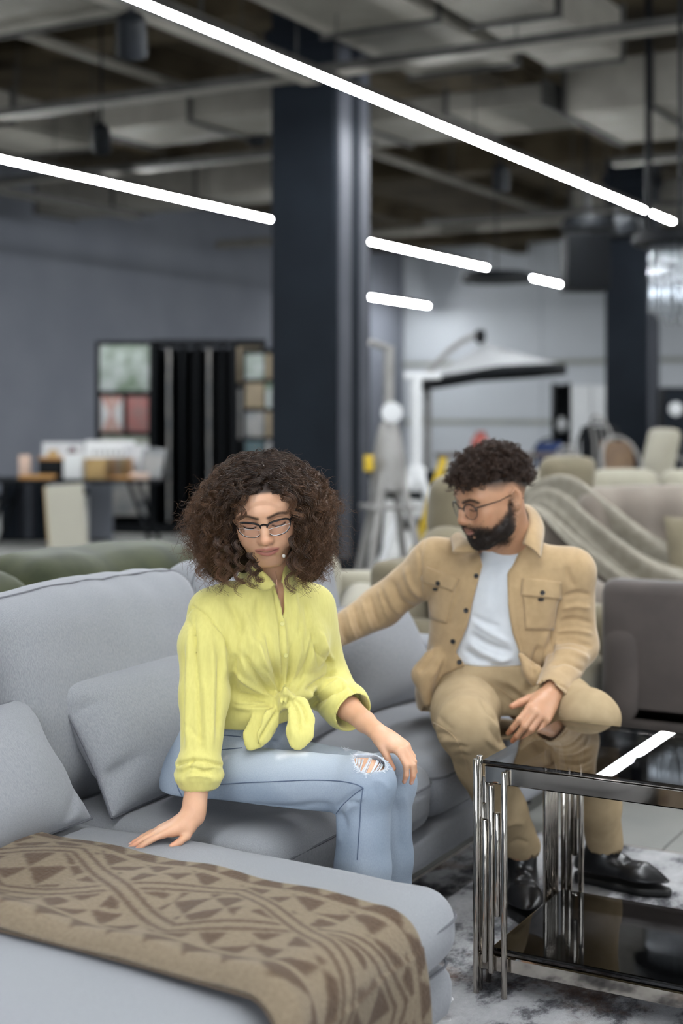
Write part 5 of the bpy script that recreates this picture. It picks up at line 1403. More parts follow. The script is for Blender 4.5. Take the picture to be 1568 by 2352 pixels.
def woman_body():
    parts = []
    V, F, c = to_cam(wV, HW_O, HW_R), wF, wC
    parts.append((V, F, c))
    # neck, shoulders and chest inside the collar
    v = Vol((-0.40, 3.15, 0.66), (0.02, 3.50, 1.06), 0.004)
    v.rows([(0.66, -0.232, 3.40, 0.115, 0.088, .85), (0.74, -0.215, 3.38, 0.118, 0.09, .75), (0.85, -0.19, 3.356, 0.135, 0.094, .62), (0.92, -0.185, 3.342, 0.140, 0.083, .59), (0.955, -0.175, 3.335, 0.115, 0.068, .59), (0.985, -0.158, 3.328, 0.07, 0.058, .59)])
    v.cone((-0.158, 3.325, 0.96), tuple(HW_O + HW_R @ np.array((0, -0.022, -0.075))), 0.052, 0.046, 0.03)
    v.cone(SN + (0.03, 0.02, -0.02), EN, 0.030, 0.030, 0.02).cone(SF + (-0.03, 0, -0.02), EF, 0.032, 0.030, 0.02)
    parts.append(v.mesh(3) + (None,))
    # near forearm and hand, palm flat on the chaise
    v = Vol((-0.52, 2.93, 0.435), (-0.24, 3.24, 0.80), 0.0022)
    v.chain([EN + (0.0, 0, 0.02), Cp(455, 1790, 3.14), Cp(447, 1845, 3.12), WN], [0.036, 0.0285, 0.0245, 0.0225], 0.01)
    w0 = WN + np.array((-0.006, -0.004, -0.010))
    f0 = np.array((-0.120, -0.052, -0.030))
    tips_n = hand(v, w0, f0, (-0.12, -0.12, 1.0), -1, [(0.10, 0.10, 0.06, 0.10), (0.10, 0.10, 0.06, 0.03), (0.10, 0.10, 0.06, -0.04), (0.10, 0.10, 0.06, -0.12)], [(0.016, 0.006, -0.010), (0.032, 0.026, -0.024), (0.046, 0.050, -0.026), (0.050, 0.076, -0.028)], 0.80)
    v.cone(WN + (0.004, 0, 0.012), w0 + f0 / np.linalg.norm(f0) * 0.02, 0.0225, 0.019, 0.012)
    parts.append(v.mesh(2) + (('hand', tips_n),))
    # far forearm and hand resting on the knee
    v = Vol((-0.08, 3.02, 0.48), (0.24, 3.50, 0.78), 0.0022)
    v.chain([EF, Cp(800, 1626, 3.355), Cp(838, 1658, 3.29), WF], [0.036, 0.029, 0.0235, 0.0200], 0.01)
    f1 = Cp(930, 1722, 3.20) - WF
    tips_f = hand(v, WF + f1 * 0.08, f1, (0.30, -0.35, 0.86), 1, [(0.62, 0.62, 0.35, 0.04), (0.58, 0.62, 0.35, 0.0), (0.60, 0.60, 0.35, -0.03), (0.62, 0.50, 0.30, -0.12)], [(0.014, 0.014, -0.006), (0.030, 0.036, -0.012), (0.034, 0.064, -0.030), (0.030, 0.088, -0.050)], 0.84)
    parts.append(v.mesh(2) + (('hand', tips_f),))
    # legs under the denim
    v = Vol((-0.48, 2.95, 0.0), (0.22, 3.72, 0.66), 0.006)
    for H, K, A in ((HN, KN, AN), (HF, KF, AF)):
        v.cone(H * 0.25 + K * 0.75, K, 0.054, 0.054, 0.02).cone(K, K * 0.65 + A * 0.35, 0.054, 0.052, 0.02).cone(K * 0.65 + A * 0.35, A, 0.052, 0.034, 0.02)
        v.cone(A, A + DX * 0.1 + (0, 0, -0.05), 0.034, 0.028, 0.02)
    v.put(lambda X, Y, Z: (0.470 - Z) + np.maximum(0, (X * CA - Y * SA) - (KN[0] * CA - KN[1] * SA) + 0.085) * 3 + 0 * X, (-0.5, 3.0, 0.3), (0.15, 3.76, 0.46), 0.0, 's')
    parts.append(v.mesh(3) + (None,))
    Vs, Fs, Cs, n = [], [], [], 0
    for V, F, c in parts:
        if not isinstance(c, np.ndarray):
            cc = np.tile(np.array(SKIN_W), (len(V), 1))
            if c is not None:
                for (t, nz, dr, r) in c[1]:
                    q = V - t; d = np.linalg.norm(q, axis=1)
                    w = np.clip(1.6 - d / 0.02, 0, 1)[:, None] * 0.4
                    cc = cc * (1 - w) + np.array((SKIN_W[0] * 1.02, SKIN_W[1] * 0.78, SKIN_W[2] * 0.74)) * w
                    if nz is not None:
                        dr = dr / np.linalg.norm(dr); a = q @ dr; b = q @ nz; s_ = np.linalg.norm(q - a[:, None] * dr - b[:, None] * nz, axis=1)
                        nail = (b > r * 0.45) & (np.abs(a + 0.001) < 0.0062) & (s_ < 0.0046)
                        cc[nail] = (0.66, 0.42, 0.36)
            c = cc
        Vs.append(V); Fs.append(F + n); Cs.append(c); n += len(V)
    return np.concatenate(Vs), np.concatenate(Fs), np.concatenate(Cs)
_V, _F, _C = woman_body()
_tmp = body_mesh('body', _V, _F, m_skin, None, _C)
woman.data = _tmp.data; bpy.data.objects.remove(_tmp)

# ---- jeans
m_denim = mat('washed_denim', (1, 1, 1), 0.85, spec=0.15, attr='tone', col2=(0.86, 0.875, 0.90), nscale=1.0, ndet=3, stretch=(800, 800, 220), bump=0.25, bscale=1.3, bdist=0.0008, lo=0.36, hi=0.66)
m_thread = mat('denim_thread', (0.62, 0.64, 0.68), 0.9, col2=(0.55, 0.58, 0.64), nscale=200)
m_stitch = mat('denim_seam', (0.10, 0.13, 0.19), 0.9, col2=(0.08, 0.11, 0.17), nscale=100)
def make_jeans():
    v = Vol((-0.50, 2.96, 0.06), (0.26, 3.76, 0.70), 0.0042)
    v.rows([(0.448, -0.285, 3.425, 0.165, 0.105, 1.06), (0.50, -0.288, 3.425, 0.178, 0.118, 1.06), (0.56, -0.278, 3.42, 0.170, 0.116, 1.04), (0.62, -0.258, 3.41, 0.150, 0.112, .98), (0.672, -0.243, 3.405, 0.133, 0.106, .92)], 0.0)
    v.cone(HN + (0, 0, 0.004), KN, 0.080, 0.060, 0.035); v.cone(HF, KF, 0.080, 0.060, 0.035)
    for K, A in ((KN, AN), (KF, AF)):
        v.cone(K, K * 0.6 + A * 0.4, 0.060, 0.0600, 0.02); v.cone(K * 0.6 + A * 0.4, A, 0.0600, 0.060, 0.02)
        v.ell(K + DX * 0.012 + (0, 0, 0.004), (0.055, 0.055, 0.055), 0.03)
    # flat where it sits
    v.put(lambda X, Y, Z: (0.447 - Z) + np.maximum(0, (X * CA - Y * SA) - (KN[0] * CA - KN[1] * SA) + 0.075) * 3 + 0 * X, (-0.5, 3.0, 0.3), (0.15, 3.76, 0.46), 0.02, 's')
    # open hems
    for A in (AN, AF): v.cone(A + (0, 0, -0.08), A + (0, 0, 0.01), 0.05, 0.05, 0, 's')
    hole_n = [(811, 1737), (824, 1727), (843, 1729), (866, 1738), (884, 1752), (882, 1768), (862, 1772), (840, 1776), (826, 1770), (817, 1757)]
    hole_f = [(795, 1722), (806, 1703), (824, 1695), (846, 1692), (858, 1697), (846, 1706), (820, 1714)]
    v.pxpoly(hole_n, 2.9, 3.14, 's'); v.pxpoly(hole_f, 3.0, 3.34, 's')
    # rise above the waistband is open
    V, F = v.mesh(2)
    st = [([(833, 1812), (800, 1832), (772, 1858)], 6, -0.006), ([(838, 1822), (812, 1848), (786, 1872)], 6, 0.005), ([(795, 1846), (815, 1842), (828, 1846)], 5, -0.005),
          ([(776, 1862), (790, 1882), (796, 1910)], 7, -0.005), ([(770, 1872), (778, 1905), (780, 1940)], 6, 0.004), ([(765, 1852), (730, 1848), (690, 1852)], 8, -0.004),
          ([(860, 1790), (882, 1800), (893, 1820)], 6, 0.003), ([(850, 1800), (868, 1830), (875, 1880)], 8, -0.003), ([(500, 1740), (560, 1730), (640, 1735)], 8, 0.003),
          ([(520, 1728), (500, 1750), (480, 1790)], 8, -0.005), ([(440, 1700), (430, 1750), (436, 1810)], 8, -0.004), ([(560, 1850), (640, 1856), (720, 1850)], 8, -0.004),
          ([(620, 1700), (650, 1712), (690, 1712)], 6, -0.006), ([(720, 1700), (780, 1702), (830, 1712)], 8, 0.003), ([(905, 1830), (915, 1880), (918, 1960)], 8, -0.004), ([(925, 1810), (935, 1870), (936, 1960)], 6, 0.003)]
    V = folds(V, F, st)
    N = vnormals(V, F); Q = topx(V)
    base = np.array((0.285, 0.335, 0.40)); pale = np.array((0.48, 0.525, 0.585)); deep = np.array((0.195, 0.24, 0.305))
    c = np.tile(base, (len(V), 1))
    def bl(col, w):
        nonlocal c
        c = c * (1 - w[:, None]) + np.array(col) * w[:, None]
    # worn pale along the top of the thighs and down the shins
    for H, K, A in ((HN, KN, AN), (HF, KF, AF)):
        e = K - H; t = np.clip((V - H) @ e / (e @ e), 0, 1); q = V - H - t[:, None] * e; up = q[:, 2] / np.maximum(np.linalg.norm(q, axis=1), 1e-6)
        near = np.clip((0.115 - np.linalg.norm(q, axis=1)) / 0.03, 0, 1)
        bl(pale, near * np.clip(up - 0.15, 0, 1) * 0.9 * np.clip(t * 4, 0, 1) * np.clip((V[:, 2] - 0.50) / 0.06, 0, 1))
        e = A - K; t = (V - K) @ e / (e @ e); q = V - K - np.clip(t, 0, 1)[:, None] * e; fr = (q @ DX) / np.maximum(np.linalg.norm(q, axis=1), 1e-6)
        rp = np.clip((t + 0.02) / 0.22, 0, 1) * np.clip((0.10 - np.linalg.norm(q, axis=1)) / 0.02, 0, 1)
        bl(pale, rp * np.clip(0.45 - np.abs(fr - 0.5), 0, 1) * 0.8)
        bl(deep, rp * np.clip(fr * -0.7, 0, 1))
    wob_ = wob(V, 0.5, 30.0, 4); bl(deep, np.clip(wob_, 0, 0.35)); bl(pale, np.clip(-wob_, 0, 0.25))
    # frayed white patches
    for pts, w in (([(640, 1738), (665, 1731), (700, 1730)], 7), (hole_n + hole_n[:1], 3.2), (hole_f + hole_f[:1], 3.0), ([(508, 1748), (520, 1738)], 5)):
        d, _, _ = poly_dist(Q, pts); near = (N[:, 1] < 0.3)
        bl((0.66, 0.68, 0.72), near * 0.85 * np.exp(-(d / w) ** 2) * (V[:, 1] < 3.36))
    o = body_mesh('jeans', V, F, m_denim, woman, c)
    o['label'] = 'washed light blue ripped jeans'
    bv = bvh_of(V, F)
    skinb = bvh_of(_V, _F)
    def line(pts, r, off, b=bv, nn=8):
        out = []
        for p in smooth_line(pts, nn):
            h = on_surface(b, p[0], p[1], off)
            if h is not None: out.append(h[0])
        return [Vector(q) for q in c2w(np.array(out))] if len(out) > 1 else None
    for pts, r in (([(482, 1803), (560, 1798), (640, 1795), (710, 1792), (775, 1794), (815, 1801), (834, 1810)], 0.0013), ([(834, 1810), (829, 1840), (826, 1890), (823, 1930), (820, 1975)], 0.0013), ([(406, 1782), (409, 1810), (424, 1838)], 0.0013), ([(834, 1810), (812, 1826), (788, 1848), (772, 1868)], 0.0011),
                   ([(508, 1688), (530, 1690), (552, 1692)], 0.0012), ([(508, 1722), (530, 1720), (556, 1718)], 0.0012)):
        L = line(pts, r, 0.0004)
        if L: MB().tube(L, r, 6).build('seam', m_stitch, o, True)
    # white weft threads bridging the rips
    rg = np.random.default_rng(5)
    mb = MB(); cnt = 0
    for (tp, bt, n, dmx) in (([(815, 1742), (826, 1730), (845, 1731), (866, 1741), (880, 1752)], [(818, 1756), (824, 1766), (832, 1772), (850, 1774), (872, 1771)], 26, 3.13), ([(800, 1712), (812, 1702), (828, 1696), (848, 1694)], [(802, 1719), (818, 1713), (834, 1709), (846, 1706)], 16, 3.33)):
        tp, bt = smooth_line(tp, 12), smooth_line(bt, 12)
        for k in range(n):
            f = (k + rg.uniform(-0.3, 0.3)) / n if n > 20 else rg.uniform(0, 1)
            f = float(np.clip(round(f * 5.2) / 5.2 + rg.normal() * 0.035, 0, 1))
            a = tp[int(f * (len(tp) - 1))]; b = bt[int(np.clip(f + rg.normal() * 0.03, 0, 1) * (len(bt) - 1))]
            pts = []
            for t in np.linspace(-0.06, 1.06, 7):
                p = a * (1 - t) + b * t + np.array((3.0 * math.sin(t * math.pi), -1.5 * math.sin(t * math.pi)))
                h = on_surface(skinb, p[0], p[1], 0.0035)
                if h is not None and h[0][1] < dmx: pts.append(h[0])
            if len(pts) > 3: mb.tube([Vector(q) for q in c2w(np.array(pts))], 0.0010, 5); cnt += 1
    for hole in (hole_n, hole_f):
        P_ = smooth_line(hole + hole[:1], 5); ctr = np.mean(hole, axis=0)
        for p in P_:
            for _ in range(3):
                q = p + rg.normal(size=2) * 1.5; e = q + (ctr - q) * rg.uniform(-0.18, 0.22) + rg.normal(size=2) * 2.5
                h0, h1 = on_surface(bv, *(p + (p - ctr) * 0.06), 0.0012), on_surface(bv, *(e + (e - ctr) * 0.1), 0.004)
                if h0 is not None and h1 is not None and np.linalg.norm(h0[0] - h1[0]) < 0.02: mb.tube([Vector(q) for q in c2w(np.array([h0[0], h1[0]]))], 0.0006, 4)
    mb.build('frayed_threads', m_thread, o, True, kind='stuff')
    # dark open fly and waistband
    return o
make_jeans()

# ---- yellow shirt tied at the waist
m_shirt = mat('yellow_linen', (0.655, 0.595, 0.195), 0.8, spec=0.2, col2=(0.62, 0.56, 0.176), nscale=1.0, ndet=3, stretch=(160, 160, 40), bump=0.10, bscale=4.0, bdist=0.0006, sheen=0.25)
CUFN, CUFF = Cp(457, 1766, 3.145), Cp(788, 1616, 3.375)
def make_shirt():
    v = Vol((-0.44, 3.00, 0.50), (0.09, 3.56, 1.06), 0.0038)
    v.rows([(0.655, -0.236, 3.40, 0.150, 0.118, .86), (0.70, -0.226, 3.39, 0.152, 0.122, .80), (0.78, -0.206, 3.372, 0.155, 0.122, .70), (0.85, -0.192, 3.356, 0.162, 0.118, .62), (0.915, -0.187, 3.342, 0.163, 0.104, .59), (0.955, -0.178, 3.334, 0.138, 0.088, .59), (0.985, -0.163, 3.326, 0.090, 0.074, .59), (1.005, -0.157, 3.322, 0.070, 0.066, .59)])
    fcg = np.array((0.565, -0.825, 0)); axs = np.array((0.825, 0.565, 0))
    for s in (-1, 1): v.ell(np.array((-0.192, 3.356, 0.835)) + fcg * 0.082 + axs * s * 0.070, (0.056, 0.056, 0.060), 0.05)
    v.chain([SN + (0.022, 0.012, -0.004), SN * 0.6 + EN * 0.4 + (0.002, 0, 0), EN + (0.002, 0, 0), Cp(460, 1740, 3.15)], [0.048, 0.0545, 0.0540, 0.0450], 0.02)
    v.cone(SN + (0.06, 0.035, 0.008), SN + (0.02, 0.01, 0), 0.056, 0.050, 0.02)
    v.chain([SF - (0.01, 0, 0), EF + (0.008, -0.01, 0), Cp(775, 1600, 3.40)], [0.062, 0.060, 0.055], 0.03)
    # rolled cuffs
    ax = np.array((0.0, -0.01, 1.0))
    for k in range(14):                       # soft uneven roll
        a = 2 * math.pi * k / 14; a3 = 2 * math.pi * (k + 1) / 14
        q0 = CUFN + np.array((0.0435 * math.cos(a), 0.0435 * math.sin(a), 0.003 * math.sin(3 * a))); q1 = CUFN + np.array((0.0435 * math.cos(a3), 0.0435 * math.sin(a3), 0.003 * math.sin(3 * a3)))
        v.cone(q0 + ax * 0.012, q1 + ax * 0.012, 0.0095, 0.0095, 0.004); v.cone(q0 - ax * 0.012, q1 - ax * 0.012, 0.0112, 0.0112, 0.008)
    v.cone(CUFN + ax * 0.012, CUFN - ax * 0.012, 0.0505, 0.0520, 0.004)
    v.cone(CUFN - ax * 0.09, CUFN - ax * 0.008, 0.042, 0.038, 0.006, 's')
    a2 = WF - EF; a2 /= np.linalg.norm(a2)
    v.cone(CUFF - a2 * 0.020, CUFF + a2 * 0.010, 0.0570, 0.0580, 0.004); v.cone(CUFF + a2 * 0.018, CUFF + a2 * 0.024, 0.0560, 0.0530, 0.006)
    v.cone(CUFF + a2 * 0.11, CUFF + a2 * 0.012, 0.048, 0.043, 0.006, 's')
    # gathered hem, knot and tails
    v.chain([Cp(505, 1630, 3.34), Cp(540, 1638, 3.30), Cp(590, 1640, 3.275), Cp(640, 1616, 3.262)], [0.03, 0.026, 0.024, 0.016], 0.03)
    v.chain([Cp(712, 1556, 3.36), Cp(690, 1585, 3.31), Cp(664, 1603, 3.262)], [0.03, 0.022, 0.015], 0.03)
    nrm = np.array((0.25, -0.9, 0.35))
    v.chain([Cp(636, 1624, 3.258), Cp(604, 1664, 3.236), Cp(583, 1696, 3.225), Cp(573, 1716, 3.220)], [0.012, 0.0265, 0.0230, 0.006], 0.008, flat=(nrm, 0.30))
    v.chain([Cp(638, 1622, 3.250), Cp(622, 1654, 3.226), Cp(606, 1690, 3.216), Cp(599, 1716, 3.212)], [0.010, 0.0200, 0.0165, 0.005], 0.004, flat=((0.5, -0.8, 0.3), 0.32))
    v.chain([Cp(662, 1602, 3.248), Cp(688, 1622, 3.236), Cp(694, 1652, 3.222), Cp(688, 1684, 3.208), Cp(682, 1706, 3.204)], [0.012, 0.0200, 0.0260, 0.0290, 0.0170], 0.006, flat=(nrm, 0.34))
    v.ell(Cp(655, 1608, 3.246), (0.0185, 0.018, 0.020), 0.008)
    v.chain([Cp(640, 1600, 3.25), Cp(655, 1592, 3.232), Cp(670, 1602, 3.236)], [0.009, 0.011, 0.009], 0.003)
    v.chain([Cp(646, 1594, 3.24), Cp(650, 1610, 3.226), Cp(644, 1626, 3.24)], [0.007, 0.009, 0.007], 0.002)
    # neck opening
    v.pxpoly([(598, 1240), (602, 1312), (630, 1345), (638, 1375), (650, 1432), (652, 1400), (651, 1352), (646, 1318), (668, 1240)], 3.0, 3.335, 's', 0.002)
    v.cone((-0.158, 3.325, 0.95), (-0.152, 3.31, 1.06), 0.054, 0.058, 0.004, 's')
    V, F = v.mesh(1)
    st = [([(641, 1606), (612, 1580), (578, 1535), (550, 1490)], 7, -0.007), ([(640, 1600), (622, 1560), (604, 1510), (588, 1465)], 7, 0.006), ([(632, 1620), (590, 1606), (540, 1596)], 8, -0.007), ([(648, 1590), (636, 1550), (624, 1500), (612, 1440)], 6, -0.006),
          ([(625, 1628), (580, 1628), (530, 1622)], 7, 0.005), ([(540, 1500), (536, 1560), (545, 1610)], 9, -0.007), ([(560, 1400), (572, 1450), (580, 1500)], 10, 0.005), ([(520, 1375), (545, 1420), (556, 1470)], 9, -0.005), ([(590, 1360), (600, 1420), (608, 1470)], 8, -0.004),
          ([(664, 1596), (690, 1558), (712, 1500), (722, 1450)], 7, -0.007), ([(660, 1590), (676, 1545), (690, 1490), (696, 1430)], 7, 0.005), ([(659, 1585), (666, 1530), (672, 1470)], 5, -0.005), ([(700, 1380), (706, 1430), (708, 1480)], 8, -0.004),
          ([(672, 1350), (680, 1400), (682, 1450)], 7, 0.004),
          # button placket
          ([(638, 1350), (644, 1400), (652, 1440), (656, 1505), (654, 1592)], 6, 0.0038, 'e'), ([(629, 1356), (636, 1402), (644, 1442), (647, 1505), (645, 1585)], 2.6, -0.0035, 'e'),
          # near sleeve
          ([(447, 1400), (450, 1500), (456, 1600), (462, 1735)], 5, -0.0055), ([(437, 1430), (433, 1540), (430, 1650), (430, 1735)], 7, 0.005), ([(424, 1480), (421, 1600), (420, 1720)], 5, -0.004), ([(480, 1440), (487, 1540), (486, 1650), (484, 1735)], 8, 0.0055), ([(500, 1500), (503, 1580), (498, 1700)], 6, -0.005), ([(470, 1560), (472, 1640), (474, 1730)], 5, 0.004),
          ([(444, 1394), (470, 1412), (498, 1440), (518, 1475), (530, 1515)], 3.2, -0.004, 'e'), ([(422, 1428), (432, 1408), (444, 1394)], 3.0, -0.003, 'e'),
          # cuff wrinkles
          ([(405, 1757), (435, 1748), (470, 1748), (508, 1757)], 4, -0.005, 'e', (3.0, 3.2)), ([(412, 1778), (440, 1765), (470, 1772), (500, 1765)], 4, -0.004, 'g', (3.0, 3.2)), ([(430, 1770), (437, 1752), (446, 1738)], 4, -0.005, 'g', (3.0, 3.2)), ([(425, 1785), (455, 1782), (490, 1787)], 4, 0.004, 'g', (3.0, 3.2)),
          # far sleeve
          ([(700, 1586), (735, 1566), (772, 1540)], 7, -0.008), ([(704, 1604), (745, 1585), (790, 1562)], 7, 0.006), ([(726, 1478), (742, 1510), (770, 1528)], 7, -0.006), ([(715, 1440), (730, 1490), (733, 1540)], 7, -0.006), ([(738, 1450), (752, 1500), (768, 1522)], 6, 0.005), ([(712, 1622), (750, 1600), (800, 1575)], 4, -0.006), ([(728, 1640), (752, 1615), (770, 1588)], 4, 0.004), ([(758, 1640), (778, 1610), (800, 1585)], 4, -0.004), ([(800, 1572), (815, 1590), (825, 1608)], 4, -0.004),
          # tails
          ([(640, 1628), (612, 1672), (590, 1712)], 4, -0.006, 'g', (3.1, 3.26)), ([(668, 1606), (684, 1640), (690, 1690)], 4, -0.005, 'g', (3.1, 3.26)), ([(675, 1604), (698, 1630), (706, 1670)], 4, -0.005, 'g', (3.1, 3.26)), ([(664, 1612), (668, 1650), (672, 1700)], 5, 0.004, 'g', (3.1, 3.26)),
          ([(646, 1600), (652, 1612), (650, 1624)], 3, -0.005), ([(662, 1598), (664, 1610), (660, 1622)], 3, -0.004)]
    st = [(t[0], t[1] * 0.9, t[2] * 1.5) + tuple(t[3:]) for t in st]
    st += [([(643, 1603), (600, 1590), (560, 1565), (528, 1540)], 5, 0.007), ([(646, 1596), (630, 1565), (600, 1525)], 4, -0.006), ([(536, 1612), (580, 1614), (622, 1612)], 5, 0.007), ([(668, 1592), (684, 1566), (700, 1535)], 4, 0.007), ([(650, 1585), (645, 1540), (640, 1490)], 4, 0.005), ([(560, 1430), (556, 1500), (570, 1560)], 7, 0.006), ([(585, 1380), (592, 1430), (590, 1480)], 8, -0.005), ([(676, 1400), (690, 1450), (700, 1500)], 6, -0.005), ([(430, 1420), (445, 1450), (450, 1490)], 5, -0.005), ([(505, 1440), (512, 1500), (516, 1560)], 5, 0.006), ([(428, 1660), (450, 1690), (475, 1700)], 6, -0.004), ([(745, 1490), (756, 1520), (752, 1550)], 5, -0.005), ([(714, 1580), (724, 1600), (720, 1625)], 5, -0.006), ([(740, 1560), (775, 1560), (800, 1580)], 5, 0.006)]
    V = folds(V, F, st)
    N = vnormals(V, F); V = V + N * (wob(V, 0.0015, 30.0, 8) + wob(V, 0.0005, 80.0, 18))[:, None]
    o = body_mesh('shirt', V, F, m_shirt, woman); o['label'] = 'yellow linen shirt tied in a knot'
    bv = bvh_of(V, F)
    mbtn = mat('shirt_button', (0.66, 0.62, 0.22), 0.35, col2=(0.6, 0.56, 0.2), nscale=100)
    for (px, py) in ((648, 1432), (656, 1505), (653, 1576)):
        h = on_surface(bv, px, py, 0.0004)
        if h is None: continue
        q = Vector((0, 0, 1)).rotation_difference(Vector(c2w(h[1][None])[0])).to_matrix()
        MB().lathe([(0.0052, 0.0), (0.0054, 0.0012), (0.0046, 0.0019), (0.003, 0.0012)], Vector(c2w(h[0][None])[0]), 16, q).build('button', mbtn, o, True)
    # collar leaves
    def leaf(name, top, low, tip, thick=0.0035):
        top = smooth_line([Cp(*p) for p in top], 5); low = smooth_line([Cp(*p) for p in low], 5)
        n = min(len(top), len(low)); rows_ = 6; VV = []
        for i in range(n):
            for j in range(rows_):
                f = j / (rows_ - 1); p = top[i] * (1 - f) + low[i] * f; p = p + np.array((0.0, -0.006 * math.sin(f * math.pi), 0.004 * math.sin(f * math.pi))); VV.append(p)
        oo = np_mesh(name, c2w(np.array(VV)), sheet_faces(n, rows_), m_shirt, o)
        md = oo.modifiers.new('t', 'SOLIDIFY'); md.thickness = thick; md.offset = 0
        return oo
    leaf('collar', [(556, 1306, 3.34), (575, 1300, 3.28), (598, 1308, 3.225), (618, 1326, 3.205), (632, 1345, 3.20)], [(545, 1330, 3.35), (566, 1334, 3.275), (588, 1346, 3.222), (604, 1356, 3.205), (622, 1353, 3.198)], None)
    leaf('collar', [(690, 1300, 3.38), (676, 1292, 3.33), (660, 1294, 3.28), (650, 1312, 3.25), (647, 1338, 3.235)], [(704, 1325, 3.385), (692, 1330, 3.33), (680, 1345, 3.275), (668, 1360, 3.245), (656, 1356, 3.23)], None)
    return o
make_shirt()

# ---- necklace, earring, shoes
m_gold = mat('rose_gold', (0.55, 0.32, 0.22), 0.25, 1.0, col2=(0.5, 0.29, 0.2), nscale=60)
m_pearl = mat('pearl', (0.75, 0.72, 0.66), 0.2, col2=(0.7, 0.66, 0.6), nscale=30)
bvw = bvh_of(_V, _F)
pts = [on_surface(bvw, px, py, 0.0012) for px, py in smooth_line([(633, 1312), (635, 1335), (636.5, 1358), (637, 1378)], 5)]
pts = [p[0] for p in pts if p is not None]
if len(pts) > 2:
    nk = MB().tube([Vector(q) for q in c2w(np.array(pts))], 0.0006, 5).build('necklace', m_gold, woman, True)
    h = on_surface(bvw, 637, 1381, 0.002)[0]; q = Vector(c2w(h[None])[0])
    MB().lathe([(0.001, 0.003), (0.0035, 0.001), (0.0035, -0.004), (0.001, -0.008)], q, 12).build('pendant', m_gold, nk, True)
q = Vector(c2w(Cp(651.5, 1277, 3.19)[None])[0])
MB().lathe([(0.0042 * math.cos(a), 0.0042 * math.sin(a)) for a in [math.pi * (0.49 - 0.98 * i / 10) for i in range(11)]], q, 16).build('earring', m_pearl, woman, True)
m_shoe_w = mat('white_trainer', (0.6, 0.6, 0.6), 0.5, col2=(0.52, 0.52, 0.52), nscale=20)
for A in (AN, AF):
    v = Vol(A + np.array((-0.20, -0.25, -0.10)), A + np.array((0.26, 0.2, 0.06)), 0.005)
    b = A * (1, 1, 0)
    v.chain([b + DX * -0.04 + (0, 0, 0.05), b + DX * 0.06 + (0, 0, 0.045), b + DX * 0.15 + (0, 0, 0.035)], [0.040, 0.042, 0.030], 0.02)
    v.cone(b + (0, 0, 0.05), b + (0, 0, 0.10), 0.040, 0.043, 0.02)
    v.put(lambda X, Y, Z: 0.011 - Z + 0 * X + 0 * Y, A - np.array((0.2, 0.25, 0.1)), A + np.array((0.26, 0.2, -0.07)), 0, 's')
    V, F = v.mesh(2); sh = body_mesh('shoe', V, F, m_shoe_w, woman)
# ---- big curly hair
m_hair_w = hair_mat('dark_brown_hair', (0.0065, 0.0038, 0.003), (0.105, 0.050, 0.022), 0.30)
m_hair_u = mat('hair_underlayer', (0.010, 0.006, 0.0045), 0.7, spec=0.1, col2=(0.018, 0.010, 0.007), nscale=160, stretch=(1, 1, 0.2), bump=0.6, bscale=260, bdist=0.003)
def env(z):
    return np.interp(z, (-0.215, -0.19, -0.15, -0.10, -0.05, 0.0, 0.042, 0.070, 0.088, 0.100), (0.11, 0.140, 0.160, 0.178, 0.186, 0.176, 0.142, 0.096, 0.05, 0.0))
def face_w(zh, right):
    a = np.interp(zh, (-0.17, -0.135, -0.11, -0.075, -0.03, 0.015, 0.038, 0.052, 0.062), (0.020, 0.030, 0.042, 0.055, 0.061, 0.060, 0.052, 0.034, 0.0))
    return a
def clear_face(Pts):
    H = (Pts - HW_O) @ HW_R                             # into the head frame
    w = face_w(H[:, 2], H[:, 0] > 0)
    bad = (np.abs(H[:, 0]) < w) & (H[:, 1] > 0.0) & (H[:, 2] < 0.062) & (H[:, 2] > -0.20)
    if bad.any():
        sg = np.sign(np.median(H[:, 0])) or 1.0
        jit = 0.004 * np.abs(np.sin(np.arange(len(H)) * 1.7))
        H[bad, 0] = sg * (w[bad] + jit[bad])
    # keep outside the skull
    q = (H - (0, -0.014, 0.031)) / np.array((0.078, 0.098, 0.081)); r = np.linalg.norm(q, axis=1); ins = (r < 1.0)
    if ins.any(): H[ins] = (0, -0.014, 0.031) + q[ins] / np.maximum(r[ins], 0.3)[:, None] * np.array((0.078, 0.098, 0.081))
    return HW_O + H @ HW_R.T
def bez(p0, p1, p2, p3, t):
    t = t[:, None]; return (1 - t) ** 3 * p0 + 3 * (1 - t) ** 2 * t * p1 + 3 * (1 - t) * t ** 2 * p2 + t ** 3 * p3
def curl_lock(path, r0, r1, lam, ph, hand_=1.0, start=0.12):
    d = np.gradient(path, axis=0); T = d / np.maximum(np.linalg.norm(d, axis=1), 1e-9)[:, None]
    s = np.concatenate([[0], np.cumsum(np.linalg.norm(np.diff(path, axis=0), axis=1))])
    ref = np.array((0.3, 0.4, 0.86)); A = np.cross(T, ref); A /= np.maximum(np.linalg.norm(A, axis=1), 1e-6)[:, None]; B = np.cross(A, T)
    u = s / s[-1]; amp = np.where(u < start, u / start * r0, r0 + (r1 - r0) * (u - start) / (1 - start))
    a = ph + hand_ * 2 * math.pi * s / lam
    return path + (A * np.cos(a)[:, None] + B * np.sin(a)[:, None]) * amp[:, None], A, B
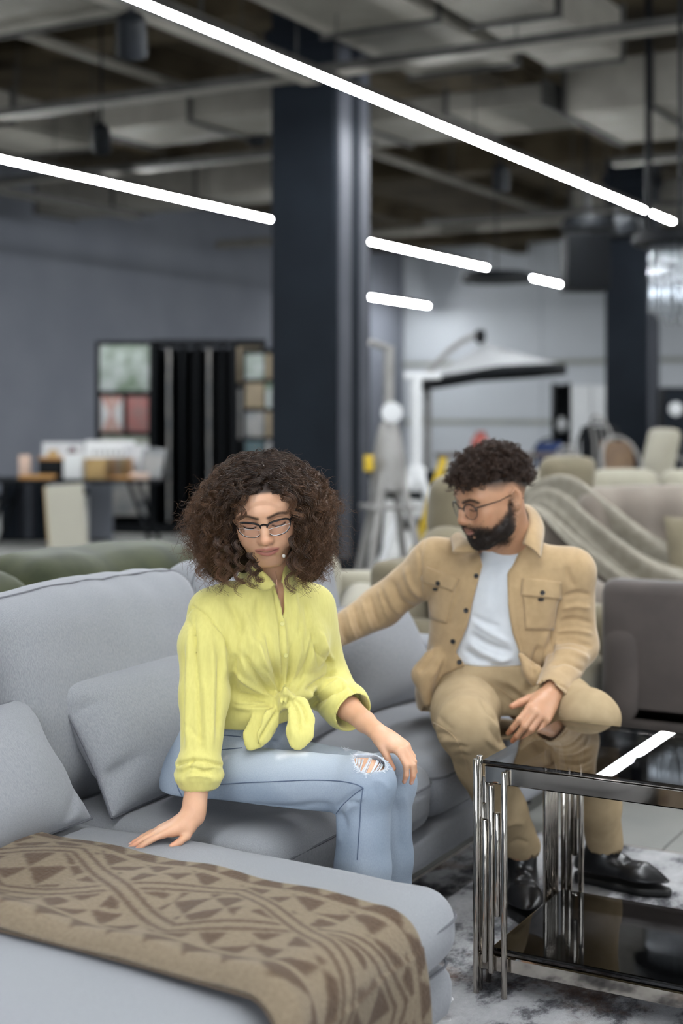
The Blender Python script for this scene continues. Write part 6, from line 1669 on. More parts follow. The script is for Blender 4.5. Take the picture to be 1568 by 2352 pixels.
def woman_hair():
    rg = np.random.default_rng(21); out = []; fuzz = []; rings = []
    N = 56; t = np.linspace(0, 1, N)
    locks = 640
    for i in range(locks):
        # root on the scalp
        while True:
            q = rg.normal(size=3); q /= np.linalg.norm(q)
            rh = np.array((0, -0.014, 0.031)) + q * np.array((0.075, 0.095, 0.078))
            hl = np.interp(rh[1], (-0.11, -0.04, 0.0, 0.03, 0.06, 0.09), (-0.045, -0.03, 0.010, 0.026, 0.060, 0.074))
            if rh[2] > hl: break
        root = HW_R @ rh; nrm = HW_R @ (q / np.array((0.075, 0.095, 0.078))); nrm /= np.linalg.norm(nrm)
        az = math.atan2(nrm[1], nrm[0]) + rg.normal() * 0.32
        if nrm[2] > 0.75: az = rg.uniform(0, 2 * math.pi) if rg.random() < 0.6 else az
        # few locks straight over the face
        da = (az + math.pi / 2 + math.pi) % (2 * math.pi) - math.pi
        if abs(da) < 0.75: az = -math.pi / 2 + math.copysign(rg.uniform(0.72, 1.3), da if abs(da) > 0.02 else rg.normal())
        f = rg.uniform(0.62, 1.0) ** 0.7
        ze = rg.uniform(-0.20, 0.03) if nrm[2] < 0.6 else rg.uniform(-0.16, 0.055)
        if rg.random() < 0.40: ze = rg.uniform(-0.215, -0.12)
        def at(z, a, ff):
            r = env(z) * ff; return np.array((r * math.cos(a) * (1.07 if math.cos(a) < 0 else 1.0), 0.01 + r * 0.84 * math.sin(a), z))
        p3 = at(ze, az, f)
        zm = min(root[2] + 0.02, max(ze + 0.10, 0.0)); p2 = at(zm, az + rg.normal() * 0.1, f * 1.02)
        hi_ = 1 - 0.75 * np.clip((nrm[2] - 0.3) / 0.5, 0, 1)
        p1 = root + nrm * rg.uniform(0.035, 0.07) * hi_ + np.array((0, 0, 0.02 * hi_))
        path = bez(root, p1, p2, p3, t)
        lam = rg.uniform(0.034, 0.054); r1 = rg.uniform(0.008, 0.0145); hd = 1.0 if rg.random() < 0.5 else -1.0
        ph = rg.uniform(0, 6.28)
        n = int(rg.integers(11, 17)); spread = rg.uniform(0.0032, 0.0062)
        for k in range(n):
            o = rg.normal(size=2) * spread * 0.55; dphi = rg.normal() * 0.24; ls = 1 + rg.normal() * 0.025
            c, A, B = curl_lock(path, 0.003, r1 * rg.uniform(0.8, 1.2), lam * ls, ph + dphi, hd)
            g = np.clip(t * 3, 0.25, 1)[:, None]
            c = c + (A * o[0] + B * o[1]) * g + rg.normal(size=3) * 0.0015
            if k >= n - 3:                               # loose, frizzy strands
                fr = np.cumsum(rg.normal(size=(N, 3)), axis=0) * 0.0007; c = c + fr * g
            out.append(clear_face(c + HW_O)[: int(N * rg.uniform(0.82, 1.0))])
    for i in range(330):                                # crown and hairline, combed outwards over the top
        xh, yh = rg.uniform(-0.066, 0.066), rg.uniform(-0.07, 0.074)
        k_ = (xh / 0.075) ** 2 + ((yh + 0.014) / 0.095) ** 2
        if k_ > 0.97: continue
        rh = np.array((xh, yh, 0.031 + 0.078 * math.sqrt(1 - k_)))
        q = (rh - (0, -0.014, 0.031)) / np.array((0.075, 0.095, 0.078)) ** 2; nrm = HW_R @ q; nrm /= np.linalg.norm(nrm)
        root = HW_R @ rh
        side = math.copysign(1.0, -xh if abs(xh) > 0.012 else rg.normal())
        az = math.atan2(rg.normal() * 0.55 + (-0.35 if yh > 0.03 else 0.15), side) + rg.normal() * 0.25
        ze = rg.uniform(-0.03, 0.05); r = env(ze) * rg.uniform(0.75, 1.0)
        p3 = np.array((r * math.cos(az), 0.01 + r * 0.84 * math.sin(az), ze))
        mid = (root + p3) / 2; mid = mid / np.linalg.norm(mid - (0, 0.01, 0)) * 1.0
        m_ = (root * 0.55 + p3 * 0.45); m_ = m_ + np.array((m_[0] * 0.25, (m_[1] - 0.01) * 0.25, 0.018))
        path = bez(root, root + nrm * 0.014 + np.array((side * 0.02, 0, 0.004)), m_, p3, t)
        lam = rg.uniform(0.032, 0.05); r1 = rg.uniform(0.005, 0.010); ph = rg.uniform(0, 6.28); hd = 1.0 if rg.random() < 0.5 else -1.0
        for k in range(13):
            c, A, B = curl_lock(path, 0.0025, r1 * rg.uniform(0.8, 1.2), lam, ph + rg.normal() * 0.28, hd)
            o = rg.normal(size=2) * 0.0036; g = np.clip(t * 3, 0.4, 1)[:, None]
            out.append(clear_face(c + (A * o[0] + B * o[1]) * g + HW_O))
    for i in range(1500):                               # halo of fine frizz
        az = rg.uniform(0, 2 * math.pi); z = rg.uniform(-0.12, 0.098)
        da = (az + math.pi / 2 + math.pi) % (2 * math.pi) - math.pi
        if abs(da) < 0.8 and z < 0.078: continue
        r = env(z) * rg.uniform(0.75, 1.0); p = np.array((r * math.cos(az), 0.01 + r * 0.84 * math.sin(az), z))
        d = p / np.linalg.norm(p) + rg.normal(size=3) * 0.5; d /= np.linalg.norm(d)
        L = rg.uniform(0.02, 0.055); tt = np.linspace(0, 1, 18)
        path = p + tt[:, None] * d * L + np.array((0, 0, -0.012)) * tt[:, None] ** 2
        c, _, _ = curl_lock(path, 0.002, rg.uniform(0.003, 0.009), rg.uniform(0.02, 0.05), rg.uniform(0, 6.28))
        c = c + np.cumsum(rg.normal(size=(18, 3)), axis=0) * 0.0012
        fuzz.append(clear_face(c + HW_O))
    # single ringlets hanging by the face and on the shirt
    for (px0, py0, d0, px1, py1, d1, lam, r1) in ((648, 1128, 3.12, 672, 1178, 3.085, 0.045, 0.010), (655, 1120, 3.12, 690, 1200, 3.09, 0.05, 0.011), (560, 1135, 3.13, 545, 1230, 3.09, 0.045, 0.009), (672, 1230, 3.10, 664, 1372, 3.14, 0.05, 0.012), (735, 1230, 3.2, 742, 1345, 3.22, 0.045, 0.013), (700, 1240, 3.14, 706, 1352, 3.18, 0.04, 0.012),
                                                  (500, 1230, 3.1, 512, 1345, 3.13, 0.04, 0.012), (545, 1240, 3.08, 552, 1362, 3.12, 0.036, 0.013), (575, 1270, 3.075, 578, 1352, 3.12, 0.036, 0.011), (590, 1290, 3.085, 597, 1345, 3.12, 0.03, 0.008), (470, 1220, 3.15, 462, 1330, 3.18, 0.04, 0.012), (525, 1250, 3.09, 530, 1350, 3.12, 0.038, 0.012), (678, 1260, 3.1, 690, 1330, 3.13, 0.04, 0.011), (725, 1200, 3.16, 728, 1335, 3.2, 0.045, 0.012)):
        a, b = Cp(px0, py0, d0), Cp(px1, py1, d1); path = a + (b - a) * t[:, None] + np.array((0, -0.008, 0)) * np.sin(t * math.pi)[:, None]
        ph = rg.uniform(0, 6.28)
        for k in range(26):
            c, A, B = curl_lock(path, 0.005, r1 * rg.uniform(0.8, 1.15), lam * (1 + rg.normal() * 0.02), ph + rg.normal() * 0.33, 1.0, 0.05)
            o = rg.normal(size=2) * 0.0036; rings.append((c + A * o[0] + B * o[1])[: int(N * rg.uniform(0.85, 1))])
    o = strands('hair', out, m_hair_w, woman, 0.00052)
    o['label'] = 'big dark brown curly hair'
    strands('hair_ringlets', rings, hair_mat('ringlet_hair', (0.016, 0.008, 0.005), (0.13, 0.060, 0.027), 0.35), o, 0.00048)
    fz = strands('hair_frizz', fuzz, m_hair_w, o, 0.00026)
    # dense inner layer
    v = Vol(HW_O + (-0.22, -0.17, -0.24), HW_O + (0.22, 0.20, 0.16), 0.006)
    O = HW_O
    v.ell(O + (0, 0.02, 0.022), (0.105, 0.115, 0.064))
    for s in (-1, 1):
        v.ell(O + (s * 0.085, 0.015, -0.03), (0.062, 0.085, 0.085), 0.04); v.ell(O + (s * 0.098, 0.01, -0.10), (0.042, 0.06, 0.075), 0.04)
    v.ell(O + (0, 0.07, -0.06), (0.12, 0.07, 0.11), 0.04)
    Rr = HW_R.T
    v.ell(O + HW_R @ np.array((0, -0.016, 0.031)), (0.082, 0.102, 0.084), 0.01, rot=Rr)
    v.ell(O + HW_R @ np.array((0, 0.088, -0.030)), (0.0655, 0.10, 0.098), 0.004, 's', Rr)
    v.ell(O + HW_R @ np.array((0, 0.06, -0.16)), (0.05, 0.10, 0.09), 0.01, 's', Rr)
    v.disp(lambda X, Y, Z: 0.004 * np.sin(X * 120 + 3 * np.sin(Z * 60)) * np.sin(Y * 110 + Z * 40))
    V, F = v.mesh(1)
    body_mesh('inner_hair', V, F, m_hair_u, o)
woman_hair()
# ---------------------------------------------------------------- the seated man in the tan overshirt
SKIN_M = (0.50, 0.268, 0.158)
MH_R = rotm(math.radians(-62), math.radians(-17), math.radians(-3))
# nose tip is seen at (1052, 1200)
_nt = np.array((0, 0.1175, -0.0345)) * 1.06
MH_O = Cp(1055, 1200, 4.00) - MH_R @ _nt
MS = 1.06
def man_head():
    nb = Cp(1172, 1262, 4.19)
    nl = MH_R.T @ (nb - MH_O) / MS
    v = head_sdf(False, tuple(nl))
    # close-cropped skull stays, fuller nose
    v.chain([(0, 0.089, 0.004), (0, 0.102, -0.014), (0, 0.1085, -0.031)], [0.0080, 0.0088, 0.0100], 0.008)
    # beard volume along the jaw, chin and lip
    for s in (-1, 1):
        v.chain([(s * 0.066, 0.000, -0.030), (s * 0.062, 0.010, -0.062), (s * 0.050, 0.030, -0.082), (s * 0.029, 0.064, -0.098), (0, 0.074, -0.103)], [0.006, 0.0105, 0.0125, 0.0140, 0.0155], 0.014)
        v.chain([(0, 0.0990, -0.0535), (s * 0.012, 0.0965, -0.0545), (s * 0.026, 0.086, -0.0630), (s * 0.032, 0.074, -0.082)], [0.0042, 0.0048, 0.0055, 0.008], 0.006)
    V, F = v.mesh(2)
    col, blend = skin_tone(V, SKIN_M, False)
    dark = (0.010, 0.0075, 0.006)
    f = V[:, 1] > 0.0
    for s in (-1, 1):
        brow = [(s * 0.010, 0, 0.0155), (s * 0.022, 0, 0.0200), (s * 0.034, 0, 0.0225), (s * 0.046, 0, 0.0205), (s * 0.054, 0, 0.0150)]
        d = seg_dist(V, brow); blend(dark, (V[:, 1] > 0.04) * 0.95 / (1 + np.exp((d - 0.0042) / 0.0009)))
        lash = [(s * 0.0185, 0, -0.0060), (s * 0.025, 0, -0.0088), (s * 0.0325, 0, -0.0095), (s * 0.040, 0, -0.0080), (s * 0.0465, 0, -0.0045)]
        d = seg_dist(V, lash); blend(dark, (V[:, 1] > 0.05) * 0.9 / (1 + np.exp((d - 0.0017) / 0.0004)))
    # beard area: below a line from the sideburn to the moustache, away from the lips
    def beard(Vp):
        y, z, x = Vp[:, 1], Vp[:, 2], np.abs(Vp[:, 0])
        upper = np.interp(y, (-0.005, 0.012, 0.035, 0.060, 0.080, 0.100), (0.012, -0.030, -0.052, -0.064, -0.056, -0.0505))
        m = 1 / (1 + np.exp((z - upper) / 0.0035))
        m *= 1 / (1 + np.exp(-(y + 0.004 + 0.2 * np.clip(-z - 0.09, 0, 1)) / 0.004))
        m *= 1 / (1 + np.exp(-(z + 0.138) / 0.004))
        lip = np.sqrt((x / 0.0235) ** 2 + ((z + 0.0655) / 0.0105) ** 2)
        m *= np.clip((lip - 0.9) / 0.2, 0, 1)
        chin = np.sqrt(((x - 0.010) / 0.008) ** 2 + ((z + 0.083) / 0.006) ** 2); m *= np.clip((chin - 0.75) / 0.3, 0, 1)
        return m
    bm_ = beard(V); blend(dark, 0.97 * bm_)
    # cropped sides: stubble fading out towards the ear
    ear = np.sqrt(((V[:, 1] + 0.012) / 0.030) ** 2 + ((V[:, 2] + 0.002) / 0.040) ** 2)
    line = np.interp(V[:, 1], (-0.12, -0.06, -0.02, 0.03, 0.06), (-0.03, 0.01, 0.034, 0.046, 0.062))
    fade = np.clip((V[:, 2] - line + 0.022) / 0.034, 0, 1) * (V[:, 1] < 0.05) * np.clip((ear - 0.8) / 0.4, 0, 1)
    blend(dark, 0.95 * fade)
    return V, F, col, beard
mV, mF, mC, man_beard = man_head()
def m2c(Vh): return (Vh * MS) @ MH_R.T + MH_O
man = body_mesh('man', m2c(mV), mF, m_skin, None, mC)
tag(man, 'seated bearded man with short curly dark hair, round glasses and a tan overshirt', 'person')
m_rim2 = mat('dark_metal_rim', (0.02, 0.02, 0.022), 0.3, 0.6, col2=(0.03, 0.03, 0.03), nscale=40)
make_glasses(man, MH_O, MH_R * MS, 0.0235, 0.0215, 0.0215, 0.0335, -0.0075, 0.1025, 0.012, 2.0, 0.0, 0.0014, m_rim2, m_lens, -0.012, up=0.0, bridge_z=0.006, tx=0.0835)

# ---- skeleton (camera-aligned frame)
MSR, MSL = Cp(1000, 1292, 4.22), Cp(1318, 1302, 4.16)           # right and left shoulder
MER, MWR = Cp(878, 1392, 4.30), Cp(752, 1462, 4.22)
MEL, MWL = Cp(1322, 1488, 4.17), Cp(1262, 1598, 3.93)
MHR, MHL = Cp(1075, 1610, 4.26), Cp(1205, 1610, 4.22)
MKR, MKL = Cp(1072, 1668, 3.80), Cp(1346, 1648, 3.93)
MAR, MAL = Cp(1197, 1960, 4.00), Cp(1388, 1950, 4.14)

def man_body():
    parts = [(m2c(mV), mF, mC)]
    v = Vol((0.14, 4.0, 0.50), (0.78, 4.48, 1.06), 0.006)
    v.rows([(0.52, .455, 4.26, .15, .10, 0.0), (0.66, .470, 4.24, .155, .11, 0), (0.80, .480, 4.22, .16, .11, 0), (0.90, .485, 4.20, .155, .10, 0), (0.96, .49, 4.20, .11, .08, 0), (1.0, .50, 4.19, .07, .065, 0)])
    v.cone(Cp(1172, 1290, 4.20), Cp(1160, 1215, 4.14), 0.062, 0.060, 0.03)
    parts.append(v.mesh(3) + (None,))
    v = Vol((-0.15, 4.05, 0.55), (0.16, 4.40, 0.90), 0.003)
    v.chain([MER, MWR], [0.036, 0.027], 0.01)
    f0 = np.array((-0.12, -0.03, -0.05))
    tr = hand(v, MWR + f0 * 0.05, f0, (0, -0.4, 0.9), -1, [(0.3, 0.3, 0.2, 0.06), (0.3, 0.3, 0.2, 0.02), (0.35, 0.3, 0.2, -0.03), (0.4, 0.3, 0.2, -0.1)], THUMB_FLAT, 0.92)
    parts.append(v.mesh(2) + (('hand', tr),))
    v = Vol((0.36, 3.66, 0.44), (0.66, 4.14, 0.84), 0.0024)
    v.chain([MEL * 0.4 + MWL * 0.6, MWL], [0.034, 0.0285], 0.01)
    f1 = Cp(1226, 1652, 3.83) - MWL
    tl = hand(v, MWL + f1 * 0.03, f1, (0.12, -0.90, 0.42), 1, [(0.42, 0.70, 0.45, 0.06), (0.46, 0.75, 0.45, 0.0), (0.50, 0.75, 0.45, -0.03), (0.52, 0.65, 0.40, -0.08)], [(0.016, 0.016, -0.008), (0.036, 0.038, -0.016), (0.048, 0.062, -0.024), (0.058, 0.084, -0.030)], 1.12)
    parts.append(v.mesh(2) + (('hand', tl),))
    v = Vol((0.18, 3.6, 0.0), (0.90, 4.45, 0.72), 0.007)
    for H, K, A in ((MHR, MKR, MAR), (MHL, MKL, MAL)): v.cone(H, K, 0.066, 0.052, 0.02).cone(K, A, 0.05, 0.036, 0.02)
    parts.append(v.mesh(3) + (None,))
    Vs, Fs, Cs, n = [], [], [], 0
    for V, F, c in parts:
        if not isinstance(c, np.ndarray):
            cc = np.tile(np.array(SKIN_M), (len(V), 1))
            if c is not None:
                for (t, nz, dr, r) in c[1]:
                    q = V - t; w = np.clip(1.6 - np.linalg.norm(q, axis=1) / 0.026, 0, 1)[:, None] * 0.45
                    cc = cc * (1 - w) + np.array((SKIN_M[0] * 1.02, SKIN_M[1] * 0.76, SKIN_M[2] * 0.70)) * w
            c = cc
        Vs.append(V); Fs.append(F + n); Cs.append(c); n += len(V)
    return np.concatenate(Vs), np.concatenate(Fs), np.concatenate(Cs)
_mV, _mF, _mC = man_body()
_tmp = body_mesh('body', _mV, _mF, m_skin, None, _mC)
man.data = _tmp.data; bpy.data.objects.remove(_tmp)

# ---- white T-shirt
m_tee = mat('white_jersey', (0.62, 0.645, 0.68), 0.85, spec=0.2, col2=(0.58, 0.605, 0.64), nscale=30, bump=0.15, bscale=500, bdist=0.0006)
def make_tee():
    v = Vol((0.20, 3.98, 0.50), (0.74, 4.45, 1.03), 0.0055)
    v.rows([(0.53, .430, 4.245, .135, .100, 0.0), (0.605, .436, 4.24, .142, .108, 0), (0.65, .442, 4.225, .150, .126, 0), (0.70, .454, 4.215, .158, .128, 0), (0.80, .472, 4.205, .168, .128, 0), (0.88, .485, 4.195, .172, .118, 0), (0.935, .492, 4.19, .145, .100, 0), (0.975, .50, 4.185, .095, .082, 0), (0.992, .50, 4.185, .082, .076, 0)])
    v.pxpoly([(1085, 1180), (1096, 1232), (1120, 1244), (1150, 1249), (1180, 1242), (1203, 1226), (1215, 1180)], 3.9, 4.22, 's', 0.003)
    v.cone(Cp(1170, 1275, 4.18), Cp(1168, 1180, 4.16), 0.066, 0.068, 0.004, 's')
    V, F = v.mesh(2)
    V = folds(V, F, [([(1075, 1452), (1120, 1480), (1180, 1500)], 7, -0.009), ([(1070, 1470), (1110, 1500), (1170, 1520)], 6, 0.007), ([(1062, 1490), (1100, 1515), (1150, 1530)], 6, -0.008), ([(1082, 1425), (1120, 1450), (1176, 1480)], 6, 0.006), ([(1078, 1410), (1115, 1430), (1150, 1440)], 6, -0.005), ([(1060, 1520), (1110, 1525), (1180, 1510)], 6, 0.006),
                     ([(1100, 1252), (1125, 1268), (1152, 1273), (1182, 1265), (1204, 1248)], 2.2, -0.002, 'e'), ([(1130, 1300), (1135, 1350), (1125, 1400)], 9, -0.003)])
    o = body_mesh('t_shirt', V, F, m_tee, man); o['label'] = 'plain white T-shirt'
make_tee()

# ---- tan overshirt
m_jack = mat('tan_wool', (0.43, 0.30, 0.165), 0.9, spec=0.15, col2=(0.385, 0.265, 0.143), nscale=40, ndet=4, bump=0.2, bscale=420, bdist=0.001, sheen=0.3)
m_jbtn = mat('black_button', (0.012, 0.012, 0.015), 0.3, col2=(0.02, 0.02, 0.02), nscale=60)
def make_jacket():
    v = Vol((-0.09, 3.78, 0.43), (0.86, 4.55, 1.04), 0.0048)
    v.rows([(0.50, .415, 4.25, .190, .160, 0.0), (0.56, .425, 4.245, .205, .160, 0), (0.62, .435, 4.235, .190, .150, 0), (0.70, .452, 4.225, .195, .148, 0), (0.80, .470, 4.21, .205, .146, 0), (0.875, .482, 4.20, .208, .134, 0), (0.935, .490, 4.195, .190, .108, 0), (0.975, .497, 4.19, .125, .092, 0), (1.0, .50, 4.19, .090, .084, 0)])
    v.chain([MSR + (0.05, 0, 0.0), MSR, MER, Cp(762, 1458, 4.225)], [0.070, 0.068, 0.058, 0.046], 0.035)
    v.chain([MSL - (0.06, 0, 0.004), MSL - (0.006, 0, 0.012), MEL + (0, 0.01, 0.005), Cp(1264, 1592, 3.95)], [0.066, 0.064, 0.063, 0.045], 0.03)
    aL = MWL - MEL; aL /= np.linalg.norm(aL)
    cw = Cp(1262, 1594, 3.94)
    v.cone(cw - aL * 0.045, cw + aL * 0.004, 0.045, 0.044, 0.004); v.cone(cw - aL * 0.01, cw + aL * 0.06, 0.038, 0.036, 0.003, 's')
    # front opening over the T-shirt
    op = [(1092, 1150), (1096, 1246), (1108, 1300), (1089, 1368), (1072, 1438), (1047, 1498), (1066, 1524), (1060, 1560), (1212, 1580), (1210, 1545), (1192, 1500), (1176, 1456), (1166, 1390), (1164, 1316), (1178, 1296), (1196, 1258), (1212, 1160)]
    v.pxpoly(op, 3.8, 4.19, 's', 0.003)
    v.pxpoly([(930, 1640), (968, 1640), (985, 1598), (1018, 1552), (1070, 1528), (1190, 1545), (1215, 1578), (1240, 1572), (1262, 1560), (1300, 1600), (1300, 1750), (930, 1750)], 3.8, 4.20, 's', 0.004)
    v.cone(Cp(1172, 1275, 4.18), Cp(1168, 1180, 4.16), 0.070, 0.074, 0.004, 's')
    # flap turned back at the hem, right picture side
    v.chain([Cp(1196, 1505, 4.06), Cp(1218, 1540, 4.045), Cp(1226, 1566, 4.04)], [0.010, 0.020, 0.014], 0.02)
    v.chain([Cp(990, 1515, 4.14), Cp(970, 1550, 4.13), Cp(980, 1614, 4.11)], [0.026, 0.028, 0.014], 0.03)
    V, F = v.mesh(1)
    st = []
    for k, x in enumerate((772, 787, 803, 820, 838, 857, 878)):                       # bunched right sleeve
        cy = 1462 - (x - 765) * 0.62; st.append(([(x - 8, cy - 40), (x + 2, cy), (x + 16, cy + 34)], 4.5, -0.007 if k % 2 else 0.006))
    st += [([(900, 1330), (920, 1380), (960, 1400)], 8, -0.007), ([(930, 1300), (945, 1350), (975, 1372)], 7, 0.006), ([(880, 1340), (905, 1395), (930, 1412)], 7, 0.005), ([(960, 1250), (966, 1300), (972, 1356)], 4, -0.004),
           ([(1292, 1372), (1325, 1362), (1356, 1366)], 5, -0.006), ([(1288, 1400), (1320, 1392), (1358, 1398)], 5, 0.006), ([(1283, 1430), (1320, 1422), (1362, 1432)], 5, -0.006), ([(1276, 1452), (1320, 1448), (1364, 1458)], 5, 0.006), ([(1270, 1478), (1310, 1470), (1362, 1486)], 5, -0.007), ([(1268, 1500), (1310, 1498), (1356, 1515)], 6, 0.006), ([(1262, 1530), (1300, 1520), (1345, 1545)], 5, -0.006), ([(1290, 1362), (1278, 1420), (1268, 1470), (1262, 1520)], 5, -0.009), ([(1300, 1300), (1308, 1330), (1320, 1350)], 7, -0.004),
           ([(1322, 1262), (1300, 1310), (1292, 1368)], 3.2, -0.0035, 'e'), ([(976, 1235), (965, 1290), (966, 1360)], 3.2, -0.0035, 'e'),
           ([(1000, 1490), (985, 1520), (960, 1545)], 7, -0.007), ([(1020, 1500), (1005, 1530), (990, 1560)], 6, 0.005), ([(1240, 1480), (1225, 1520), (1222, 1560)], 7, -0.008), ([(1255, 1450), (1240, 1500), (1238, 1545)], 7, 0.006), ([(1260, 1560), (1290, 1575), (1310, 1590)], 3, -0.003),
           ([(1098, 1300), (1080, 1368), (1063, 1438), (1040, 1496)], 2.0, -0.0018, 'e'), ([(1177, 1320), (1179, 1390), (1190, 1456), (1205, 1515)], 2.0, -0.0018, 'e'),
           ([(1060, 1350), (1040, 1400), (1030, 1450)], 12, -0.004), ([(1210, 1330), (1212, 1400), (1225, 1450)], 12, -0.004)]
    st = [(t[0], t[1], t[2] * (1.45 if len(t) < 4 else 1.0)) + tuple(t[3:]) for t in st]
    V = folds(V, F, st)
    V = V + vnormals(V, F) * (wob(V, 0.002, 26.0, 5) + wob(V, 0.001, 60.0, 6))[:, None]
    o = body_mesh('overshirt', V, F, m_jack, man); o['label'] = 'tan wool overshirt worn open'
    bv = bvh_of(V, F)
    def patch(name, quad, off, thick, nu=14, nv=10, parent=o):
        a, b, c, d = [np.array(q, float) for q in quad]; VV = []; ok = True
        for i in range(nu):
            for j in range(nv):
                u, w = i / (nu - 1), j / (nv - 1)
                p = (a * (1 - u) + b * u) * (1 - w) + (d * (1 - u) + c * u) * w
                h = on_surface(bv, p[0], p[1], off)
                VV.append(h[0] if h is not None else (VV[-1] if VV else Cp(p[0], p[1], 4.05)))
        VV = np.array(VV)
        for _ in range(2):
            g = VV.reshape(nu, nv, 3).copy(); s = g.copy(); s[1:-1, 1:-1] = (g[:-2, 1:-1] + g[2:, 1:-1] + g[1:-1, :-2] + g[1:-1, 2:]) / 4; VV = s.reshape(-1, 3)
        oo = np_mesh(name, c2w(VV), sheet_faces(nu, nv), m_jack, parent)
        md = oo.modifiers.new('t', 'SOLIDIFY'); md.thickness = thick; md.offset = 0
        return oo
    pk = patch('chest_pocket', ((970, 1334), (1045, 1352), (1026, 1432), (970, 1414)), 0.002, 0.004)
    patch('pocket_flap', ((981, 1302), (1056, 1330), (1041, 1358), (967, 1331)), 0.0055, 0.005)
    patch('chest_pocket', ((1200, 1366), (1283, 1372), (1272, 1447), (1206, 1446)), 0.002, 0.004)
    patch('pocket_flap', ((1199, 1329), (1288, 1336), (1285, 1376), (1195, 1367)), 0.0055, 0.005)
    def button(px, py, r=0.0075, off=0.007):
        h = on_surface(bv, px, py, off)
        if h is None: return
        q = Vector((0, 0, 1)).rotation_difference(Vector(c2w(h[1][None])[0])).to_matrix()
        MB().lathe([(r * 0.95, -0.004), (r, 0.0), (r * 0.85, 0.002), (r * 0.6, 0.001)], Vector(c2w(h[0][None])[0]), 18, q).build('button', m_jbtn, o, True)
    for (px, py, f) in ((1094, 1323, 0.003), (1070, 1402, 0.003), (1040, 1473, 0.003), (1055, 1521, 0.003), (1009, 1338, 0.010), (1243, 1361, 0.010)): button(px, py, 0.0075, f)
    for (px, py) in ((1003, 1352), (1240, 1376)):
        h = on_surface(bv, px, py, 0.006)
        if h is not None: MB().lathe([(0.002, 0.004), (0.009, 0.003), (0.008, -0.004), (0.003, -0.005)], Vector(c2w(h[0][None])[0]), 14).build('snap_tab', m_jbtn, o, True)
    # collar: a stand round the neck and two pointed leaves
    def leaf(top, low):
        top = smooth_line([Cp(*p) for p in top], 6); low = smooth_line([Cp(*p) for p in low], 6); n = min(len(top), len(low)); VV = []
        for i in range(n):
            for j in range(7):
                f = j / 6; p = top[i] * (1 - f) + low[i] * f + np.array((0, -0.012, 0.010)) * math.sin(f * math.pi * 0.9); VV.append(p)
        oo = np_mesh('collar', c2w(np.array(VV)), sheet_faces(n, 7), m_jack, o); md = oo.modifiers.new('t', 'SOLIDIFY'); md.thickness = 0.006; md.offset = 0
    leaf([(1196, 1160, 4.27), (1206, 1166, 4.20), (1214, 1185, 4.14), (1212, 1212, 4.09), (1200, 1250, 4.065)], [(1228, 1176, 4.29), (1240, 1192, 4.22), (1248, 1218, 4.15), (1244, 1256, 4.085), (1240, 1284, 4.05)])
    leaf([(1058, 1226, 4.20), (1066, 1234, 4.14), (1080, 1241, 4.10), (1092, 1248, 4.075), (1102, 1257, 4.065)], [(1036, 1238, 4.20), (1038, 1252, 4.15), (1040, 1263, 4.10), (1044, 1273, 4.065), (1090, 1272, 4.05)])
    return o
make_jacket()

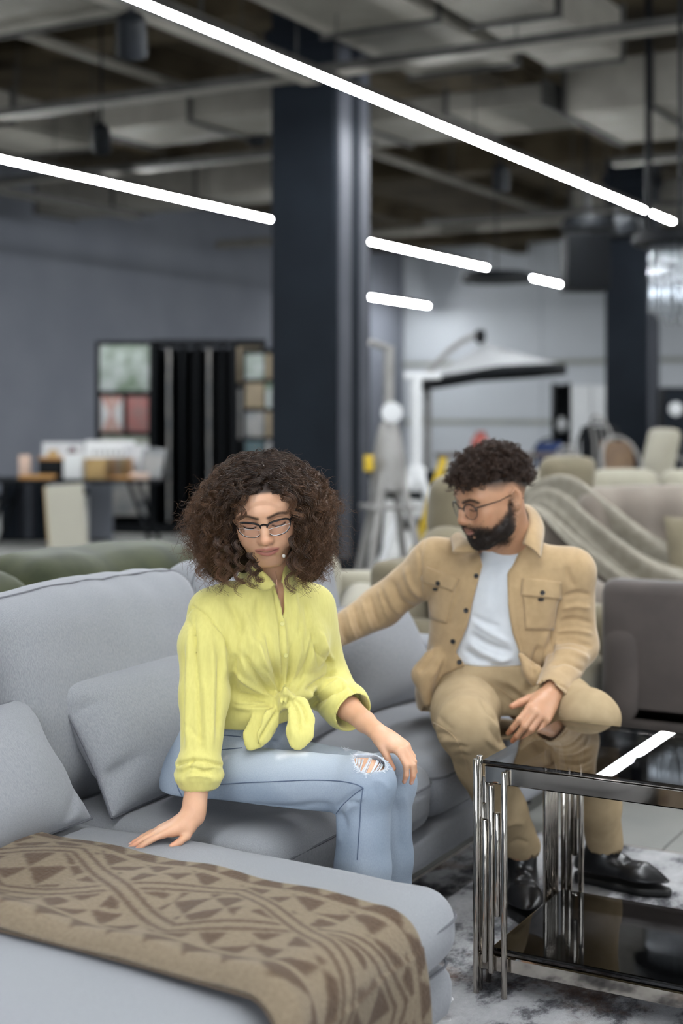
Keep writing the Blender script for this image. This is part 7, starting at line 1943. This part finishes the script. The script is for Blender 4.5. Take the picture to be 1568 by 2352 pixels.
# ---- chinos
m_chino = mat('tan_chino', (0.40, 0.30, 0.18), 0.85, spec=0.15, col2=(0.36, 0.267, 0.157), nscale=30, ndet=3, bump=0.15, bscale=500, bdist=0.0008)
def make_trousers():
    v = Vol((0.18, 3.64, 0.05), (0.94, 4.48, 0.74), 0.0055)
    v.rows([(0.43, .435, 4.25, .165, .13, 0.05), (0.50, .435, 4.245, .180, .145, 0.05), (0.56, .438, 4.24, .175, .140, 0.05), (0.615, .447, 4.232, .165, .142, 0.0), (0.652, .452, 4.228, .160, .138, 0.0)])
    v.chain([MHR + (-0.02, 0, 0.0), MHR * 0.4 + MKR * 0.6 + (-0.005, 0, 0.012), MKR], [0.100, 0.088, 0.078], 0.05)
    v.chain([MHL + (0.02, 0, 0.0), MHL * 0.4 + MKL * 0.6 + (0, 0, 0.012), MKL], [0.100, 0.084, 0.074], 0.05)
    v.ell(MKL + (0.030, -0.02, 0.004), (0.058, 0.055, 0.052), 0.04)
    for K, A, g in ((MKR, MAR, 0.0), (MKL, MAL, 0.0)):
        M1 = K * 0.72 + A * 0.28; M2 = K * 0.35 + A * 0.65
        v.chain([K, M1, M2, A + (0, 0, 0.02)], [0.072, 0.069, 0.062, 0.054], 0.03)
    for A in (MAR, MAL): v.cone(A + (0, 0, -0.09), A + (0, 0, 0.04), 0.046, 0.046, 0, 's')
    v.put(lambda X, Y, Z: 0.445 - Z + np.maximum(0, 4.02 - Y) * 3 + 0 * X, (0.18, 3.9, 0.3), (0.72, 4.48, 0.46), 0.02, 's')
    V, F = v.mesh(2)
    st = [([(1150, 1660), (1125, 1640), (1105, 1600)], 6, -0.007), ([(1156, 1690), (1130, 1660), (1110, 1640)], 5, 0.005), ([(1156, 1712), (1135, 1690), (1122, 1670)], 5, -0.006), ([(1150, 1728), (1128, 1708), (1112, 1690)], 5, 0.005),
          ([(984, 1690), (1010, 1684), (1040, 1690)], 5, -0.006), ([(1030, 1722), (1050, 1712), (1075, 1716)], 5, -0.007), ([(1010, 1705), (1035, 1700), (1060, 1706)], 5, 0.006), ([(1040, 1740), (1060, 1732), (1080, 1738)], 5, -0.006), ([(1060, 1690), (1075, 1740), (1110, 1820)], 7, 0.004), ([(1045, 1680), (1020, 1660), (1000, 1640)], 6, -0.003),
          ([(1100, 1560), (1140, 1575), (1200, 1600)], 9, -0.008), ([(1160, 1560), (1200, 1590), (1240, 1620)], 7, 0.006), ([(1180, 1620), (1160, 1600), (1130, 1590)], 8, -0.006), ([(1300, 1660), (1330, 1668), (1360, 1664)], 4, -0.005), ([(1282, 1690), (1320, 1700), (1362, 1694)], 5, 0.005), ([(1282, 1712), (1320, 1722), (1362, 1716)], 5, -0.006), ([(1284, 1735), (1320, 1744), (1362, 1738)], 5, 0.005), ([(1284, 1756), (1320, 1764), (1362, 1760)], 5, -0.006),
          ([(1170, 1940), (1190, 1930), (1215, 1938)], 5, -0.004), ([(1160, 1900), (1185, 1890), (1205, 1896)], 6, 0.004)]
    V = folds(V, F, st); V = V + vnormals(V, F) * wob(V, 0.002, 24.0, 15)[:, None]
    o = body_mesh('trousers', V, F, m_chino, man); o['label'] = 'tan chino trousers'
    bv = bvh_of(V, F)
    for pts in ([(985, 1655), (1010, 1668), (1040, 1690), (1062, 1730), (1082, 1790)], [(1208, 1620), (1180, 1606), (1150, 1585), (1120, 1566)]):
        out = [on_surface(bv, p[0], p[1], 0.0006) for p in smooth_line(pts, 8)]; out = [h[0] for h in out if h is not None]
        if len(out) > 2: MB().tube([Vector(q) for q in c2w(np.array(out))], 0.0012, 5).build('seam', m_jack, o, True)
make_trousers()

# ---- black derby shoes
m_shoe = mat('black_leather', (0.008, 0.008, 0.009), 0.28, spec=0.5, col2=(0.012, 0.012, 0.013), nscale=20, bump=0.2, bscale=60, bdist=0.002)
m_sole = mat('black_sole', (0.006, 0.006, 0.006), 0.6, col2=(0.01, 0.01, 0.01), nscale=30)
def shoe(A, toe_dir, z0):
    t = np.array(toe_dir + (0,), float); t /= np.linalg.norm(t); s = np.array((-t[1], t[0], 0)); b = A * (1, 1, 0) + (0, 0, z0) - t * 0.01
    v = Vol(b - np.array((0.25, 0.25, 0.0)), b + np.array((0.30, 0.30, 0.17)), 0.004)
    v.chain([b - t * 0.045 + (0, 0, 0.045), b + t * 0.04 + (0, 0, 0.048), b + t * 0.11 + (0, 0, 0.040), b + t * 0.185 + (0, 0, 0.026)], [0.040, 0.042, 0.045, 0.026], 0.02)
    v.ell(b + t * 0.135 + (0, 0, 0.030), (0.050, 0.050, 0.034), 0.03)
    v.cone(b - t * 0.01 + (0, 0, 0.05), b + (0, 0, 0.115), 0.043, 0.045, 0.03)
    v.cone(b + t * 0.03 + (0, 0, 0.07), b + t * 0.09 + (0, 0, 0.055), 0.028, 0.026, 0.02)
    v.cone(b + (0, 0, 0.10), b + (0, 0, 0.15), 0.038, 0.038, 0.004, 's')
    v.put(lambda X, Y, Z: z0 + 0.014 - Z + 0 * X + 0 * Y, b - np.array((0.25, 0.25, 0)), b + np.array((0.3, 0.3, 0.02)), 0, 's')
    for f in (0.085, 0.100, 0.115): v.cone(b + t * f + s * 0.05 + (0, 0, 0.085), b + t * (f + 0.006) - s * 0.05 + (0, 0, 0.085), 0.006, 0.006, 0.01, 's')
    V, F = v.mesh(2); o = body_mesh('shoe', V, F, m_shoe, man)
    v = Vol(b - np.array((0.25, 0.25, 0.02)), b + np.array((0.30, 0.30, 0.06)), 0.005)
    v.chain([b - t * 0.045 + (0, 0, 0.012), b + t * 0.05 + (0, 0, 0.012), b + t * 0.135 + (0, 0, 0.012), b + t * 0.19 + (0, 0, 0.012)], [0.040, 0.040, 0.045, 0.024], 0.02)
    v.put(lambda X, Y, Z: np.maximum(z0 - Z, Z - z0 - 0.022) + 0 * X + 0 * Y, b - np.array((0.3, 0.3, 0.02)), b + np.array((0.32, 0.32, 0.06)), 0, 'i')
    V, F = v.mesh(1); body_mesh('sole', V, F, m_sole, o)
    for f in (0.045, 0.060, 0.075):
        MB().tube([Vector(q) for q in c2w(np.array([b + t * f + s * 0.022 + (0, 0, 0.098 - f * 0.25), b + t * f + (0, 0, 0.104 - f * 0.25), b + t * f - s * 0.022 + (0, 0, 0.098 - f * 0.25)]))], 0.0025, 6).build('lace', m_sole, o, True)
shoe(MAR, (-0.05, -1.0), 0.0115)
shoe(MAL, (0.80, -0.55), 0.0115)

# ---- hair and beard
m_hair_m = hair_mat('black_brown_hair', (0.007, 0.0045, 0.004), (0.045, 0.023, 0.014), 0.35)
def man_hair():
    rg = np.random.default_rng(8); out = []
    N = 26; t = np.linspace(0, 1, N)
    n = 0
    while n < 1050:
        q = rg.normal(size=3); q /= np.linalg.norm(q)
        rh = np.array((0, -0.014, 0.032)) + q * np.array((0.075, 0.095, 0.079))
        hl = np.interp(rh[1], (-0.11, -0.07, -0.02, 0.02, 0.045, 0.065, 0.085), (0.004, 0.030, 0.052, 0.058, 0.060, 0.058, 0.068))
        if rh[2] < hl: continue
        n += 1
        nrm = q / np.array((0.075, 0.095, 0.079)); nrm /= np.linalg.norm(nrm)
        top = np.clip((rh[2] - 0.05) / 0.05, 0, 1)
        L = 0.018 + 0.014 * top + 0.016 * np.clip(rh[1] / 0.08, 0, 1)
        d = nrm + rg.normal(size=3) * 0.35 + np.array((0, 0.35 * np.clip(rh[1] / 0.07, 0, 1), 0.15 * top)); d /= np.linalg.norm(d)
        end = rh + d * L; p2 = rh + d * L * 0.75 + rg.normal(size=3) * 0.008
        end = end + np.array((0, 0.012 * (rh[1] > 0.03), -0.014 * (rh[1] > 0.04))) + rg.normal(size=3) * 0.006
        path = bez(rh, rh + nrm * L * 0.5, p2, end, t); ph = rg.uniform(0, 6.28); r1 = rg.uniform(0.0045, 0.008); lam = rg.uniform(0.016, 0.026)
        for k in range(13):
            c, A, B = curl_lock(path, 0.0012, r1 * rg.uniform(0.8, 1.2), lam, ph + rg.normal() * 0.35, 1.0 if n % 2 else -1.0, 0.2)
            o = rg.normal(size=2) * 0.0026
            out.append(m2c(c + (A * o[0] + B * o[1])))
    o = strands('hair', out, m_hair_m, man, 0.00050)
    o['label'] = 'short dark curly hair with cropped sides'
    out = []
    # beard strands rooted on the face mesh
    F3 = mV[mF].mean(1); w = man_beard(F3); N_ = vnormals(mV, mF); Nf = N_[mF].mean(1); Nf /= np.linalg.norm(Nf, axis=1)[:, None]
    idx = rg.choice(len(F3), 9000, p=w / w.sum())
    tt = np.linspace(0, 1, 6)[:, None]
    for i in idx:
        p = F3[i] + rg.normal(size=3) * 0.0008; L = rg.uniform(0.003, 0.0065)
        d = Nf[i] * 0.7 + np.array((0, 0.1, -0.75)) + rg.normal(size=3) * 0.3; d /= np.linalg.norm(d)
        out.append(m2c(p + tt * d * L + tt ** 2 * Nf[i] * -0.001))
    b = strands('beard', out, hair_mat('beard_hair', (0.006, 0.004, 0.0035), (0.018, 0.010, 0.007), 0.35), man, 0.00036); b['label'] = 'full dark trimmed beard'
    # dense layer under the curls
    v = Vol((-0.10, -0.14, -0.02), (0.10, 0.12, 0.16), 0.005)
    v.ell((0, -0.010, 0.042), (0.078, 0.098, 0.080))
    v.ell((0, 0.045, 0.085), (0.062, 0.055, 0.040), 0.03)
    v.put(lambda X, Y, Z: Z - np.interp(Y.ravel(), (-0.13, -0.07, -0.02, 0.02, 0.045, 0.065, 0.11), (0.004, 0.030, 0.054, 0.062, 0.066, 0.064, 0.075)).astype(np.float32)[None, :, None] + 0 * X, (-0.1, -0.14, -0.02), (0.1, 0.12, 0.16), 0.01, 's') if False else None
    line = lambda Y: np.interp(Y.ravel(), (-0.13, -0.07, -0.02, 0.02, 0.045, 0.065, 0.11), (0.004, 0.030, 0.054, 0.062, 0.066, 0.064, 0.075)).astype(np.float32)[None, :, None]
    v.put(lambda X, Y, Z: line(Y) - Z + 0 * X, (-0.1, -0.14, -0.02), (0.1, 0.12, 0.16), 0.008, 'i')
    V, F = v.mesh(1); body_mesh('inner_hair', m2c(V), F, m_hair_u, o)
man_hair()
